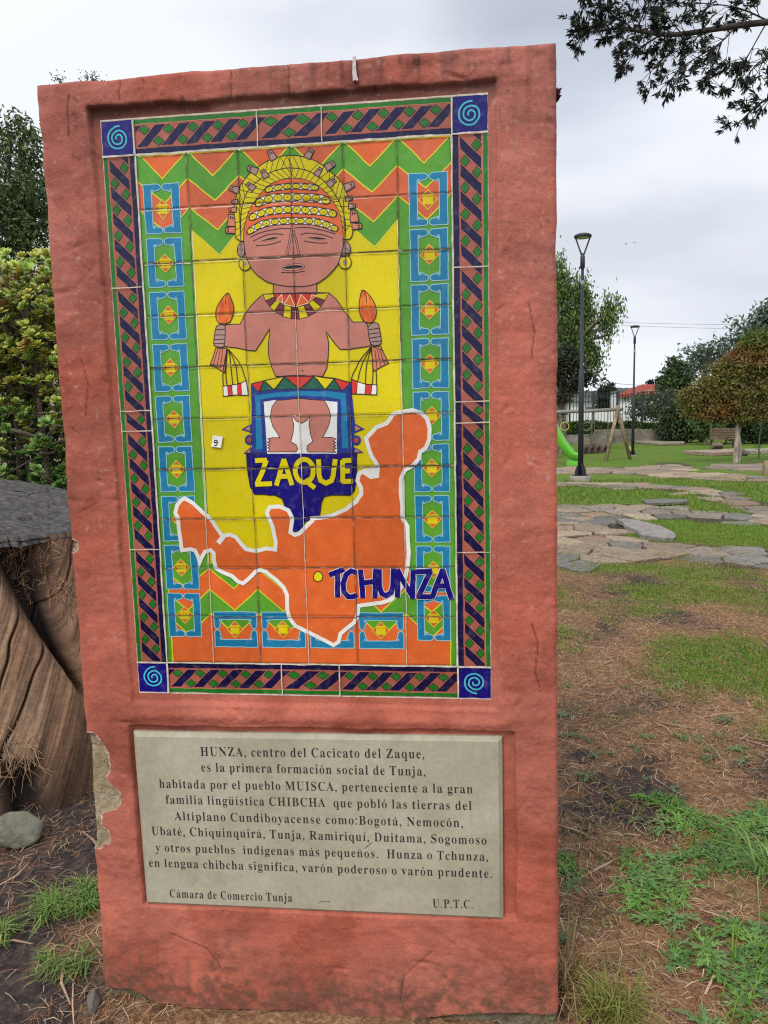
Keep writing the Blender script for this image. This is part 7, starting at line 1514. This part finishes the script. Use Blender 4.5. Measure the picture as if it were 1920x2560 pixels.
l2 = copy_tree(lamp); yl2 = 34.0; g_ = foot_at(1584, yl2)
l2.location = (g_[0], yl2, float(on_plane(1585, 1138, yl2)[2]) - .12); l2['label'] = 'farther slim dark street lamp standing on the lawn in front of the bushes'
h2_ = float(on_plane(1586, 816, yl2)[2] - l2.location.z); l2.scale = (h2_ / hl,) * 3; l2.rotation_euler = (0, 0, .2)

# ------------------------------------------------------------------ playground
M_log = mat('log_wood', (.24, .19, .12), rough=.9, ramp=(9, [(.3, (.12, .09, .055)), (.5, (.24, .18, .11)), (.7, (.36, .29, .19))]), aniso=(1, 1, .3), bump=[(30, .6, .01)])
M_logg = mat('grey_log', (.2, .185, .16), rough=.9, noise=(10, .3), bump=[(30, .6, .01)])
M_rope = mat('rope', (.20, .18, .14), .9); M_yel = mat('yellow_paint', (.50, .42, .06), .5); M_green = mat('green_plastic', (.13, .46, .04), rough=.32, spec=.5, coat=.2, noise=(3, .08))
b0 = on_ground(1513, 1153); ysw = b0[1]
sw = empty('log_swing_set', b0); tag(sw, 'wooden log swing frame with splayed legs and a long crossbar', 'swing frame')
W_ = lambda u, v, dy=0.: on_plane(u, v, ysw + dy)
q = MB(); q.tube([W_(1290, 1034, .25), W_(1395, 1030, .25), W_(1480, 1027, .25), W_(1556, 1023, .25)], .075, 10); q.build('crossbar', M_logg, sw, True, b0)
for a_, e_ in ((W_(1545, 1018, .25), b0), (W_(1544, 1020, .25), W_(1579, 1158, .9)), (W_(1300, 1020, .25), W_(1272, 1158, 0)), (W_(1300, 1020, .25), W_(1335, 1160, .9))):
    q = MB(); q.tube([a_ + (a_ - e_) * .03, e_ - [0, 0, .1]], [.07, .08], 10); q.build('leg', M_log, sw, True, b0)
q = MB(); q.tube([W_(1571, 1118, .85), W_(1574.5, 1128, .87)], .086, 10); q.build('yellow_band', M_yel, sw, True, b0)
for i, u in enumerate((1412, 1468)):
    p0 = W_(u, 1031, .25); rg0 = W_(u, 1066, .25); r = empty('hanging_ring', p0); tag(r, ('yellow' if i == 0 else 'grey') + ' ring hanging on a rope from the swing crossbar' + (' beside the slide' if i == 0 else ' right of the near lamp'), 'ring', 'rings on the swing frame')
    q = MB(); q.tube([p0 - [0, 0, .07], rg0 + [0, 0, .17]], .012, 5); q.build('rope', M_rope, r, True, p0)
    q = MB(); q.tube([rg0 + [.17 * math.cos(t_), 0, .17 * math.sin(t_)] for t_ in np.linspace(0, 2 * math.pi, 25)], .018, 6, 0, False); q.build('ring', M_yel if i == 0 else M_logg, r, True, p0)
p0 = W_(1483, 1031, .25); r = empty('swing', p0); tag(r, 'small swing seat on two ropes between the ring and the splayed legs', 'swing')
for u in (1479, 1487):
    q = MB(); q.tube([W_(1483, 1031, .25) + [(u - 1483) * .008, 0, -.06], W_(u, 1111, .25)], .011, 5); q.build('rope', M_rope, r, True, p0)
q = MB(); q.box(W_(1483, 1112, .25), (.10, .16, .02)); q.build('seat', M_dark, r, False, p0)
p0 = W_(1521, 1029, .25); q = MB(); q.tube([p0, W_(1520, 1068, .25), W_(1517, 1108, .25)], .013, 5); o = q.build('hanging_rope', M_rope, None, True, p0); o.location = p0; tag(o, 'single thin rope hanging from the crossbar just left of the splayed legs', 'rope')
# slide
s0 = on_ground(1440, 1162); ysl = s0[1]; sl_ = empty('slide', s0); tag(sl_, 'bright green plastic slide curving down beside the right edge of the monument', 'slide')
Wl = lambda u, v, dy=0.: on_plane(u, v, ysl + dy)
cen = smooth_poly([Wl(1350, 1030), Wl(1385, 1085), Wl(1400, 1112), Wl(1418, 1136), Wl(1432, 1147), Wl(1452, 1150)], False, 2)
prof = [(-.30, .20), (-.30, .24), (-.24, .24), (-.22, .04), (-.12, 0), (.12, 0), (.22, .04), (.24, .24), (.30, .24), (.30, .20), (.25, .0), (.13, -.05), (-.13, -.05), (-.25, .0)]
vs_ = []
for i, p in enumerate(cen):
    t_ = cen[min(i + 1, len(cen) - 1)] - cen[max(i - 1, 0)]; t_ /= np.linalg.norm(t_); sd = np.array([0.35, 1.0, 0]); sd -= t_ * (sd @ t_); sd /= np.linalg.norm(sd); up = np.cross(t_, sd); up = up if up[2] > 0 else -up
    vs_ += [p + sd * a_ + up * b_ for a_, b_ in prof]
n_ = len(prof); q = MB(); q.add(vs_, [(i * n_ + k, i * n_ + (k + 1) % n_, (i + 1) * n_ + (k + 1) % n_, (i + 1) * n_ + k) for i in range(len(cen) - 1) for k in range(n_)] + [tuple(range(n_)), tuple(range((len(cen) - 1) * n_, len(cen) * n_))])
q.build('chute', M_green, sl_, True, s0)
q = MB(); a_, e_ = Wl(1416, 1146), Wl(1452, 1164)
q.box((a_ + e_) / 2 - [0, 0, .06], (abs(e_[0] - a_[0]) / 2, .22, .13)); q.build('foot', M_green, sl_, False, s0)
q = MB()
for u in (1352, 1362): q.tube([Wl(u, 1165, .2 if u > 1355 else -.2), Wl(u, 1035, .2 if u > 1355 else -.2)], .05, 8)
q.build('ladder_posts', M_log, sl_, True, s0)
# half-buried tyres
M_tyre = mat('dusty_tyre', (.13, .09, .07), rough=.95, noise=(8, .3), bump=[(40, .6, .01)])
for i, (u, lab) in enumerate(((1462, 'first half buried dusty tyre nearest the lamp pole'), (1477, 'second half buried tyre from the near lamp pole'), (1492, 'third half buried tyre from the near lamp pole'), (1509, 'half buried tyre farthest right, nearest the swing legs'))):
    p = on_ground(u, 1134 - i * 1.0); r_ = .46; q = MB(); vs_ = []; nA, nB = 20, 10
    for k in range(nA + 1):
        an = math.pi * (k / nA) * 1.16 - .25; cdir = np.array([math.cos(an), 0, math.sin(an)])
        for j in range(nB):
            f_ = 2 * math.pi * j / nB; vs_.append(cdir * (r_ - .12 + .12 * math.cos(f_)) + np.array([0, .15 * math.sin(f_), 0]))
    q.add(vs_, [(k * nB + j, k * nB + (j + 1) % nB, (k + 1) * nB + (j + 1) % nB, (k + 1) * nB + j) for k in range(nA) for j in range(nB)])
    o = q.build('half_buried_tyre', M_tyre, None, True); o.location = p; o.rotation_euler = (0, 0, .95); tag(o, lab, 'tyre', 'half buried tyres')
# bench
bq = on_ground(1806, 1119); M_bw = mat('bench_wood', (.13, .085, .055), rough=.85, noise=(9, .3), bump=[(20, .4, .01)])
bench = empty('park_bench', bq, -.12); tag(bench, 'brown slatted wooden bench behind the reddish tree trunk', 'bench')
q = MB()
for k in range(4): q.box((0, .12 + .03 * k, .56 + .13 * k), (.62, .02, .050))
q.build('backrest', M_bw, bench)
q = MB()
for k in range(4): q.box((0, -.30 + .12 * k, .45), (.62, .05, .02))
q.build('seat', M_bw, bench)
for sx in (-.52, .52):
    for sy in (-.26, .14):
        q = MB(); q.box((sx, sy, .215 if sy < 0 else .50), (.035, .03, .215 if sy < 0 else .50)); q.build('leg', M_bw, bench)
# low brown stump cut by the right edge
p = on_ground(1921, 1186); q = MB(); q.lathe((0, 0, -.1), [(.16, 0), (.145, .15), (.13, .30), (.11, .40), (.09, .42), (.0, .425)], 14)
o = q.build('small_stump', M_log, None, True); o.location = p; tag(o, 'short brown stump cut off by the right edge of the picture', 'stump')

# ------------------------------------------------------------------ boundary: stone wall, hedge, fence, houses, hill
M_wall = mat('rough_stone_wall', (.15, .13, .10), rough=.95, ramp=(1.6, [(.3, (.07, .065, .05)), (.5, (.15, .13, .10)), (.7, (.22, .20, .16))]), noise=(7, .3), bump=[(5, .8, .06)])
yw = 46.0
def wall_strip(mb, us, vt, vb, y, th, m=0):
    """upright wall whose top and base follow pixel profiles"""
    P = [(on_plane(u, a_, y), on_plane(u, b_, y)) for u, a_, b_ in zip(us, vt, vb)]; n = len(P)
    vs_ = [p[0] for p in P] + [p[1] - [0, 0, .3] for p in P]; vs_ += [p + [0, th, 0] for p in vs_]
    f = []
    for i in range(n - 1): f += [(i, i + 1, n + i + 1, n + i), (2 * n + i, 3 * n + i, 3 * n + i + 1, 2 * n + i + 1), (i, 2 * n + i, 2 * n + i + 1, i + 1)]
    f += [(0, n, 3 * n, 2 * n), (n - 1, 3 * n - 1, 4 * n - 1, 2 * n - 1)]
    mb.add(vs_, f, m)
q = MB(); us = [1250, 1395, 1440, 1484, 1490, 1530, 1580, 1660, 1720]; wall_strip(q, us, [1092, 1088, 1087, 1085, 1074, 1073, 1072, 1074, 1076], [1106, 1106, 1106, 1106, 1106, 1106, 1108, 1110, 1112], yw, .4)
o = q.build('stone_wall', M_wall, None, False); tag(o, 'low rough grey stone retaining wall behind the swing frame', 'wall')
# dry soil strip under the wall is part of the ground; hedge above it
hr = np.random.default_rng(91); us_ = hr.uniform(1300, 1720, 5200); vt_ = 1054 + 3 * np.sin(us_ / 17) + (us_ > 1545) * 2; vb_ = np.where(us_ < 1484, 1085, 1073)
vv_ = vt_ + (vb_ - vt_) * hr.uniform(0, 1, 5200); C = np.array([on_plane(a_, b_, yw + .5 + c_) for a_, b_, c_ in zip(us_, vv_, hr.uniform(-.15, .35, 5200))])
V, F = leaf_quads(C, .26, .13, hr); cc = np.array([(.03, .065, .012), (.05, .10, .016), (.08, .11, .02), (.02, .04, .012)])[hr.integers(4, size=5200)]
hb = on_plane(1500, 1080, yw + .5); hedge = empty('hedge', hb); tag(hedge, 'low clipped green hedge on top of the stone wall under the fence', 'hedge')
np_mesh('foliage', V, F, M_leaf, hedge, col=np.repeat(cc, 4, 0), local=hb)
q = MB(); us = [1300, 1400, 1484, 1560, 1640, 1720]; wall_strip(q, us, [1060, 1058, 1058, 1058, 1058, 1058], [1088, 1086, 1080, 1074, 1074, 1074], yw + .45, .3); q.build('woody_core', mat('hedge_core', (.020, .035, .010), .95, noise=(2, .4)), hedge, False, hb)
# metal fence
yf = yw + 1.2; fb_ = on_plane(1483, 1082, yf); fence = empty('metal_fence', fb_); tag(fence, 'dark metal railing fence with tall posts and thin bars along the park edge', 'fence')
Wf = lambda u, v: on_plane(u, v, yf)
for u in (1424, 1483, 1544, 1606, 1668):
    q = MB(); q.box((Wf(u, 978) + Wf(u, 1085)) / 2, (.055, .055, float(Wf(u, 978)[2] - Wf(u, 1085)[2]) / 2)); q.build('post', M_dark, fence, False, fb_)
q = MB()
for u in np.arange(1395, 1700, 7.7): q.tube([Wf(u, 980 + (u > 1545) * -3), Wf(u, 1070)], .019, 4)
for v in (990, 1060): q.box((Wf(1390, v) + Wf(1700, v)) / 2, (float(Wf(1700, v)[0] - Wf(1390, v)[0]) / 2, .016, .02))
q.build('bar_panel', M_dark, fence, False, fb_)
M_frz = mat('pale_metal', (.30, .31, .29), .5); q = MB()
for v in (984, 988, 992, 996): q.tube([Wf(1398, v), Wf(1411, v)], .022, 4)
for k in range(2): q.tube([Wf(1416 + 5.2 * i, (984 if (i + k) % 2 else 996)) for i in range(5)], .022, 4)
q.tube([Wf(1450 + 6.5 * math.cos(t_), 994 + 9.5 * math.sin(t_)) for t_ in np.linspace(0, 2 * math.pi, 17)], .025, 4, 0, False)
q.tube([Wf(1450 + 3 * math.cos(t_), 994 + 4.5 * math.sin(t_)) for t_ in np.linspace(0, 2 * math.pi, 13)], .02, 4, 0, False)
q.build('pattern_frieze', M_frz, fence, False, fb_)
# houses
M_white = mat('white_wash', (.62, .62, .60), rough=.9, noise=(.8, .06), bump=[(4, .2, .02)]); M_tile = mat('red_roof_tile', (.34, .075, .045), rough=.85, noise=(3, .25)); M_glass = mat('dark_window', (.10, .115, .13), rough=.2, spec=.5)
yh = 58.0
h0 = foot_at(1600, yh); house = empty('white_house', h0); tag(house, 'white two storey house with a red tiled roof behind the fence', 'house')
Wh = lambda u, v, d=0.: on_plane(u, v, yh + d)
q = MB(); us = [1546, 1720]; wall_strip(q, us, [985, 965], [1085, 1085], yh, 8.0); wl = q.build('wall', M_white, house, False, h0)
q = MB(); Lr = [Wh(1539, 989, -.4), Wh(1726, 968, -.4), Wh(1726, 962, 4.), Wh(1604, 962.5, 4.)]
q.add(Lr + [p - [0, 0, .18] for p in Lr], [(0, 1, 2, 3), (4, 7, 6, 5), (0, 4, 5, 1), (0, 3, 7, 4), (1, 5, 6, 2), (2, 6, 7, 3)])
Rr = [Wh(1604, 962.4, 4.), Wh(1726, 961.9, 4.), Wh(1726, 975, 8.4), Wh(1560, 985, 8.4)]; q.add(Rr, [(0, 1, 2, 3)])
for i in range(24):
    f_ = (i + .5) / 24; a_ = np.array(Lr[0]) * (1 - f_) + np.array(Lr[1]) * f_; e_ = np.array(Lr[3]) * (1 - f_) + np.array(Lr[2]) * f_; q.tube([a_ + [0, 0, .03], e_ + [0, 0, .03]], .05, 5)
q.build('roof', M_tile, house, False, h0)
for u0, u1, v0, v1 in ((1561, 1570, 991, 1002), (1640, 1652, 985, 1000), (1600, 1610, 988, 1000)):
    q = MB(); a_, e_ = Wh(u0, v0, -.05), Wh(u1, v1, -.05); q.box((a_ + e_) / 2, (abs(e_[0] - a_[0]) / 2, .05, abs(e_[2] - a_[2]) / 2)); w_ = q.build('window', M_glass, house, False, h0)
    q = MB(); q.box((a_ + e_) / 2 - [0, .06, 0], (.02, .02, abs(e_[2] - a_[2]) / 2)); q.build('frame', M_white, w_, False, h0)
q = MB(); wall_strip(q, [1230, 1395, 1470, 1546], [1033, 1031, 1030, 1028], [1075, 1075, 1075, 1075], yh - 1.5, .3); o = q.build('perimeter_wall', M_white, None, False); tag(o, 'long white garden wall left of the house behind the fence', 'wall')
yh2 = 72.; h1_ = foot_at(1480, yh2); hs = empty('far_house', h1_); tag(hs, 'white house block with a pale red roof left of the conifer', 'house')
q = MB(); wall_strip(q, [1380, 1500], [1003, 1003], [1075, 1075], yh2, 5.0); q.build('wall', M_white, hs, False, h1_)
q = MB(); a_, e_ = on_plane(1378, 1003, yh2 - .2), on_plane(1503, 1003, yh2 - .2); q.box((a_ + e_) / 2 + [0, 2.6, .06], (float(e_[0] - a_[0]) / 2, 2.9, .08)); q.build('roof', mat('grey_roof', (.16, .16, .17), .9), hs, False, h1_)
q = MB(); a_, e_ = on_plane(1463, 1023, yh2 - .1), on_plane(1500, 1018, yh2 - .1); q.box((a_ + e_) / 2, (float(e_[0] - a_[0]) / 2, .06, .14)); q.build('window', M_glass, hs, False, h1_)
yh3 = 66.; h3_ = foot_at(1535, yh3); hs = empty('small_house', h3_); tag(hs, 'small house with a dull pink tiled roof just left of the white house', 'house')
q = MB(); wall_strip(q, [1524, 1552], [1018, 1018], [1075, 1075], yh3, 4.0); q.build('wall', M_white, hs, False, h3_)
q = MB(); Lr = [on_plane(1521, 1019, yh3 - .3), on_plane(1554, 1019, yh3 - .3), on_plane(1554, 1004, yh3 + 2), on_plane(1526, 1004, yh3 + 2)]; q.add(Lr + [p + [0, 2.2, -.5] for p in Lr], [(0, 1, 2, 3), (3, 2, 6, 7), (0, 3, 7, 4), (1, 5, 6, 2)]); q.build('roof', mat('pink_roof', (.33, .14, .11), .9, noise=(3, .2)), hs, False, h3_)
# hill
yhl = 330.; us = np.arange(-2600, 4600, 9.); vtop = np.interp(us, [-2600, 250, 1000, 1395, 1470, 1530, 1600, 1700, 1800, 2000, 2600, 4600], [1075, 1048, 1000, 982, 978, 972, 966, 972, 985, 990, 985, 960]) + 2.0 * vnoise(us / 22, us * 0, 1, 9) + 1.0 * vnoise(us / 6, us * 0, 1, 10)
Vh, nj = [], 9
for j in range(nj):
    f_ = j / (nj - 1); yy = 190 + (yhl - 190) * f_
    for u, v in zip(us, vtop):
        top_ = on_plane(u, v, yhl); Vh.append((top_[0] * (yy / yhl) ** .9, yy, -1.5 + (top_[2] + 1.5) * sstep(0, 1, f_) + .5 * float(vnoise(u / 9, j * 1.7, 1, 12)) * f_))
for u, v in zip(us, vtop):
    top_ = on_plane(u, v, yhl); Vh.append((top_[0] * 1.1, 420, -2))
ii = np.arange(len(Vh)).reshape(nj + 1, len(us)); F = np.stack([ii[:-1, :-1], ii[:-1, 1:], ii[1:, 1:], ii[1:, :-1]], -1).reshape(-1, 4)
M_hill = mat('wooded_hill', (.05, .06, .045), rough=.95, ramp=(.09, [(.3, (.030, .040, .034)), (.5, (.052, .063, .048)), (.7, (.085, .09, .06))]), noise=(.5, .35), bump=[(.35, 1., 2.)])
tag(np_mesh('hill', np.array(Vh), F, M_hill, smooth=True), kind='structure')
for i, (u, v, h_, lab) in enumerate(((1528, 965, 12, 'leftmost tiny tree on the hill skyline'), (1624, 958, 14, 'tiny round tree on the hill skyline above the red roof'), (1651, 954, 20, 'larger round tree on the skyline near the right end of the red roof'))):
    b_ = on_plane(u, v + h_ * .7, 300.); tree('skyline_tree', lab, 'tree', b_ - [0, 0, 1], b_, pb((0, 0, 1), 300., [(u, v, h_ * .55, h_ * .55), (u + 2, v + h_ * .5, h_ * .6, h_ * .45)], dens=22), (1.1, .6), [(.02, .035, .022), (.035, .052, .03)], 95 + i, .25, .4, 12, group='trees on the hill skyline', limbs=False)
# garden building behind the left trees
q = MB(); yg = 13.; wall_strip(q, [-250, 180], [682, 676], [1130, 1130], yg, .4); o = q.build('tan_wall', mat('tan_render', (.32, .24, .16), .9, noise=(2, .15), bump=[(9, .4, .02)]), None, False); tag(o, 'tan rendered wall glimpsed between the succulent shrub and the dark tree', 'wall')
# overhead cables
M_cable = mat('cable', (.12, .125, .13), .7)
for i, (pts, lab) in enumerate((([(1300, 795), (1545, 806), (1700, 810), (1840, 812), (2100, 806)], 'upper thin cable crossing the sky behind the far lamp'), ([(1300, 803), (1545, 813), (1700, 819), (1840, 822), (2100, 818)], 'lower thin cable crossing the sky just under the upper one'), ([(1380, 945), (1510, 956), (1600, 964), (1700, 968)], 'thin cable sloping over the far hill towards the red roof'))):
    yc = 90. if i < 2 else 75.; P = smooth_poly([on_plane(u, v, yc) for u, v in pts], False, 2); q = MB(); q.tube(P, .016 if i < 2 else .02, 4)
    o = q.build('overhead_cable', M_cable, None, True); tag(o, lab, 'cable', 'overhead cables')
# two birds
for i, (u, v, s_, lab) in enumerate(((1565, 610, .42, 'darker small bird gliding left of the other between the lamps'), (1586, 607, .34, 'fainter small bird flying right of the darker one'))):
    p = on_plane(u, v, 120.); q = MB(); q.tube([(-.30, 0, 0), (-.18, 0, .01), (0, 0, 0), (.2, 0, -.02), (.34, 0, -.03)], [.02, .09, .12, .07, .02], 8)
    for sg in (-1, 1): q.add([(-.12, 0, .04), (.16, 0, .03), (.08, sg * .42, .20), (-.06, sg * .45, .24), (.10, sg * .85, .12)], [(0, 1, 2, 3), (3, 2, 4)]) ; q.add([(-.12, 0, .02), (.16, 0, .01), (.08, sg * .42, .18), (-.06, sg * .45, .22), (.10, sg * .85, .11)], [(3, 2, 1, 0), (4, 2, 3)])
    q.add([(.30, 0, -.03), (.55, -.10, -.03), (.58, .10, -.03)], [(0, 1, 2)])
    o = q.build('bird', mat('bird_feathers', (.09, .09, .10), .9), None, True); o.location = p; o.scale = (s_ * 1.3,) * 3; o.rotation_euler = (.25, 0, .6 + i); tag(o, lab, 'bird', 'birds in the sky')
